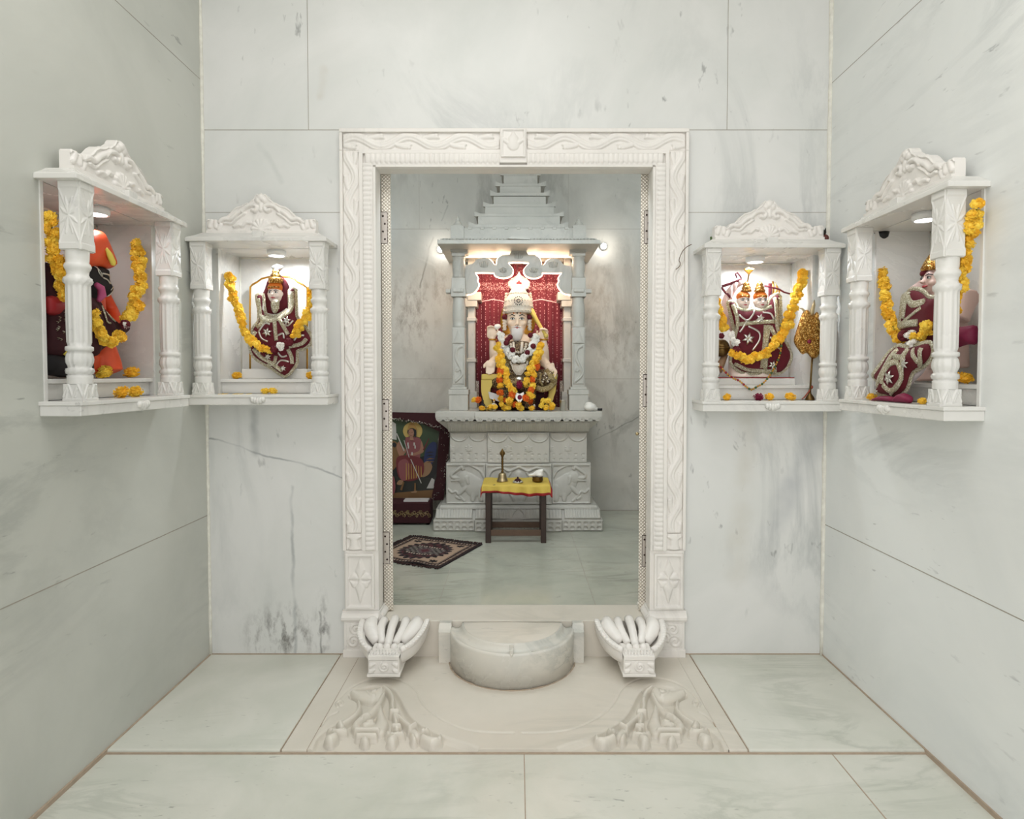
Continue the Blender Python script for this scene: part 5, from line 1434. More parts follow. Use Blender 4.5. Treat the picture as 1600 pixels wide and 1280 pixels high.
# blooms, idols and vessels along the altar top
lg = 'loose marigolds on the altar top'
bl = [(753,639,'y'),(766,637,'y'),(773,637,'y'),(794,639,'y'),(831,639,'y'),(853,638,'y'),(862,639,'y')]
names = ['leftmost yellow marigold along the altar edge', 'left one of two yellow marigolds below the white statuette', 'right one of two yellow marigolds below the white statuette', 'yellow marigold on the altar edge left of the marigold pile', 'yellow marigold on the altar edge below the small silver figure', 'yellow marigold on the altar edge right of the silver figure', 'rightmost yellow marigold along the altar edge']
for (x, y, k_), nm in zip(bl, names): loose(x, y-1, Y=1.645, r=.0245, kind=k_, label=nm, group=lg)
for (x, y, k_, nm) in ((741,625,'y','yellow marigold standing beside the left altar pillar'), (747,625,'o','orange marigold standing beside the left altar pillar'), (849,627,'y','yellow marigold before the right throne leg'), (783,623,'y','left yellow bloom at the top of the marigold pile'), (791,624,'o','small orange bloom at the top left of the marigold pile'), (797,629,'y','large yellow bloom in the middle of the marigold pile'), (804,632,'o','orange bloom at the front of the marigold pile'), (811,633,'y','large yellow bloom at the front right of the marigold pile'), (784,632,'y','yellow bloom at the left foot of the marigold pile')):
    big = x in (797, 811)
    c = P(x, y, 1.70 if y < 630 else 1.66); r_ = .034 if big else .0255
    o = bloom(c, r_, k_, None, 'marigold'); tag(o, nm, 'flower', lg)
o = bloom(S(812, 601, -.31), .034, 'r', None, 'pink_rosette'); tag(o, 'pink rosette pinned at the lap of the bearded statue', 'flower')
mb = MB(); q = P(812, 620, 1.66); poly = [(q.x+x, q.z+z) for x, z in ((-.026,.03),(-.034,.01),(-.026,-.012),(0,-.045),(.026,-.012),(.034,.01),(.026,.03),(0,.022))]
mb.prism(poly, q.y-.006, q.y+.006, axis='y'); jr = thing('jewelled_brooch', 'pink jewelled silver brooch above the marigold pile', 'brooch', tuple(q)); mb.build('mount', M['silver'], jr, bevel=.003)
mb = MB(); mb.ell(q+Vector((0,-.008,-.004)), (.016,.006,.018), 10, 8); mb.build('stone', M['rose'], jr)
mb = MB(); c = P(879.5, 641, 1.68); mb.lathe([(.016,0),(.020,.002),(.024,.075),(.026,.078),(.024,.078),(.020,.01),(0,.01)], (c.x, 1.70, SLAB), 24)
o = mb.build('steel_tumbler', M['silver']); tag(o, 'steel tumbler on the altar beside the right pillar plinth', 'tumbler')
cn = thing('conch_shell', 'large white conch on the right end of the altar top', 'shell', (P(922, 640, 1.66).x, 1.68, SLAB))
mb = MB(); c = P(922, 636, 1.68); mb.ell((c.x, 1.68, SLAB+.030), (.045,.04,.030)); mb.ell((c.x-.008, 1.675, SLAB+.048), (.03,.03,.018)); mb.tube([(c.x+.03,1.68,SLAB+.02), (c.x+.06,1.68,SLAB+.012)], [.022,.006], 10); mb.build('shell', M['shell'], cn, remesh=.004, smooth_it=2)
mb = MB(); mb.tube([(c.x+.052,1.672,SLAB+.012), (c.x+.085,1.668,SLAB+.012)], [.008,.009], 8); mb.build('black_tip', M['dark'], cn)
# small figures among the flowers
def figurine(px, py, Y, h, mat, label, cat='figurine', dark=False):
    c = P(px, py, Y); root = thing('figurine', label, cat, (c.x, Y, SLAB), 0, 'small figures on the altar top')
    mb = MB(); z = SLAB
    mb.lathe([(h*.30,0),(h*.32,.05*h),(h*.24,.10*h)], (c.x, Y, z), 16); mb.build('base', M['silver'] if not dark else M['dark'], root)
    mb = MB(); mb.ell((c.x, Y, z+h*.28), (h*.24,h*.18,h*.2)); mb.ell((c.x, Y, z+h*.5), (h*.16,h*.12,h*.22)); mb.ell((c.x, Y-.002, z+h*.78), (h*.11,h*.11,h*.13))
    for s in (-1, 1): mb.tube([(c.x+s*h*.14,Y,z+h*.62), (c.x+s*h*.26,Y-.01,z+h*.46), (c.x+s*h*.14,Y-h*.18,z+h*.36)], h*.05, 6)
    mb.build('body', mat, root, remesh=.004, smooth_it=2)
    mb = MB(); mb.lathe([(h*.11,0),(h*.12,.03*h),(h*.07,.14*h),(0,.2*h)], (c.x, Y, z+h*.84), 12); mb.build('crown', M['gold'] if not dark else M['dark'], root)
for (x, y, k_, nm) in ((800,618,'o','orange bloom above the marigold pile'), (823,624,'y','yellow bloom right of the jewelled brooch'), (829,627,'o','orange bloom right of the jewelled brooch'), (846,633,'y','yellow bloom left of the brass figure'), (856,626,'y','yellow bloom above the brass figure'), (814,638,'y','small yellow bloom at the foot of the marigold pile'), (788,637,'y','yellow bloom low between the white statuette and the marigold pile'), (863,633,'y','yellow bloom right of the brass figure')):
    o = bloom(P(x, y, 1.68), .0245, k_, None, 'marigold'); tag(o, nm, 'flower', lg)
figurine(772, 630, 1.70, .085, M['silver'], 'small white statuette between the left throne leg and the marigold pile')
figurine(754, 630, 1.72, .080, M['ink'], 'small black idol before the left throne leg', dark=True)
figurine(833, 630, 1.72, .075, M['silver'], 'small silver figure right of the marigold pile')
figurine(857, 632, 1.70, .060, M['brass'], 'small brass figure before the right throne leg')
mb = MB(); c = P(762, 633, 1.67); mb.lathe([(.018,0),(.016,.004),(.006,.008),(.006,.02),(.030,.03),(.032,.036),(.022,.033),(0,.03)], (c.x, 1.67, SLAB), 20)
o = mb.build('oil_lamp', M['brass']); tag(o, 'small brass oil lamp at the left front of the altar top', 'oil lamp')
mb = MB(); c = P(771, 620, 1.76)
a, b = P(763, 612, 1.74), P(782, 622, 1.74)
mb.add([(a.x, 1.74, a.z), (b.x, 1.72, b.z+.02), (b.x+.005, 1.70, b.z-.03), (a.x+.012, 1.70, a.z-.05)], [(0,1,2,3)])
o = mb.build('folded_note', M['paper']); so = o.modifiers.new('t', 'SOLIDIFY'); so.thickness = .002; tag(o, 'folded pale paper leaning left of the marigold garland', 'paper')
# ------------------------------------------------------------ door leaves, opened into the shrine
def leaf(name, x0px, x1px, s, hinges):
    yl = .076; a = P(x0px, 600, yl).x; b = P(x1px, 600, yl).x
    zb = DZ0+.004; zt = 2.16; phi = R(15.5)
    mb = MB(); hinge_x = a if s < 0 else b
    d = Vector((s*math.sin(phi), math.cos(phi), 0)); L = .56
    def pt(x, t, z): return Vector((x, yl, z)) + d*t
    vs = [pt(a,0,zb), pt(b,0,zb), pt(b,L,zb), pt(a,L,zb), pt(a,0,zt), pt(b,0,zt), pt(b,L,zt), pt(a,L,zt)]
    mb.add(vs, [(0,3,2,1),(4,5,6,7),(0,1,5,4),(1,2,6,5),(2,3,7,6),(3,0,4,7)])
    o = mb.build(name, M['emboss'], kind='structure', bevel=.002)
    for (y0, y1) in hinges:
        mb = MB(); z1_, z0_ = P(606, y0, yl).z, P(606, y1, yl).z; w_ = (b-a)*.62
        xa = a if s < 0 else b-w_
        mb.box((xa-.001, yl-.0012, z0_-.002), (xa+w_+.002, yl+.004, z1_+.003), 1)
        mb.box((xa, yl-.003, z0_), (xa+w_, yl+.004, z1_), 0)
        for i in range(4):
            zz = z0_+(z1_-z0_)*(i+.5)/4; xx = xa+w_*(.35 if i % 2 else .65)
            MX = Matrix.Translation((xx, yl-.003, zz)) @ Matrix.Rotation(PI/2, 4, 'X'); mb.lathe([(.0045,0),(.0045,.001),(0,.0012)], n=10, M=MX, mi=1)
        mb.build('hinge_plate', [M['hinge'], M['wood']], o)
    return o
leaf('door_1', 597, 612.5, -1, ((332,380),(625,672),(832,880)))
lf = leaf('door_2', 999.5, 1014.5, 1, ((330,380),(586,635),(837,885)))
mb = MB(); p = P(995.5, 678, .09); mb.ell(p, .008, 10, 8); mb.tube([p, p+Vector((.012,.01,0))], .004, 6); mb.build('door_knob', M['brass'], lf)

# ------------------------------------------------------------ low wooden table before the altar
T0 = PZ(763, 849, ZI); T1 = PZ(849, 849, ZI); YT0 = T0.y
tab = thing('low_table', 'low dark wooden table under a yellow cloth before the altar', 'table', ((T0.x+T1.x)/2, YT0+.14, ZI))
tz = P(808, 757, YT0-.01).z - .006
xa, xb = P(758.5, 840, YT0).x, P(853.5, 840, YT0).x; lw = .036; yb = YT0+.25
for x_ in (xa, xb-lw):
    for y_ in (YT0, yb-lw):
        mb = MB(); mb.box((x_, y_, ZI), (x_+lw, y_+lw, tz-.02)); mb.build('leg', M['wood'], tab, bevel=.003)
for y_ in (YT0+.008, yb-.028):
    z_ = P(0, 838, YT0).z if y_ < YT0+.1 else P(0, 838, YT0).z+.0
    mb = MB(); mb.box((xa+lw*.5, y_, z_), (xb-lw*.5, y_+.02, z_+.038)); mb.build('stretcher', M['wood_edge'], tab, bevel=.002)
for x_ in (xa+.008, xb-.028):
    mb = MB(); mb.box((x_, YT0+lw*.5, z_+.05), (x_+.02, yb-lw*.5, z_+.085)); mb.build('stretcher', M['wood'], tab, bevel=.002)
mb = MB(); mb.box((xa, YT0, tz-.055), (xb, yb, tz-.018)); mb.build('apron', M['wood'], tab, bevel=.002)
mb = MB(); mb.box((xa-.012, YT0-.012, tz-.02), (xb+.012, yb+.012, tz)); mb.build('table_top', M['wood'], tab, bevel=.003)
# cloth: one draped sheet with a red hem
nx, ny = 70, 44
cxa, cxb = xa-.020, xb+.022; cya, cyb = YT0-.022, yb+.016
def drape(i, j):
    u = i/nx; v = j/ny
    # parametric length over the top with overhang at the front and sides
    ov = .062; ox = .030
    s = -ov + (cyb-cya+ov)*v; q = -ox + (cxb-cxa+2*ox)*u
    x = cxa+min(max(q, 0), cxb-cxa); y = cya+max(s, 0); z = tz+.004
    wav = math.sin(u*21+1.2*math.sin(u*9))*.5+.6*math.sin(u*37+2)
    if s < 0: z += s*(1-.18*math.sin(u*6.0+.4)); y -= .016*wav*(-s/ov) + .004
    if q < 0: z += q*1.0; x += q*.35
    if q > cxb-cxa: z -= (q-(cxb-cxa))*1.0; x += (q-(cxb-cxa))*.55
    if s >= 0 and 0 < q < cxb-cxa: z += .0035*math.sin(u*14+v*6)*max(0, 1-s*7) + .0015*math.sin(u*33-v*9)
    return (x, y, max(z, tz-.075))
mb = MB(); vs = [drape(i, j) for j in range(ny+1) for i in range(nx+1)]; fs = []; mi = []
for j in range(ny):
    for i in range(nx):
        a = j*(nx+1)+i; fs.append((a, a+1, a+nx+2, a+nx+1)); mi.append(1 if (j < 2 or i < 3 or i >= nx-3) else 0)
mb.add(vs, fs, 0, True); mb.m = mi
o = mb.build('table_cloth', [M['yellow_cloth'], M['red']]); so = o.modifiers.new('t', 'SOLIDIFY'); so.thickness = .0025
tag(o, 'yellow cloth with a red hem draped over the low wooden table', 'cloth')
TZ = tz+.0075
def tp(px, Y): q = P(px, 745, Y); return (q.x, Y, TZ)
c = tp(785, YT0+.10); k = SC(YT0+.10)
bell = thing('hand_bell', 'brass hand bell with a tall ornate handle on the yellow cloth', 'bell', c)
mb = MB(); mb.lathe([(9*k,0),(9.2*k,.004),(8.0*k,.012),(6.6*k,.03),(6.0*k,.046),(4.6*k,.056),(2*k,.060),(0,.061)], c, 28); mb.build('bell_cup', M['brass'], bell)
mb = MB(); h = 31*k; z_ = .058
pr = [(.008,0),(.010,.006),(.007,.012)] + [(.0065+.0022*(i % 2), .014+i*.0085) for i in range(12)] + [(.012,.118),(.013,.126),(.010,.136),(.012,.146),(.006,.152),(.004,.160),(0,.162)]
mb.lathe([(r, z) for r, z in pr], (c[0], c[1], c[2]+z_), 14)
for s in (-1, 1): mb.ell((c[0]+s*.012, c[1], c[2]+z_+.13), (.007,.006,.012), 8, 6)
mb.build('handle', M['bronze'], bell)
c = tp(809, YT0+.055)
inc = thing('kumkum_holder', 'small silver dish with a dark red jewelled dome on the yellow cloth', 'dish', c)
mb = MB(); mb.lathe([(.034,0),(.036,.004),(.030,.005),(0,.004)], c, 24); mb.build('dish', M['silver'], inc)
mb = MB(); mb.ell((c[0], c[1], c[2]+.006), (.024,.022,.022)); mb.ell((c[0], c[1], c[2]+.031), (.006,.006,.008), 8, 6); mb.build('dome', M['velvet_dark'], inc)
mb = MB()
for i in range(9): an = 2*PI*i/9; mb.ell((c[0]+.027*math.cos(an), c[1]+.025*math.sin(an), c[2]+.007), .0055, 8, 6)
mb.build('petals', M['silver'], inc)
c = tp(840, YT0+.08)
mb = MB(); mb.lathe([(.026,0),(.034,.005),(.037,.016),(.034,.028),(.037,.033),(.034,.033),(.030,.026),(.030,.008),(0,.006)], c, 28); o = mb.build('brass_bowl', M['bronze']); tag(o, 'small brass bowl holding a conch on the yellow cloth', 'bowl')
cs = thing('conch_shell', 'cream conch shell resting in the brass bowl on the table', 'shell', (c[0], c[1], c[2]+.03))
mb = MB(); z_ = c[2]+.044
mb.tube([(c[0]-.062,c[1],z_+.0), (c[0]-.03,c[1],z_+.002), (c[0]-.002,c[1],z_+.010), (c[0]+.022,c[1],z_+.022), (c[0]+.030,c[1],z_+.034)], [.005,.012,.022,.022,.010], 14)
mb.ell((c[0]+.012,c[1]-.006,z_+.004), (.026,.022,.016)); mb.ell((c[0]+.026,c[1],z_+.03), (.014,.013,.012)); mb.build('shell', M['shell'], cs, remesh=.003, smooth_it=2)

# ------------------------------------------------------------ rug on the shrine floor
A = PZ(645, 838.5, ZI); B = PZ(754, 851.5, ZI); C = PZ(688, 889, ZI); D = A+C-B
n1, n2 = 150, 120
def rugcol(u, v):
    e = min(u, 1-u)*1.0; f = min(v, 1-v)*.85; m = min(e, f)
    if m < .022: return 0
    if m < .105:
        t = (u if f < e else v)*26
        dd = abs((t % 1)-.5); cc = abs(m-.064)/.022
        if dd*2*1.2+cc*.9 < .75: return 5 if (int(t) % 2) else 1
        return 0 if m < .032 or m > .095 else 2
    if m < .120: return 1 if m < .112 else 0
    x = (u-.5)*2; y = (v-.5)*2; r = math.hypot(x/.62, y/.66)
    a = math.atan2(y, x)
    for sx in (-1, 1):
        for sy in (-1, 1):
            if math.hypot((x-sx*.60)/.10, (y-sy*.62)/.075) < 1+.25*math.sin(6*math.atan2(y-sy*.62, x-sx*.6)): return 0
    if r < 1+.06*math.sin(a*22):
        if r > .86: return 0 if math.sin(a*22) > -.3 else 4
        if abs(abs(y)-.28) < .022 and abs(x) < .34: return 5 if math.sin(x*90) > -.2 else 0
        if abs(x)/.22+abs(y)/.22 < 1: return 3 if abs(x)/.12+abs(y)/.12 < 1 else 4
        if abs(x) < .46 and abs(y) < .24: return 6 if math.sin(x*40+3)*math.sin(y*40) > -.2 else 0
        k_ = math.sin(x*26)*math.sin(y*22)+.4*math.sin(x*47+y*31)
        return 3 if k_ > .25 else (2 if k_ > -.35 else 0)
    return 1
rug = thing('rug', 'small patterned rug with dark border on the shrine floor', 'rug', tuple((A+C)/2))
mb = MB(); vs = []; fs = []; mi = []
for j in range(n2+1):
    for i in range(n1+1):
        u = i/n1; v = j/n2; p = A+(B-A)*u+(D-A)*v
        z = ZI+.004 + .012*max(0, math.sin(u*9+1))*math.exp(-((1-v)/.06)**2) + .002*math.sin(u*13+v*7)
        wob = .006*math.sin(u*17)*(v > .5)
        vs.append((p.x, p.y-wob, max(z, ZI+.003)))
for j in range(n2):
    for i in range(n1):
        a = j*(n1+1)+i; fs.append((a, a+n1+1, a+n1+2, a+1)); mi.append(rugcol((i+.5)/n1, (j+.5)/n2))
mb.add(vs, fs, 0, True); mb.m = mi
RC = [plain('rug_black', (30, 20, 22), .95), plain('rug_beige', (176, 150, 128), .95), plain('rug_dark_brown', (58, 36, 34), .95), plain('rug_maroon', (86, 40, 48), .95), plain('rug_mauve', (94, 76, 78), .95), plain('rug_cream', (200, 184, 164), .95), plain('rug_grey', (112, 104, 98), .95)]
o = mb.build('pile', RC, rug); so = o.modifiers.new('t', 'SOLIDIFY'); so.thickness = .006; so.offset = -.6
mb = MB()
for (p, q, nrm, n_) in ((A, B, (A-D).normalized(), 60), (A, D, (A-B).normalized(), 50), (D, C, (D-A).normalized(), 60)):
    for i in range(n_):
        s = p.lerp(q, (i+random.random()*.8)/n_); L = random.uniform(.012, .030) if nrm != (D-A).normalized() or i > 28 else .006
        e = s+nrm*L+Vector((random.uniform(-.008,.008), random.uniform(-.004,.004), 0))
        mb.tube([(s.x, s.y, ZI+.005), ((s.x+e.x)/2, (s.y+e.y)/2, ZI+.008), (e.x, e.y, ZI+.003)], [.004,.004,.002], 4)
mb.build('fringe', RC[2], rug)['kind'] = 'stuff'

# ------------------------------------------------------------ framed print with velvet drape, and the cloth-covered stand before it
YPn = 1.98
lean = .10
def PP(px, py, dy=0.0):
    q = P(px, py, YPn); t = (q.z-ZI)/.9
    return P(px, py, YPn+lean*t+dy)
pic = thing('religious_print', 'dim framed print of a haloed figure with a bow leaning by the altar', 'picture', (P(640, 800, YPn).x, YPn, ZI))
cols = dict(bg=(40,40,32), green=(54,72,44), halo=(186,158,86), skin=(158,112,88), red=(106,32,36), pink=(134,72,74), hair=(28,22,20), gold=(170,130,66), blue=(28,42,88), brown=(120,86,48), tan=(150,116,84), white=(190,186,178), dark=(24,22,22))
PM = {k: plain('print_'+k, v, .45) for k, v in cols.items()}
keys = list(cols); lay = [0]
def poly(mb, pts, col, sm=False):
    lay[0] += 1; d = -.0006*lay[0]
    pp = smooth_path(pts, 4, True) if sm else pts
    w = [PP(x, y) for x, y in pp]
    from mathutils.geometry import tessellate_polygon
    tri = tessellate_polygon([[Vector((x, -y, 0)) for x, y in pp]])
    mb.add([q+Vector((0, d, 0)) for q in w], [tuple(t) for t in tri], keys.index(col))
def c8(*pts): return [(605+x/6.733, 640+y/6.737) for x, y in pts]
mb = MB()
a, b, c_, d_ = PP(556, 655), PP(684, 668), PP(684, 778), PP(556, 778)
mb.add([d_+Vector((0,.012,0)), c_+Vector((0,.012,0)), b+Vector((0,.012,0)), a+Vector((0,.012,0)), d_+Vector((0,0,0)), c_, b, a], [(4,5,6,7),(3,2,1,0),(0,1,5,4),(1,2,6,5),(2,3,7,6),(3,0,4,7)], keys.index('bg'))
mb.build('board', [PM[k] for k in keys], pic)
mb = MB()
poly(mb, c8((40,100),(220,100),(560,200),(540,300),(460,480),(200,520),(40,400)), 'green'); poly(mb, c8((40,520),(540,480),(540,640),(480,720),(40,700)), 'dark')
poly(mb, c8((40,880),(540,840),(540,930),(40,930)), 'brown'); poly(mb, c8((415,830),(470,720),(500,740),(490,800),(510,830)), 'white')
poly(mb, c8((48,120),(92,150),(100,320),(48,310)), 'white')
poly(mb, c8((40,360),(70,330),(130,380),(150,520),(60,640),(40,640)), 'brown', True); poly(mb, c8((50,370),(75,345),(100,370),(80,400)), 'dark', True)
poly(mb, c8((400,440),(460,350),(520,360),(500,520),(440,600),(390,560)), 'blue', True); poly(mb, c8((370,640),(390,560),(440,545),(475,600),(440,680),(370,710)), 'tan', True)
for q in range(4): poly(mb, c8((400+q*4,460+q*34),(450,440+q*34),(500,452+q*32),(450,455+q*34)), 'dark' if q < 2 else 'brown')
poly(mb, [(605+(270+102*math.cos(2*PI*i/28))/6.733, 640+(225+95*math.sin(2*PI*i/28))/6.737) for i in range(28)], 'halo')
poly(mb, c8((170,400),(185,320),(225,285),(320,285),(380,330),(385,460),(350,500),(200,500)), 'green', True)
poly(mb, c8((195,300),(240,290),(320,290),(365,340),(350,480),(330,520),(220,520),(200,420)), 'pink', True)
poly(mb, c8((130,330),(100,400),(140,500),(180,470),(200,430),(160,380)), 'skin', True); poly(mb, c8((360,330),(385,400),(380,450),(300,480),(250,490),(250,465),(340,430)), 'skin', True)
poly(mb, c8((100,520),(180,480),(330,500),(385,560),(380,680),(300,740),(200,750),(120,700)), 'red', True); poly(mb, c8((120,560),(200,520),(240,600),(200,740),(140,720)), 'pink', True)
for q in range(7): x = 200+q*26; poly(mb, c8((x,560+q*6),(x+7,560+q*6),(x+12,735-q*5),(x,740-q*5)), 'gold')
poly(mb, c8((105,780),(130,740),(175,750),(150,790)), 'tan', True); poly(mb, c8((170,755),(185,760),(160,850),(140,840)), 'brown'); poly(mb, c8((290,770),(305,770),(308,860),(285,860)), 'brown')
poly(mb, c8((250,860),(320,850),(310,872),(262,875)), 'tan')
poly(mb, c8((218,240),(228,180),(265,160),(302,180),(312,240),(306,290),(285,270),(240,262)), 'hair', True); poly(mb, c8((229,245),(236,210),(270,203),(286,240),(276,285),(256,300),(238,280)), 'skin', True); poly(mb, c8((245,280),(275,280),(285,320),(240,320)), 'skin')
poly(mb, c8((222,215),(230,165),(262,140),(300,165),(318,215),(280,195),(250,195)), 'gold', True)
poly(mb, c8((236,238),(246,236),(246,241),(236,242)), 'dark'); poly(mb, c8((260,238),(272,236),(272,241),(260,242)), 'dark'); poly(mb, c8((246,268),(264,268),(256,273)), 'red')
for pts in (((180,320),(186,318),(240,500),(234,502)), ((250,520),(258,518),(368,770),(360,772)), ((100,250),(110,246),(190,430),(180,436)), ((380,420),(440,300),(446,304),(392,426))): poly(mb, c8(*pts), 'white' if pts[0][0] < 300 else 'red')
for (x, y) in ((225,360),(290,360),(300,390),(268,460),(230,390)): poly(mb, c8((x-7,y-16),(x+7,y-16),(x+7,y+16),(x-7,y+16)), 'white')
poly(mb, c8((60,720),(80,705),(95,800),(80,880),(50,880)), 'pink', True)
mb.build('picture', [PM[k] for k in keys], pic)
mb = MB()
dr = thing('velvet_drape', 'maroon velvet drape with tinsel edge hung over the print beside the altar', 'drape', (P(650, 800, YPn).x, YPn+.08, ZI))
def strip(mb, pts, dy, mi=0):
    w = [PP(x, y, dy) for x, y in pts]
    from mathutils.geometry import tessellate_polygon
    tri = tessellate_polygon([[Vector((x, -y, 0)) for x, y in pts]]); n0 = len(w)
    mb.add(w + [q+Vector((0,.012,0)) for q in w], [tuple(t) for t in tri] + [tuple(n0+i for i in reversed(t)) for t in tri] + [(i, (i+1) % n0, n0+(i+1) % n0, n0+i) for i in range(n0)], mi)
strip(mb, [(556,643),(702,646),(702,682),(660,662),(618,654),(556,650)], -.05)
strip(mb, c8((555,180),(640,240),(655,300),(640,520),(610,800),(590,950),(480,960),(470,900),(520,700),(535,400)), -.05)
mb.build('cloth', M['velvet_dark'], dr)
mb = MB(); 
for path in (c8((45,100),(140,105),(280,130),(400,150),(480,175),(560,185),(650,280)), c8((640,480),(625,560),(600,660),(605,700)), c8((535,880),(490,920),(480,960),(545,1000))):
    pts = [PP(x, y, -.058) for x, y in smooth_path(path, 6)]
    for p in resample(pts, .008): mb.ell(p+Vector((random.uniform(-.006,.006), 0, random.uniform(-.008,.008))), random.uniform(.003,.006), 5, 4)
mb.build('tinsel_edge', M['tinsel'], dr)
mb = MB()
for q in range(16):
    x, y = random.uniform(560, 630), random.uniform(250, 900); p = PP(*c8((x, y))[0], -.052); mb.ell(p, .003, 5, 4)
mb.build('spangles', M['tinsel'], dr)['kind'] = 'stuff'
YB2 = PZ(640, 821, ZI).y
stn = thing('book_stand', 'low stand under a maroon embroidered cloth before the print', 'stand', (P(640, 800, YB2).x, YB2+.08, ZI))
xa2, xb2 = P(560, 800, YB2).x, P(672, 800, YB2).x; ztop = P(640, 785, YB2).z
mb = MB(); mb.box((xa2, YB2, ZI+.012), (xb2, YB2+.16, ztop)); mb.build('cloth_cover', M['velvet_dark'], stn, bevel=.012, seg=3)
mb = MB()
for q in range(3):
    for xx in (xa2+.02, xb2-.03): mb.box((xx, YB2+.02, ZI), (xx+.02, YB2+.04, ZI+.014))
mb.build('foot', M['wood'], stn)
mb = MB(); zc_ = (ZI+ztop)/2
for i in range(18):
    x_ = P(614+i*3.3, 800, YB2).x
    mb.tube([(p[0], YB2-.001, p[1]) for p in spiral(x_, zc_+.012*math.sin(i*2.1), .016, .004, i, 1.3, 12)], .0022, 4)
mb.build('embroidery', M['goldlace'], stn)
mb = MB(); q0, q1 = P(631, 790, YB2+.02), P(671, 778, YB2+.02)
mb.box((q0.x, YB2+.010, ztop+.001), (q1.x-.01, YB2+.10, ztop+.012)); o = mb.build('paper_booklet', M['paper']); tag(o, 'pale printed booklet lying on the maroon covered stand', 'booklet')
# ------------------------------------------------------------ statues and offerings in the four niches
def NP(k, px, py, yl):
    n = NI[k]
    if n['rot'] == 0: return P(px, py, yl)
    return PX(px, py, n['o'][0]-yl) if n['rot'] > 0 else PX(px, py, n['o'][0]+yl)
class NB(MB):
    """shapes in niche coordinates (x along the wall, y into it, absolute z)"""
    def __init__(s, k): super().__init__(); s.k = k
    def done(s, name, mat, root, **kw):
        z0 = NI[s.k]['z0']; s.v = [(v[0], v[1], v[2]-z0) for v in s.v]; return s.build(name, mat, root, local=True, **kw)
def nroot(k, name, label, cat, group=None):
    n = NI[k]; return thing(name, label, cat, (n['o'][0], n['o'][1], n['z0']), n['rot'], group)
class Puff:
    """padded cloth panel: outline in photo pixels on the plane y=yl, swelling forward"""
    def __init__(s, k, pts, yl, bulge=.02, Rr=.035, sm=3, tilt=0.0, zt=None):
        s.k = k; s.yl = yl; s.bulge = bulge; s.R = Rr
        q = [nat(k, x, y, yl) for x, y in pts]
        s.poly = smooth_path(q, sm, True) if sm else q
        s.ring = s.poly+[s.poly[0]]
        zs = [p[1] for p in s.poly]; s.zm = max(zs); s.tilt = tilt
    def y(s, x, z):
        X = np.array([[x]]); Z = np.array([[z]])
        ins = inpoly(X, Z, s.poly)[0, 0]; d = dseg(X, Z, s.ring)[0, 0] if ins else 0
        return s.yl - s.bulge*math.sqrt(max(0, 1-(1-min(d/s.R, 1))**2)) - s.tilt*(s.zm-z)
    def mesh(s, mb, res=.006, folds=None):
        A = np.array(s.poly); x0, z0 = A.min(0)-res; x1, z1 = A.max(0)+res
        nx = int((x1-x0)/res)+2; nz = int((z1-z0)/res)+2
        XX, ZZ = np.meshgrid(x0+np.arange(nx)*res, z0+np.arange(nz)*res)
        ins = inpoly(XX, ZZ, s.poly); d = dseg(XX, ZZ, s.ring)
        YY = s.yl - s.bulge*np.sqrt(np.clip(1-(1-np.minimum(d/s.R, 1))**2, 0, 1)) - s.tilt*(s.zm-ZZ)
        if folds is not None: YY = YY - folds(XX, ZZ)*np.clip(d/.01, 0, 1)
        idx = {}; vs = []
        def vid(i, j):
            if (i, j) in idx: return idx[(i, j)]
            x, z, y = XX[i, j], ZZ[i, j], YY[i, j]
            if not ins[i, j]:
                best = None
                for (a, b) in zip(s.ring, s.ring[1:]):
                    dx, dz = b[0]-a[0], b[1]-a[1]; L2 = dx*dx+dz*dz+1e-12
                    t = min(1, max(0, ((x-a[0])*dx+(z-a[1])*dz)/L2)); qx, qz = a[0]+t*dx, a[1]+t*dz; dd = (x-qx)**2+(z-qz)**2
                    if best is None or dd < best[0]: best = (dd, qx, qz)
                x, z = best[1], best[2]; y = s.yl - s.tilt*(s.zm-z)
            idx[(i, j)] = len(vs); vs.append((x, y, z)); return idx[(i, j)]
        fs = []
        for i in range(nz-1):
            for j in range(nx-1):
                if ins[i, j] or ins[i+1, j] or ins[i, j+1] or ins[i+1, j+1]:
                    fs.append((vid(i, j), vid(i, j+1), vid(i+1, j+1), vid(i+1, j)))
        mb.add(vs, fs, 0, True); return mb
    def ribbon(s, mb, pts, r, flat=.35, sm=4, closed=False, off=.001):
        q = [nat(s.k, x, y, s.yl) for x, y in pts]
        if sm and len(q) > 2: q = smooth_path(q, sm, closed)
        mb.tube([(x, s.y(x, z)-off, z) for x, z in q], r, 8, flat=flat, closed=closed)
    def edge(s, mb, r, flat=.5): mb.tube([(x, s.yl-.002-s.tilt*(s.zm-z), z) for x, z in s.poly], r, 8, flat=flat, closed=True)
    def star(s, mb, px, py, r, n=6, root=None, mat=None):
        if root is not None: mb = NB(s.k)
        x, z = nat(s.k, px, py, s.yl); y = s.y(x, z)-.004
        for i in range(n):
            a = 2*PI*i/n+.3; mb.tube([(x, y-.004, z), (x+r*.5*math.cos(a), y-.004, z+r*.5*math.sin(a)), (x+r*math.cos(a), y, z+r*math.sin(a))], [r*.16, r*.24, .001], 6, flat=.5)
        if root is not None: mb.done('star_applique', mat, root)
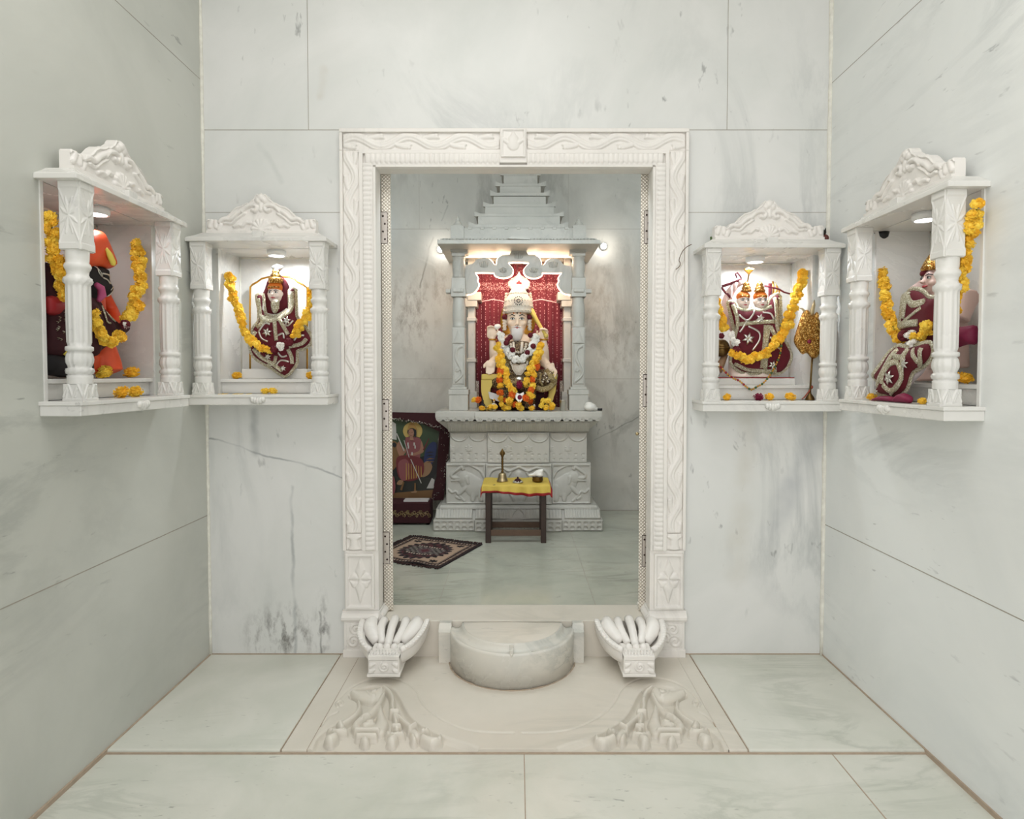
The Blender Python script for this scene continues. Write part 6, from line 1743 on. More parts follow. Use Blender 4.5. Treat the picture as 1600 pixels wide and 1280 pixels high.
def head(k, root, px, py, rx, rz, yl, mat=None):
    """small painted head with features, facing out of the niche"""
    x, z = nat(k, px, py, yl); ry = rx*1.05
    mb = NB(k); mb.ell((x, yl, z), (rx, ry, rz)); mb.ell((x, yl-rx*.15, z-rz*.35), (rx*.75, ry*.8, rz*.55)); mb.ell((x, yl-rx*.45, z-rz*.72), (rx*.36, rx*.4, rz*.22))
    mb.tube([(x, yl-ry*.92, z+rz*.12), (x, yl-ry*1.08, z-rz*.08), (x, yl-ry*1.22, z-rz*.22)], [rx*.10, rx*.14, rx*.20], 8)
    for s in (-1, 1): mb.ell((x+s*rx*.48, yl-ry*.68, z-rz*.25), (rx*.30, rx*.28, rz*.22)); mb.ell((x+s*rx*1.0, yl+.003, z), (rx*.16, rx*.25, rz*.25))
    mb.tube([(x, yl, z-rz*.7), (x, yl+.004, z-rz*1.5)], [rx*.55, rx*.6], 10)
    h = mb.done('head', mat or M['face'], root, remesh=.0022, smooth_it=3)
    for s in (-1, 1):
        e = Vector((x+s*rx*.42, yl-ry*.87, z+rz*.08))
        mb = NB(k); mb.ell(e, (rx*.23, rx*.12, rz*.085), 12, 8); w_ = mb.done('eye', M['eyewhite'], root)
        mb = NB(k); mb.ell(e+Vector((0, -rx*.09, 0)), (rx*.10, rx*.06, rz*.075), 10, 6); mb.tube([e+Vector((-rx*.26, 0, 0)), e+Vector((0, -rx*.12, rz*.09)), e+Vector((rx*.26, 0, 0))], rx*.035, 5); mb.done('pupil', M['ink'], w_)
        mb = NB(k); mb.tube([(x+s*rx*.14, yl-ry*.96, z+rz*.24), (x+s*rx*.45, yl-ry*.94, z+rz*.32), (x+s*rx*.76, yl-ry*.70, z+rz*.22)], [rx*.05, rx*.055, rx*.02], 6); mb.done('eyebrow', M['ink'], root)
    mb = NB(k); mb.tube([(x-rx*.30, yl-ry*.90, z-rz*.44), (x, yl-ry*1.06, z-rz*.47), (x+rx*.30, yl-ry*.90, z-rz*.44)], [rx*.04, rx*.11, rx*.04], 8); mb.done('lips', M['lip'], root)
    return x, z
def cap(k, root, x, z, rx, rz, yl, crown=True):
    mb = NB(k); mb.ell((x, yl+.004, z+rz*.62), (rx*1.08, rx*1.10, rz*.66)); mb.done('saffron_cap', M['orange_mark'], root)
    mb = NB(k)
    for i in range(-3, 4):
        for j in range(2): mb.ell((x+i*rx*.25, yl-rx*(1.05-.05*abs(i)**1.6)+.012*j, z+rz*(.62+j*.22)), rx*.13, 6, 5)
    mb.tube([(x-rx*.12, yl-rx*1.10, z+rz*.40), (x-rx*.10, yl-rx*1.12, z+rz*.62)], rx*.05, 5); mb.tube([(x+rx*.12, yl-rx*1.10, z+rz*.40), (x+rx*.10, yl-rx*1.12, z+rz*.62)], rx*.05, 5)
    mb.done('gold_band', M['goldcloth'], root)
c3 = lambda *p: [(380+x/6.4, 400+y/6.4) for x, y in p]
c4 = lambda *p: [(1110+x/5.565, 410+y/5.565) for x, y in p]
c5 = lambda *p: [(1350+x/5.565, 420+y/5.565) for x, y in p]
c6 = lambda *p: [(60+x/4.4125, 330+y/4.4125) for x, y in p]

# ---- left niche of the back wall
k = 'LF'; z0 = NI[k]['z0']; zst = z0+.064
tb = nroot(k, 'stone_tablet', 'white stone tablet with a gold edge behind the statue with the silver plume', 'tablet')
mb = NB(k); yl = .165
pl = [nat(k, x, y, yl) for x, y in smooth_path(c3((70,1130),(68,560),(72,310),(95,285),(140,262),(185,228),(250,212),(330,208),(450,210),(510,230),(545,262),(600,290),(640,320),(642,560),(640,1130)), 1)]
mb.prism([(x, max(z, zst+.045)) for x, z in pl], yl, yl+.022); mb.done('slab', M['niche'], tb, bevel=.003)
mb = NB(k); mb.tube([(x, yl-.001, max(z, zst+.045)) for x, z in pl], .0042, 6); mb.done('gold_edge', M['gold'], tb)
mb = NB(k); a = nat(k, 380, 590, .08); b = nat(k, 482, 590, .08); mb.box((a[0], .065, zst), (b[0], .188, zst+.045)); mb.done('plinth', M['niche'], tb, bevel=.003)
st = nroot(k, 'dressed_statue', 'small white faced statue in maroon velvet and silver braid with a silver plume', 'statue')
mb = NB(k); hx, hz_ = nat(k, 431, 461, .06)
mb.tube([(hx, .100, hz_-.055), (hx+.01, .112, hz_-.12), (hx+.015, .115, hz_-.20), (hx+.015, .115, zst+.048)], [.03,.042,.045,.045], 14); mb.tube([(hx-.03,.10,hz_-.06), (hx-.055,.10,hz_-.13), (hx-.01,.075,hz_-.17)], [.022,.018,.014], 10); mb.tube([(hx+.035,.10,hz_-.06), (hx+.07,.10,hz_-.13), (hx+.03,.075,hz_-.17)], [.022,.018,.014], 10)
mb.done('body', M['face'], st, remesh=.006, smooth_it=2)
hd = Puff(k, c3((190,400),(215,340),(250,240),(300,195),(380,200),(440,260),(465,330),(472,450),(450,540),(330,610),(240,600),(205,520)), .075, .022, .03)
mb = NB(k); hd.mesh(mb); o = mb.done('hood', M['velvet'], st); so = o.modifiers.new('t', 'SOLIDIFY'); so.thickness = .003
x, z = head(k, st, 430.5, 459.5, .032, .044, .056); cap(k, st, x, z, .032, .044, .056)
mb = NB(k); cc = nat(k, 430, 434, .045)
mb.lathe([(.030,-.012),(.032,.008),(.020,.016),(.024,.022),(.014,.034),(.016,.040),(.008,.05)], (cc[0], .052, cc[1]-.012), 16); mb.done('crown', M['goldcloth'], st)
mb = NB(k)
for i in range(-3, 4): mb.tube([(cc[0]+.004, .06, cc[1]+.026), (cc[0]+.004+i*.006, .06, cc[1]+.046), (cc[0]+.004+i*.008, .058, cc[1]+.062-abs(i)*.003)], [.004,.007,.003], 6, flat=.5)
mb.done('silver_plume', M['silver'], st)
mb = NB(k)
for i in (-1, 0, 1): mb.ell((cc[0]+.004+i*.007, .053, cc[1]+.040), .003, 6, 5)
mb.done('blue_stones', M['blue'], st)
gm = Puff(k, c3((142,400),(195,395),(200,470),(215,560),(240,605),(340,612),(440,560),(475,520),(472,345),(520,340),(528,600),(600,690),(640,750),(682,820),(660,885),(600,925),(535,945),(535,1060),(500,1120),(420,1200),(300,1120),(190,1060),(110,1000),(75,905),(100,780),(110,720),(165,650),(160,500)), .030, .026, .03, 2)
mb = NB(k); gm.mesh(mb, .005); o = mb.done('velvet_robe', M['velvet'], st); so = o.modifiers.new('t', 'SOLIDIFY'); so.thickness = .003
mb = NB(k); gm.edge(mb, .0115, .4)
for pts in (((165,430),(180,540),(200,610),(340,640),(430,600),(500,530),(500,360)), ((190,640),(330,650),(480,560)), ((335,640),(345,760),(355,850)), ((385,640),(430,720),(470,790)), ((160,720),(230,660)), ((100,850),(150,760)), ((470,935),(500,1010),(505,1080)), ((250,1090),(330,1070),(350,1000)), ((130,930),(200,1010),(300,1070),(410,1150)), ((480,910),(600,880),(650,830))): gm.ribbon(mb, c3(*pts), .0090)
mb.done('silver_braid', M['braid'], st)
mb = NB(k)
for pts in (((180,760),(240,680),(290,690)), ((180,760),(210,830),(270,860)), ((420,690),(470,700),(520,650)), ((370,800),(420,780),(430,830)), ((530,850),(570,800),(630,800)), ((370,970),(410,1010),(460,1000)), ((355,1090),(400,1045),(480,1060)), ((140,930),(170,980),(210,940)), ((205,450),(215,560),(330,590),(440,530))): gm.ribbon(mb, c3(*pts), .0042, .5)
for (px_, py_, r_) in ((265,770,.022), (460,655,.020), (425,1125,.014), (275,1010,.016)): gm.star(None, *c3((px_, py_))[0], r_, root=st, mat=M['silver'])
mb.done('silver_appliques', M['silver'], st)
lp = Puff(k, c3((275,470),(300,440),(355,435),(362,500),(340,560),(310,575),(285,540)), .018, .010, .02)
mb = NB(k); lp.mesh(mb, .004); mb.done('braid_loop', M['braid'], st)
g = 'marigold garlands hung in the wall niches'
def niche_garland(k, label, strings, yls, r=.0165, knot=None):
    segs = []
    for pts, yl in zip(strings, yls):
        m = len(pts); segs.append([tuple(NP(k, x, y, yl[0]+(yl[1]-yl[0])*i/(m-1))) for i, (x, y) in enumerate(pts)])
    root = garland(label, segs, r, g)
    if knot:
        for (px, py, yl, kind, rr) in knot:
            c = NP(k, px, py, yl)
            if kind == 'm':
                mb = MB(); mb.ell(c, (rr, rr*.8, rr), 12, 8)
                for i in range(6): an = i*PI/3; mb.ell(c+Vector((rr*.6*math.cos(an), -rr*.3, rr*.6*math.sin(an))), rr*.45, 8, 6)
                mb.build('maroon_tuft', M['velvet'], root)
            else:
                for i in range(6): bloom(c+Vector((random.uniform(-1,1), random.uniform(-1,.3), random.uniform(-1,1)))*rr*.7, rr*.8, 'w', root, 'white_blossom')
    return root
niche_garland(k, 'marigold garland around the statue with the silver plume',
  [[(358,430),(359,447),(366,470),(375,494),(381,514),(392,530),(406,541),(423,549)], [(487,452),(487,474),(478,495),(468,511),(458,528)]],
  [(.03,-.02), (.02,-.015)], .0175, [(428,546,-.02,'m',.016),(440,540,-.03,'w',.016),(452,535,-.02,'m',.018)])
lk = 'loose marigolds in the wall niches'
def nbloom(k, px, py, yl, zsurf, r, label, kind='y'):
    c = NP(k, px, py, yl); c.z = zsurf+r*.70
    o = bloom(c, r, kind, None, 'marigold', rot=(random.uniform(-.5,.5), random.uniform(-.5,.5), random.uniform(0,6.3))); tag(o, label, 'flower', lk); return o
nbloom(k, 370, 584, .035, zst, .022, 'marigold at the left end of the step below the silver plumed statue'); nbloom(k, 485, 585, .035, zst, .022, 'marigold at the right end of the step below the silver plumed statue')
nbloom(k, 414, 608, -.07, z0, .0185, 'left one of two marigolds on the shelf below the silver plumed statue'); nbloom(k, 426, 607, -.07, z0, .0205, 'right one of two marigolds on the shelf below the silver plumed statue')
mb = MB()
for i, px in enumerate((345, 352, 368, 376, 389)):
    c = NP(k, px, 615, -.10); c.z = z0+.0015; a = random.uniform(-.5, .5); d = Vector((math.cos(a), math.sin(a), 0))*.012; n_ = Vector((-math.sin(a), math.cos(a), 0))*.004
    mb = MB(); mb.add([c-d, c-n_+Vector((0,0,.001)), c+d+Vector((0,0,.003)), c+n_+Vector((0,0,.001))], [(0,1,2,3)]); o = mb.build('fallen_petal', M['marigold']); so = o.modifiers.new('t', 'SOLIDIFY'); so.thickness = .0012
    tag(o, 'fallen yellow petal lying on the shelf at the left of the silver plumed statue', 'petal', 'fallen petals on the shelf')

# ---- right niche of the back wall: twin statues under one robe
k = 'RF'; z0 = NI[k]['z0']; zst = z0+.064
pb = NB(k); a = nat(k, 1104, 590, .06); b = nat(k, 1240, 590, .06)
pbr = nroot(k, 'statue_plinth', 'low white plinth with a red top under the twin statues', 'plinth'); pb.box((a[0], .045, zst), (b[0], .188, zst+.030)); pb.done('block', M['niche'], pbr, bevel=.002)
mb = NB(k); mb.box((a[0]+.002, .047, zst+.030), (b[0]-.002, .186, zst+.034)); mb.done('red_top', M['red'], pbr)
st = nroot(k, 'twin_statues', 'pair of small white faced statues sharing one maroon and silver robe', 'statue')
mb = NB(k)
for px in (1162, 1188):
    x, z = nat(k, px, 472, .07); mb.tube([(x, .085, z-.06), (x, .09, z-.13), (x, .09, zst+.036)], [.035,.05,.06], 12)
mb.done('body', M['face'], st, remesh=.006, smooth_it=2)
for px in (1161.5, 1188): 
    x, z = head(k, st, px, 471.5, .0275, .037, .060); cap(k, st, x, z, .0275, .037, .060)
    mb = NB(k); cz = z+.055; x += .012 if px < 1170 else -.004
    mb.lathe([(.021,0),(.025,.006),(.018,.014),(.021,.019),(.013,.030),(.015,.035),(.007,.045),(0,.052)], (x, .060, cz-.013), 16); mb.done('crown', M['goldcloth'], st)
mb = NB(k); cc = nat(k, 1170, 423, .06)
for i in range(-3, 4): mb.tube([(cc[0]-.006, .06, cc[1]-.058), (cc[0], .06, cc[1]-.016), (cc[0]+i*.005, .06, cc[1]+.004), (cc[0]+i*.0075, .058, cc[1]+.014-abs(i)*.002)], [.003,.003,.006,.002], 6, flat=.5)
mb.done('plume', M['gold'], st)
rb = Puff(k, c4((155,350),(205,350),(235,400),(300,420),(352,405),(430,420),(495,390),(520,320),(560,290),(600,300),(608,560),(640,690),(690,780),(692,850),(650,920),(590,962),(500,955),(330,962),(240,935),(180,870),(195,790),(215,650),(205,560),(165,400)), .038, .026, .04, 2)
mb = NB(k); rb.mesh(mb, .005); o = mb.done('velvet_robe', M['velvet'], st); so = o.modifiers.new('t', 'SOLIDIFY'); so.thickness = .003
mb = NB(k); rb.edge(mb, .0110, .4)
for pts in (((180,370),(215,470),(225,560),(215,660)), ((215,545),(400,525),(540,520)), ((205,400),(300,425),(352,415),(430,425),(520,390)), ((545,310),(555,440),(560,560),(600,700)), ((585,310),(590,440),(590,560)), ((460,550),(450,700),(430,920)), ((490,550),(470,700),(460,940)), ((500,560),(560,680)), ((200,880),(300,930),(420,940),(560,940)), ((660,700),(690,800),(660,900))): rb.ribbon(mb, c4(*pts), .0092)
mb.done('silver_braid', M['braid'], st)
mb = NB(k)
for pts in (((230,460),(300,510),(350,460),(375,415)), ((300,510),(260,580),(240,610)), ((310,560),(400,610),(405,680),(345,770)), ((440,440),(500,450),(530,500)), ((500,650),(540,720),(590,760))): rb.ribbon(mb, c4(*pts), .0042, .6)
for (px_, py_, r_) in ((308,668,.028), (410,495,.020), (520,895,.022)): rb.star(None, *c4((px_, py_))[0], r_, root=st, mat=M['silver'])
mb.done('silver_appliques', M['silver'], st)
pk = Puff(k, c4((100,340),(150,230),(240,150),(300,180),(240,220),(200,290),(180,360),(200,560),(215,640),(140,560),(90,480)), .085, .018, .03)
mb = NB(k); pk.mesh(mb, .005, lambda X, Z: .004*np.sin(X*300)); o = mb.done('pink_veil', M['silk_pink'], st); so = o.modifiers.new('t', 'SOLIDIFY'); so.thickness = .003
mb = NB(k); pk.ribbon(mb, c4((95,215),(140,280),(175,325)), .005); pk.ribbon(mb, c4((100,210),(190,180),(270,150)), .006); mb.done('veil_border', M['velvet'], st)
mb = NB(k)
mb.tube([(*nat(k, *c4((230,135))[0], .07)[:1], .07, nat(k, *c4((230,135))[0], .07)[1])] + [(nat(k, *p, .07)[0], .07, nat(k, *p, .07)[1]) for p in c4((218,100),(235,90),(255,115),(270,140))], .0035, 6, flat=.5)
mb.tube([(nat(k, *p, .09)[0], .09, nat(k, *p, .09)[1]) for p in c4((470,205),(540,220),(600,235),(640,260),(695,275))], .004, 6, flat=.5)
mb.done('maroon_ribbon', M['velvet'], st)
td = nroot(k, 'standing_trident', 'small gold trident and maroon post standing behind the twin statues', 'trident')
mb = NB(k)
for pts in (((545,300),(548,230),(543,165)), ((548,270),(575,255),(580,215),(560,175)), ((548,270),(590,285),(600,250),(585,215)), ((560,300),(580,340),(590,400),(600,470))): mb.tube([(nat(k, *p, .10)[0], .10, nat(k, *p, .10)[1]) for p in c4(*pts)], [.005,.005,.004] + [.002]*(len(pts)-3), 8)
mb.done('prongs', M['gold'], td)
mb = NB(k); a = nat(k, *c4((520,185))[0], .11); mb.tube([(a[0], .11, a[1]), (a[0], .11, zst+.035)], [.008]*2, 8); mb.done('post', M['velvet'], td)
cl = nroot(k, 'wooden_club', 'brown wooden club leaning behind the left niche pillar by the twin statues', 'club')
mb = NB(k); pts = [(nat(k, *p, .06)[0], .06, nat(k, *p, .06)[1]) for p in c4((60,940),(100,870),(130,800))]; mb.tube(pts, [.022,.016,.013], 12); mb.done('shaft', plain('pale_wood', (150,116,86), .5, var=20), cl)
mb = NB(k); q = nat(k, *c4((95,745))[0], .05); mb.ell((q[0], .05, q[1]), (.036,.036,.040)); mb.lathe([(.037,-.006),(.039,0),(.037,.006)], (q[0], .05, q[1]), 20); mb.done('club_head', M['bronze'], cl)
niche_garland(k, 'thick marigold garland across the twin statues',
  [c4((800,85),(795,150),(765,230),(745,310),(715,380),(700,445),(670,530),(640,600),(590,665),(540,730),(470,790),(400,825),(330,850),(260,815),(215,800)), c4((60,330),(70,430),(85,500),(110,570))],
  [(.03,-.02), (.02,.02)], .0195, [(1146,534,-.015,'w',.018),(1142,524,-.01,'w',.014),(1150,546,-.02,'m',.016),(1127,525,.0,'m',.013)])
# golden cloth wrapped trident on the shelf
tw = nroot(k, 'wrapped_trident', 'brass trident wrapped in glittering gold cloth on the right niche shelf', 'trident')
yt = -.045
cq = lambda x, y: (nat(k, *c4((x, y))[0], yt)[0], yt, nat(k, *c4((x, y))[0], yt)[1])
mb = NB(k); b0 = cq(865, 1195); mb.lathe([(.018,0),(.020,.004),(.015,.016),(.006,.028),(.0045,.036)], (b0[0], yt, z0), 18); t1 = cq(885, 830)
mb.tube([(b0[0], yt, z0+.03), t1], .0042, 10); mb.done('stand', M['bronze'], tw)
gc = Puff(k, c4((800,440),(850,415),(880,470),(930,430),(950,520),(972,680),(960,770),(920,830),(880,835),(840,790),(800,800),(770,770),(725,690),(745,600)), yt, .020, .03)
mb = NB(k); gc.mesh(mb, .004, lambda X, Z: .004*np.sin(X*500+Z*160)+.003*np.sin(Z*620)); o = mb.done('gold_cloth', M['goldcloth'], tw); so = o.modifiers.new('t', 'SOLIDIFY'); so.thickness = .012
mb = NB(k); mb.tube([cq(880,480), cq(885,420), cq(900,370), cq(905,325)], [.007,.010,.007,.001], 8, flat=.5); mb.tube([cq(815,450), cq(818,425), cq(800,405), cq(775,400)], [.006,.006,.004,.001], 8, flat=.6); mb.done('blade', M['brass'], tw)
mb = NB(k); mb.ell((cq(838,690)[0], yt-.022, cq(838,690)[2]), (.009,.004,.009), 8, 6); mb.done('red_spot', M['rose'], tw)
mb = NB(k); mb.tube([cq(880,1085), cq(860,1120), cq(820,1170), cq(795,1190)], [.004,.004,.003,.002], 6); mb.ell(cq(880,1085), (.007,.006,.008), 8, 6); mb.done('red_thread', plain('red_brown_thread', (150,70,46), .7), tw)
bs = nroot(k, 'bead_necklace', 'string of gold, red and dark beads hanging over the step below the twin statues', 'necklace')
bp = [NP(k, x, y, -.01) for x, y in smooth_path(c4((52,865),(130,955),(200,1010),(250,1030),(310,1080),(355,1108),(400,1085),(460,1050),(515,985),(560,910),(605,800),(620,700)), 4)]
Mi = niche_M(k).inverted(); mb = NB(k); mb.tube([tuple(Mi @ p) for p in bp], .0012, 5); mb.done('thread', M['ink'], bs)
for i, p in enumerate(resample(bp, .0105)):
    q = Mi @ p; mb = NB(k); mb.ell(q, (.0045,.0042,.0050) if i % 3 else (.0055,.005,.0055), 8, 6)
    mb.done('bead', (M['gold'] if i % 3 else (M['red'] if (i < 16 or i > 44) else M['green'])), bs)
nbloom(k, 1136, 621, -.07, z0, .020, 'marigold beside the left pillar below the twin statues'); nbloom(k, 1202, 620, -.07, z0, .0215, 'marigold touching the magenta flower below the twin statues'); nbloom(k, 1235, 620, -.07, z0, .0235, 'marigold near the foot of the gold wrapped trident')
o = nbloom(k, 1185, 621, -.075, z0, .021, 'magenta flower on the shelf below the twin statues', 'r'); o.name = 'magenta_flower'; del o['group']

# ---- left side niche: orange figure in dark robe
k = 'LS'; z0 = NI[k]['z0']; zst = z0+.064
st = nroot(k, 'orange_statue', 'orange painted statue with peaked turban and dark embroidered robe in left wall niche', 'statue')
yc = .125
q6 = lambda x, y, yl=yc: (nat(k, *c6((x, y))[0], yl)[0], yl, nat(k, *c6((x, y))[0], yl)[1])
mb = NB(k); hp = q6(330, 330)
mb.ell((hp[0], yc, hp[2]), (.050,.052,.058)); mb.ell((hp[0], yc-.035, hp[2]-.02), (.032,.03,.03)); mb.tube([(hp[0],yc,hp[2]-.04),(hp[0],yc,hp[2]-.09)], [.03,.035], 12)
mb.tube([(hp[0],yc,hp[2]-.08),(hp[0],yc,hp[2]-.16),(hp[0],yc,zst+.06)], [.05,.055,.055], 16)
mb.tube([(hp[0]+.06,yc,hp[2]-.09),(hp[0]+.10,yc-.02,hp[2]-.17),(q6(560,790,.03))], [.026,.022,.016], 10); mb.tube([(hp[0]-.06,yc,hp[2]-.09),(hp[0]-.08,yc-.03,hp[2]-.17),(hp[0]-.05,yc-.04,hp[2]-.19)], [.026,.022,.02], 10)
l0 = q6(455, 960, .06); l1 = q6(470, 1060, .06); mb.tube([(hp[0]+.02,yc,zst+.09),(l0[0],.065,l0[2]),(l1[0],.06,zst+.05),(l1[0],.05,zst+.02)], [.040,.046,.046,.042], 12); mb.tube([(hp[0]-.04,yc,zst+.09),(hp[0]-.07,yc-.05,zst+.06),(hp[0]-.06,yc-.05,zst+.016)], [.045,.035,.028], 12)
mb.done('body', M['orange'], st, remesh=.006, smooth_it=2)
mb = NB(k); tq = [q6(340,200), q6(385,150), q6(410,180)]
tb_ = Puff(k, c6((250,330),(270,200),(330,140),(395,128),(425,175),(455,240),(500,365),(465,400),(380,385),(300,390)), .045, .05, .06); mb = NB(k); tb_.mesh(mb, .006); o = mb.done('turban', M['orange'], st); so = o.modifiers.new('t', 'SOLIDIFY'); so.thickness = .004
mb = NB(k); mb.tube([(x_[0], -.006, x_[2]) for x_ in (q6(455,258,.0), q6(478,300,.0), q6(505,360,.0), q6(515,372,.0))], [.006,.013,.013,.004], 8, flat=.5); mb.done('yellow_petal', M['yellow_petal'], st)
for dx in (-.017, .017):
    e = (hp[0]+dx, yc-.05, hp[2]+.004); mb = NB(k); mb.ell(e, (.010,.006,.007), 10, 8); ew = mb.done('eye', M['eyewhite'], st); mb = NB(k); mb.ell((e[0], e[1]-.005, e[2]), (.005,.003,.005), 8, 6); mb.done('pupil', M['ink'], ew)
bk = Puff(k, c6((300,395),(460,395),(470,470),(500,540),(455,595),(400,560),(370,700),(300,700)), .040, .022, .03)
mb = NB(k); bk.mesh(mb, .006); o = mb.done('black_scarf', M['black_velvet'], st); so = o.modifiers.new('t', 'SOLIDIFY'); so.thickness = .004
mb = NB(k)
for pts in (((395,430),(440,440),(465,470),(455,500)), ((400,460),(430,475),(450,500)), ((450,590),(495,545),(480,520),(455,545)), ((355,370),(375,400),(395,450)), ((380,375),(370,420),(395,455))): bk.ribbon(mb, c6(*pts), .0028, .6)
mb.done('silver_trim', M['silver'], st)
mb = NB(k); mb.tube([(p[0], -.0, p[2]) for p in (q6(400,505,.0), q6(430,530,.0), q6(440,580,.0), q6(415,620,.0))], [.008,.012,.013,.006], 8); mb.done('pink_tassel', plain('pink_tassel', (176,74,118), .6), st)
rb = Puff(k, c6((40,380),(75,400),(130,520),(250,560),(370,590),(430,680),(520,760),(600,790),(570,860),(450,930),(395,985),(360,1010),(300,990),(210,1000),(60,1000),(40,800)), .035, .035, .05)
mb = NB(k); rb.mesh(mb, .007, lambda X, Z: .004*np.sin(X*120+Z*60)); o = mb.done('dark_robe', M['velvet_dark'], st); so = o.modifiers.new('t', 'SOLIDIFY'); so.thickness = .005
sk = Puff(k, c6((55,990),(215,1000),(330,985),(340,1130),(60,1130)), .030, .03, .04); mb = NB(k); sk.mesh(mb, .008); o = mb.done('black_skirt', M['black_velvet'], st); so = o.modifiers.new('t', 'SOLIDIFY'); so.thickness = .005
mb = NB(k)
for i in range(26):
    x_, y_ = random.uniform(60, 140), random.uniform(700, 900); rb.star(mb, *c6((x_, y_))[0], .004, 3)
for a_ in range(14): rb.star(mb, *c6((180+28*math.cos(a_*.45), 870+30*math.sin(a_*.45)))[0], .007, 3)
for pts in (((430,690),(460,740),(480,760)), ((380,650),(400,760),(440,770)), ((140,940),(150,850),(200,830)), ((130,980),(170,990),(215,985))): rb.ribbon(mb, c6(*pts), .0035, .6)
mb.done('sequins', M['braid'], st)
mb = NB(k)
rb.ribbon(mb, c6((115,970),(150,985),(215,1010)), .010, .5); mb.done('yellow_border', M['yellow_petal'], st)
rd = Puff(k, c6((55,590),(165,600),(170,680),(120,720),(55,700)), .015, .02, .03); mb = NB(k); rd.mesh(mb, .007); o = mb.done('red_sash', M['red'], st); so = o.modifiers.new('t', 'SOLIDIFY'); so.thickness = .004
niche_garland(k, 'marigold garland around the orange turbaned statue in left wall niche',
  [c6((75,40),(90,110),(100,200),(110,290),(135,380),(155,450),(180,520),(200,600)), c6((385,720),(400,790),(440,860),(500,890),(570,860)), c6((670,220),(700,310),(690,400),(710,490),(680,560),(670,640),(640,710),(600,740))],
  [(-.01,-.02), (-.02,-.03), (.02,-.02)], .0185, [(196,507,-.03,'m',.016),(200,509,-.04,'w',.010)])
nbloom(k, 163, 579, .03, zst, .029, 'marigold on the step before the leg of the orange turbaned statue'); nbloom(k, 206, 581, .03, zst, .029, 'marigold at the far end of the step beside the orange turbaned statue')
nbloom(k, 190, 609, -.05, z0, .026, 'nearer one of two marigolds on the left wall niche shelf'); nbloom(k, 212, 608, -.04, z0, .025, 'farther one of two marigolds on the left wall niche shelf')

# ---- right side niche: statue in maroon and silver with its robe hanging over the shelf
k = 'RS'; z0 = NI[k]['z0']; zst = z0+.064
st = nroot(k, 'veiled_statue', 'statue in maroon and silver robe spilling over the right wall niche shelf', 'statue')
q5 = lambda x, y, yl=.08: (nat(k, *c5((x, y))[0], yl)[0], yl, nat(k, *c5((x, y))[0], yl)[1])
hp = q5(640, 60); x, z = head(k, st, 1463, 437, .040, .052, .085, M['skin'])
mb = NB(k)
mb.tube([(hp[0],.095,hp[2]-.05),(hp[0],.10,hp[2]-.09)], [.026,.03], 12)
mb.tube([(hp[0],.11,hp[2]-.08),(hp[0],.115,hp[2]-.17),(hp[0],.12,zst+.05)], [.055,.06,.062], 16)
e = q5(900, 270, .12); mb.tube([(hp[0]-.05,.11,hp[2]-.09), (e[0], .12, e[2]), (q5(830,450,.09))], [.034,.038,.028], 12); mb.tube([(hp[0]+.05,.11,hp[2]-.09), (q5(420,400,.08)), (q5(440,560,.06))], [.028,.024,.018], 10)
mb.tube([(hp[0]-.03,.12,zst+.05), (hp[0]-.09,.10,zst+.045), (hp[0]-.12,.09,zst+.03)], [.045,.04,.03], 12)
mb.done('body', M['skin'], st, remesh=.006, smooth_it=2)
mb = NB(k); mb.lathe([(.044,0),(.047,.01),(.036,.035),(.02,.06),(0,.075)], (x, .085, z+.030), 20); mb.done('crown', M['goldcloth'], st)
mb = NB(k); a = q5(540, 5, .05); mb.ell(a, (.012,.010,.010), 8, 6); mb.ell((a[0]-.012, .05, a[2]-.012), (.016,.010,.012), 8, 6); mb.done('maroon_knot', M['velvet'], st)
vl = Puff(k, c5((380,190),(530,70),(560,20),(600,30),(560,160),(500,210)), .055, .012, .02); mb = NB(k); vl.mesh(mb, .005); o = mb.done('veil', M['silk_pink'], st); so = o.modifiers.new('t', 'SOLIDIFY'); so.thickness = .003
pk = Puff(k, c5((690,530),(850,505),(985,500),(985,650),(900,660),(800,700),(770,760),(690,760)), .04, .04, .05); mb = NB(k); pk.mesh(mb, .006); o = mb.done('magenta_skirt', M['pinkcloth'], st); so = o.modifiers.new('t', 'SOLIDIFY'); so.thickness = .004
up_ = Puff(k, c5((395,205),(500,195),(580,260),(680,270),(700,560),(560,640),(360,560),(365,400)), .005, .035, .05); mb = NB(k); up_.mesh(mb, .006); o = mb.done('velvet_bodice', M['velvet'], st); so = o.modifiers.new('t', 'SOLIDIFY'); so.thickness = .004
mb = NB(k); up_.edge(mb, .012, .4)
for pts in (((405,210),(410,300),(385,420),(380,510)), ((440,210),(440,300),(420,430)), ((460,250),(510,310),(590,290)), ((375,500),(460,480),(560,470))): up_.ribbon(mb, c5(*pts), .013)
up_.ribbon(mb, c5((430,460),(520,390),(580,340)), .006)
mb.done('silver_braid', M['braid'], st)
lw_ = Puff(k, c5((290,680),(380,690),(470,670),(580,650),(600,740),(540,830),(430,900),(380,1040),(300,1110),(260,1120),(205,1100),(120,1070),(150,1000),(95,930),(180,810)), -.055, .030, .05)
mb = NB(k); lw_.mesh(mb, .006); o = mb.done('velvet_train', M['velvet'], st); so = o.modifiers.new('t', 'SOLIDIFY'); so.thickness = .005
mb = NB(k); lw_.edge(mb, .011, .4)
for pts in (((270,700),(200,830),(120,940)), ((340,700),(260,850),(170,1020)), ((430,700),(400,850),(370,980),(280,1090)), ((240,1010),(290,1060),(350,1020),(385,930),(370,820),(300,830),(240,920),(230,1000)), ((560,690),(540,800),(500,850)), ((330,760),(400,770),(430,700)), ((480,700),(510,770),(520,820))): lw_.ribbon(mb, c5(*pts), .0100)
mb.done('silver_braid', M['braid'], st)
mb = NB(k)
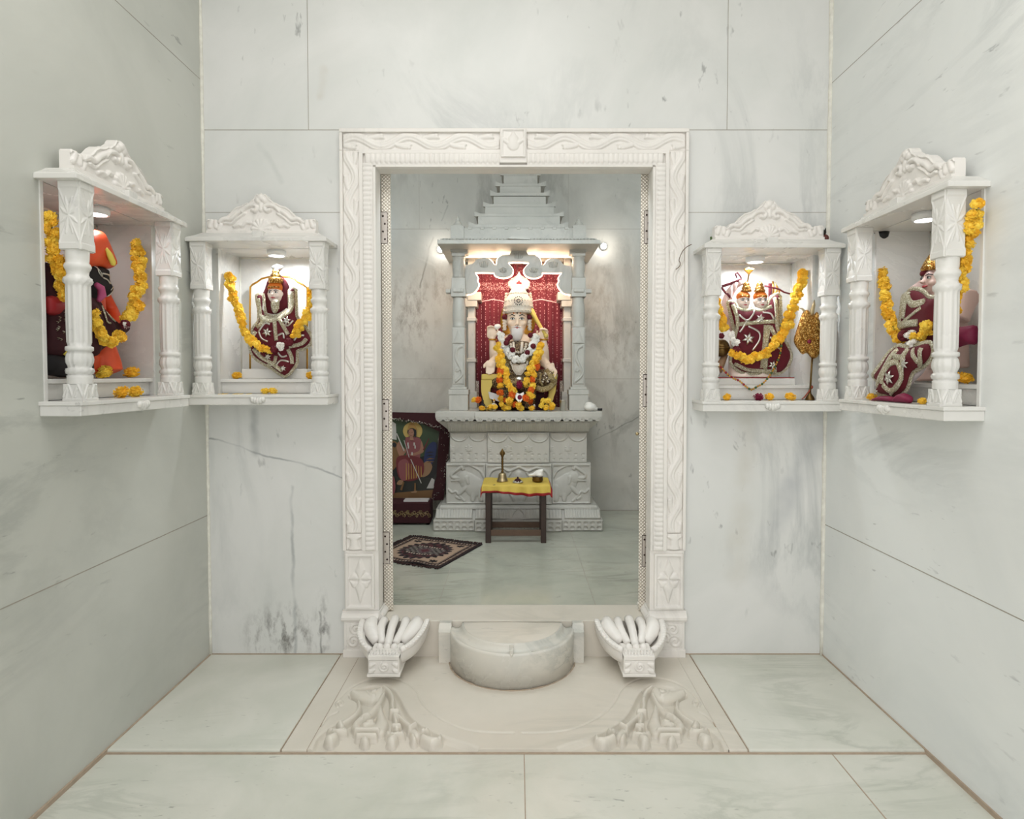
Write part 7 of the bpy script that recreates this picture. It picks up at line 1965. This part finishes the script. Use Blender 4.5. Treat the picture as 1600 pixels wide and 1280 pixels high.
for (x_, y_, r_) in ((305,950,.026), (430,830,.018), (145,1070,.014)): lw_.star(None, *c5((x_, y_))[0], r_, root=st, mat=M['silver'])
ln = Puff(k, c5((420,890),(540,830),(590,760),(520,900),(440,980),(360,1070),(400,960)), -.045, .012, .02); mb = NB(k); ln.mesh(mb, .005); o = mb.done('grey_lining', plain('grey_lining', (178,166,168), .6), st); so = o.modifiers.new('t', 'SOLIDIFY'); so.thickness = .003
niche_garland(k, 'marigold garland around the statue with the spilling robe in right wall niche',
  [c5((150,10),(170,90),(180,180),(190,270),(205,350),(225,440),(255,520),(290,600),(330,640)), c5((470,600),(520,540),(560,470)), [(1527,322),(1520,345),(1514,372),(1508,400),(1502,428),(1496,452),(1490,480),(1494,492)]],
  [(.02,-.02), (-.04,-.035), (-.035,-.035)], .0170, [(1412,525,-.04,'m',.020),(1421,524,-.055,'w',.016),(1427,538,-.055,'w',.014)])
nbloom(k, 1362, 622, -.07, z0, .019, 'marigold beside the magenta cloth at the foot of the spilling robe'); nbloom(k, 1441, 627, -.07, z0, .0135, 'marigold half hidden by the near pillar of the right wall niche'); nbloom(k, 1508, 549, .03, zst, .026, 'marigold on the step beside the magenta skirt in the right wall niche')
mg = nroot(k, 'magenta_cloth', 'crumpled magenta cloth on the right wall niche shelf below the robe', 'cloth')
for pts, yl in ((((65,1170),(110,1120),(180,1105),(270,1120),(275,1172)), -.085), (((270,1172),(290,1110),(350,1080),(425,1120),(400,1172)), -.09)):
    pf = Puff(k, c5(*pts), yl, .02, .015); pf.poly = [(x, max(z, z0+.001)) for x, z in pf.poly]; pf.ring = pf.poly+[pf.poly[0]]
    mb = NB(k); pf.mesh(mb, .004); o = mb.done('fold', M['pinkcloth'], mg); so = o.modifiers.new('t', 'SOLIDIFY'); so.thickness = .006

# ---- small things on and under the niche roofs, and the loose cable on the door frame
zr = NI['RF']['z0']+NH+.043
c = P(1289, 366, -.06)
wr = thing('withered_rose', 'withered dark rose behind the right end of the carved crest on the back wall', 'flower', (c.x, -.06, zr))
mb = MB(); mb.ell((c.x, -.06, zr+.016), (.016,.016,.016)); mb.build('bud', plain('withered_red', (104, 58, 50), .8), wr)
mb = MB()
for i in range(6): an = i*1.05; mb.tube([(c.x-.004, -.06, zr+.026), (c.x-.006+.006*math.cos(an), -.06+.006*math.sin(an), zr+.042), (c.x-.008+.012*math.cos(an), -.06+.012*math.sin(an), zr+.052+.006*(i % 2))], [.004,.006,.001], 6)
mb.build('leaves', plain('withered_leaf', (36, 34, 26), .8), wr)
c = P(1112, 366, -.05); mb = MB(); mb.ell((c.x, -.05, zr+.011), (.006,.008,.011)); mb.ell((c.x-.003, -.05, zr+.020), (.004,.006,.006)); o = mb.build('dried_leaf', M['green']); tag(o, 'small dry leaf behind the left end of the carved crest right of the doorway', 'leaf')
zr = NI['RS']['z0']+NH+.043
c = PX(1500, 267, XR-.03); mb = MB(); mb.box((XR-.052, c.y-.02, zr), (XR-.03, c.y+.02, zr+.009)); mb.box((XR-.050, c.y-.018, zr+.009), (XR-.032, c.y+.018, zr+.011))
o = mb.build('flat_box', plain('dark_grey_card', (70, 68, 62), .7), bevel=.001); tag(o, 'flat dark box on the roof of the right wall niche', 'box')
zr = NI['RS']['z0']+NH
c = PZ(1378, 363, zr); c.x = min(max(c.x, XR+.02), XR+.15); print('cap', c); mb = MB(); mb.lathe([(.012,-.030),(.022,-.018),(.026,-.0005)], (c.x, c.y, zr), 16); o = mb.build('black_cable_cap', M['dark']); tag(o, 'black cap under the roof of the right wall niche', 'cap')
pts = [P(x, y, -.048) for x, y in smooth_path([(1080.5,382),(1073,386),(1067,392),(1063,400),(1061,407),(1063,412),(1061,417),(1056,421)], 4)]
mb = MB(); mb.tube(pts, .0016, 6); o = mb.build('cable', plain('brown_cable', (96, 74, 54), .6)); tag(o, 'thin brown cable curling over the right side of the door frame', 'cable')
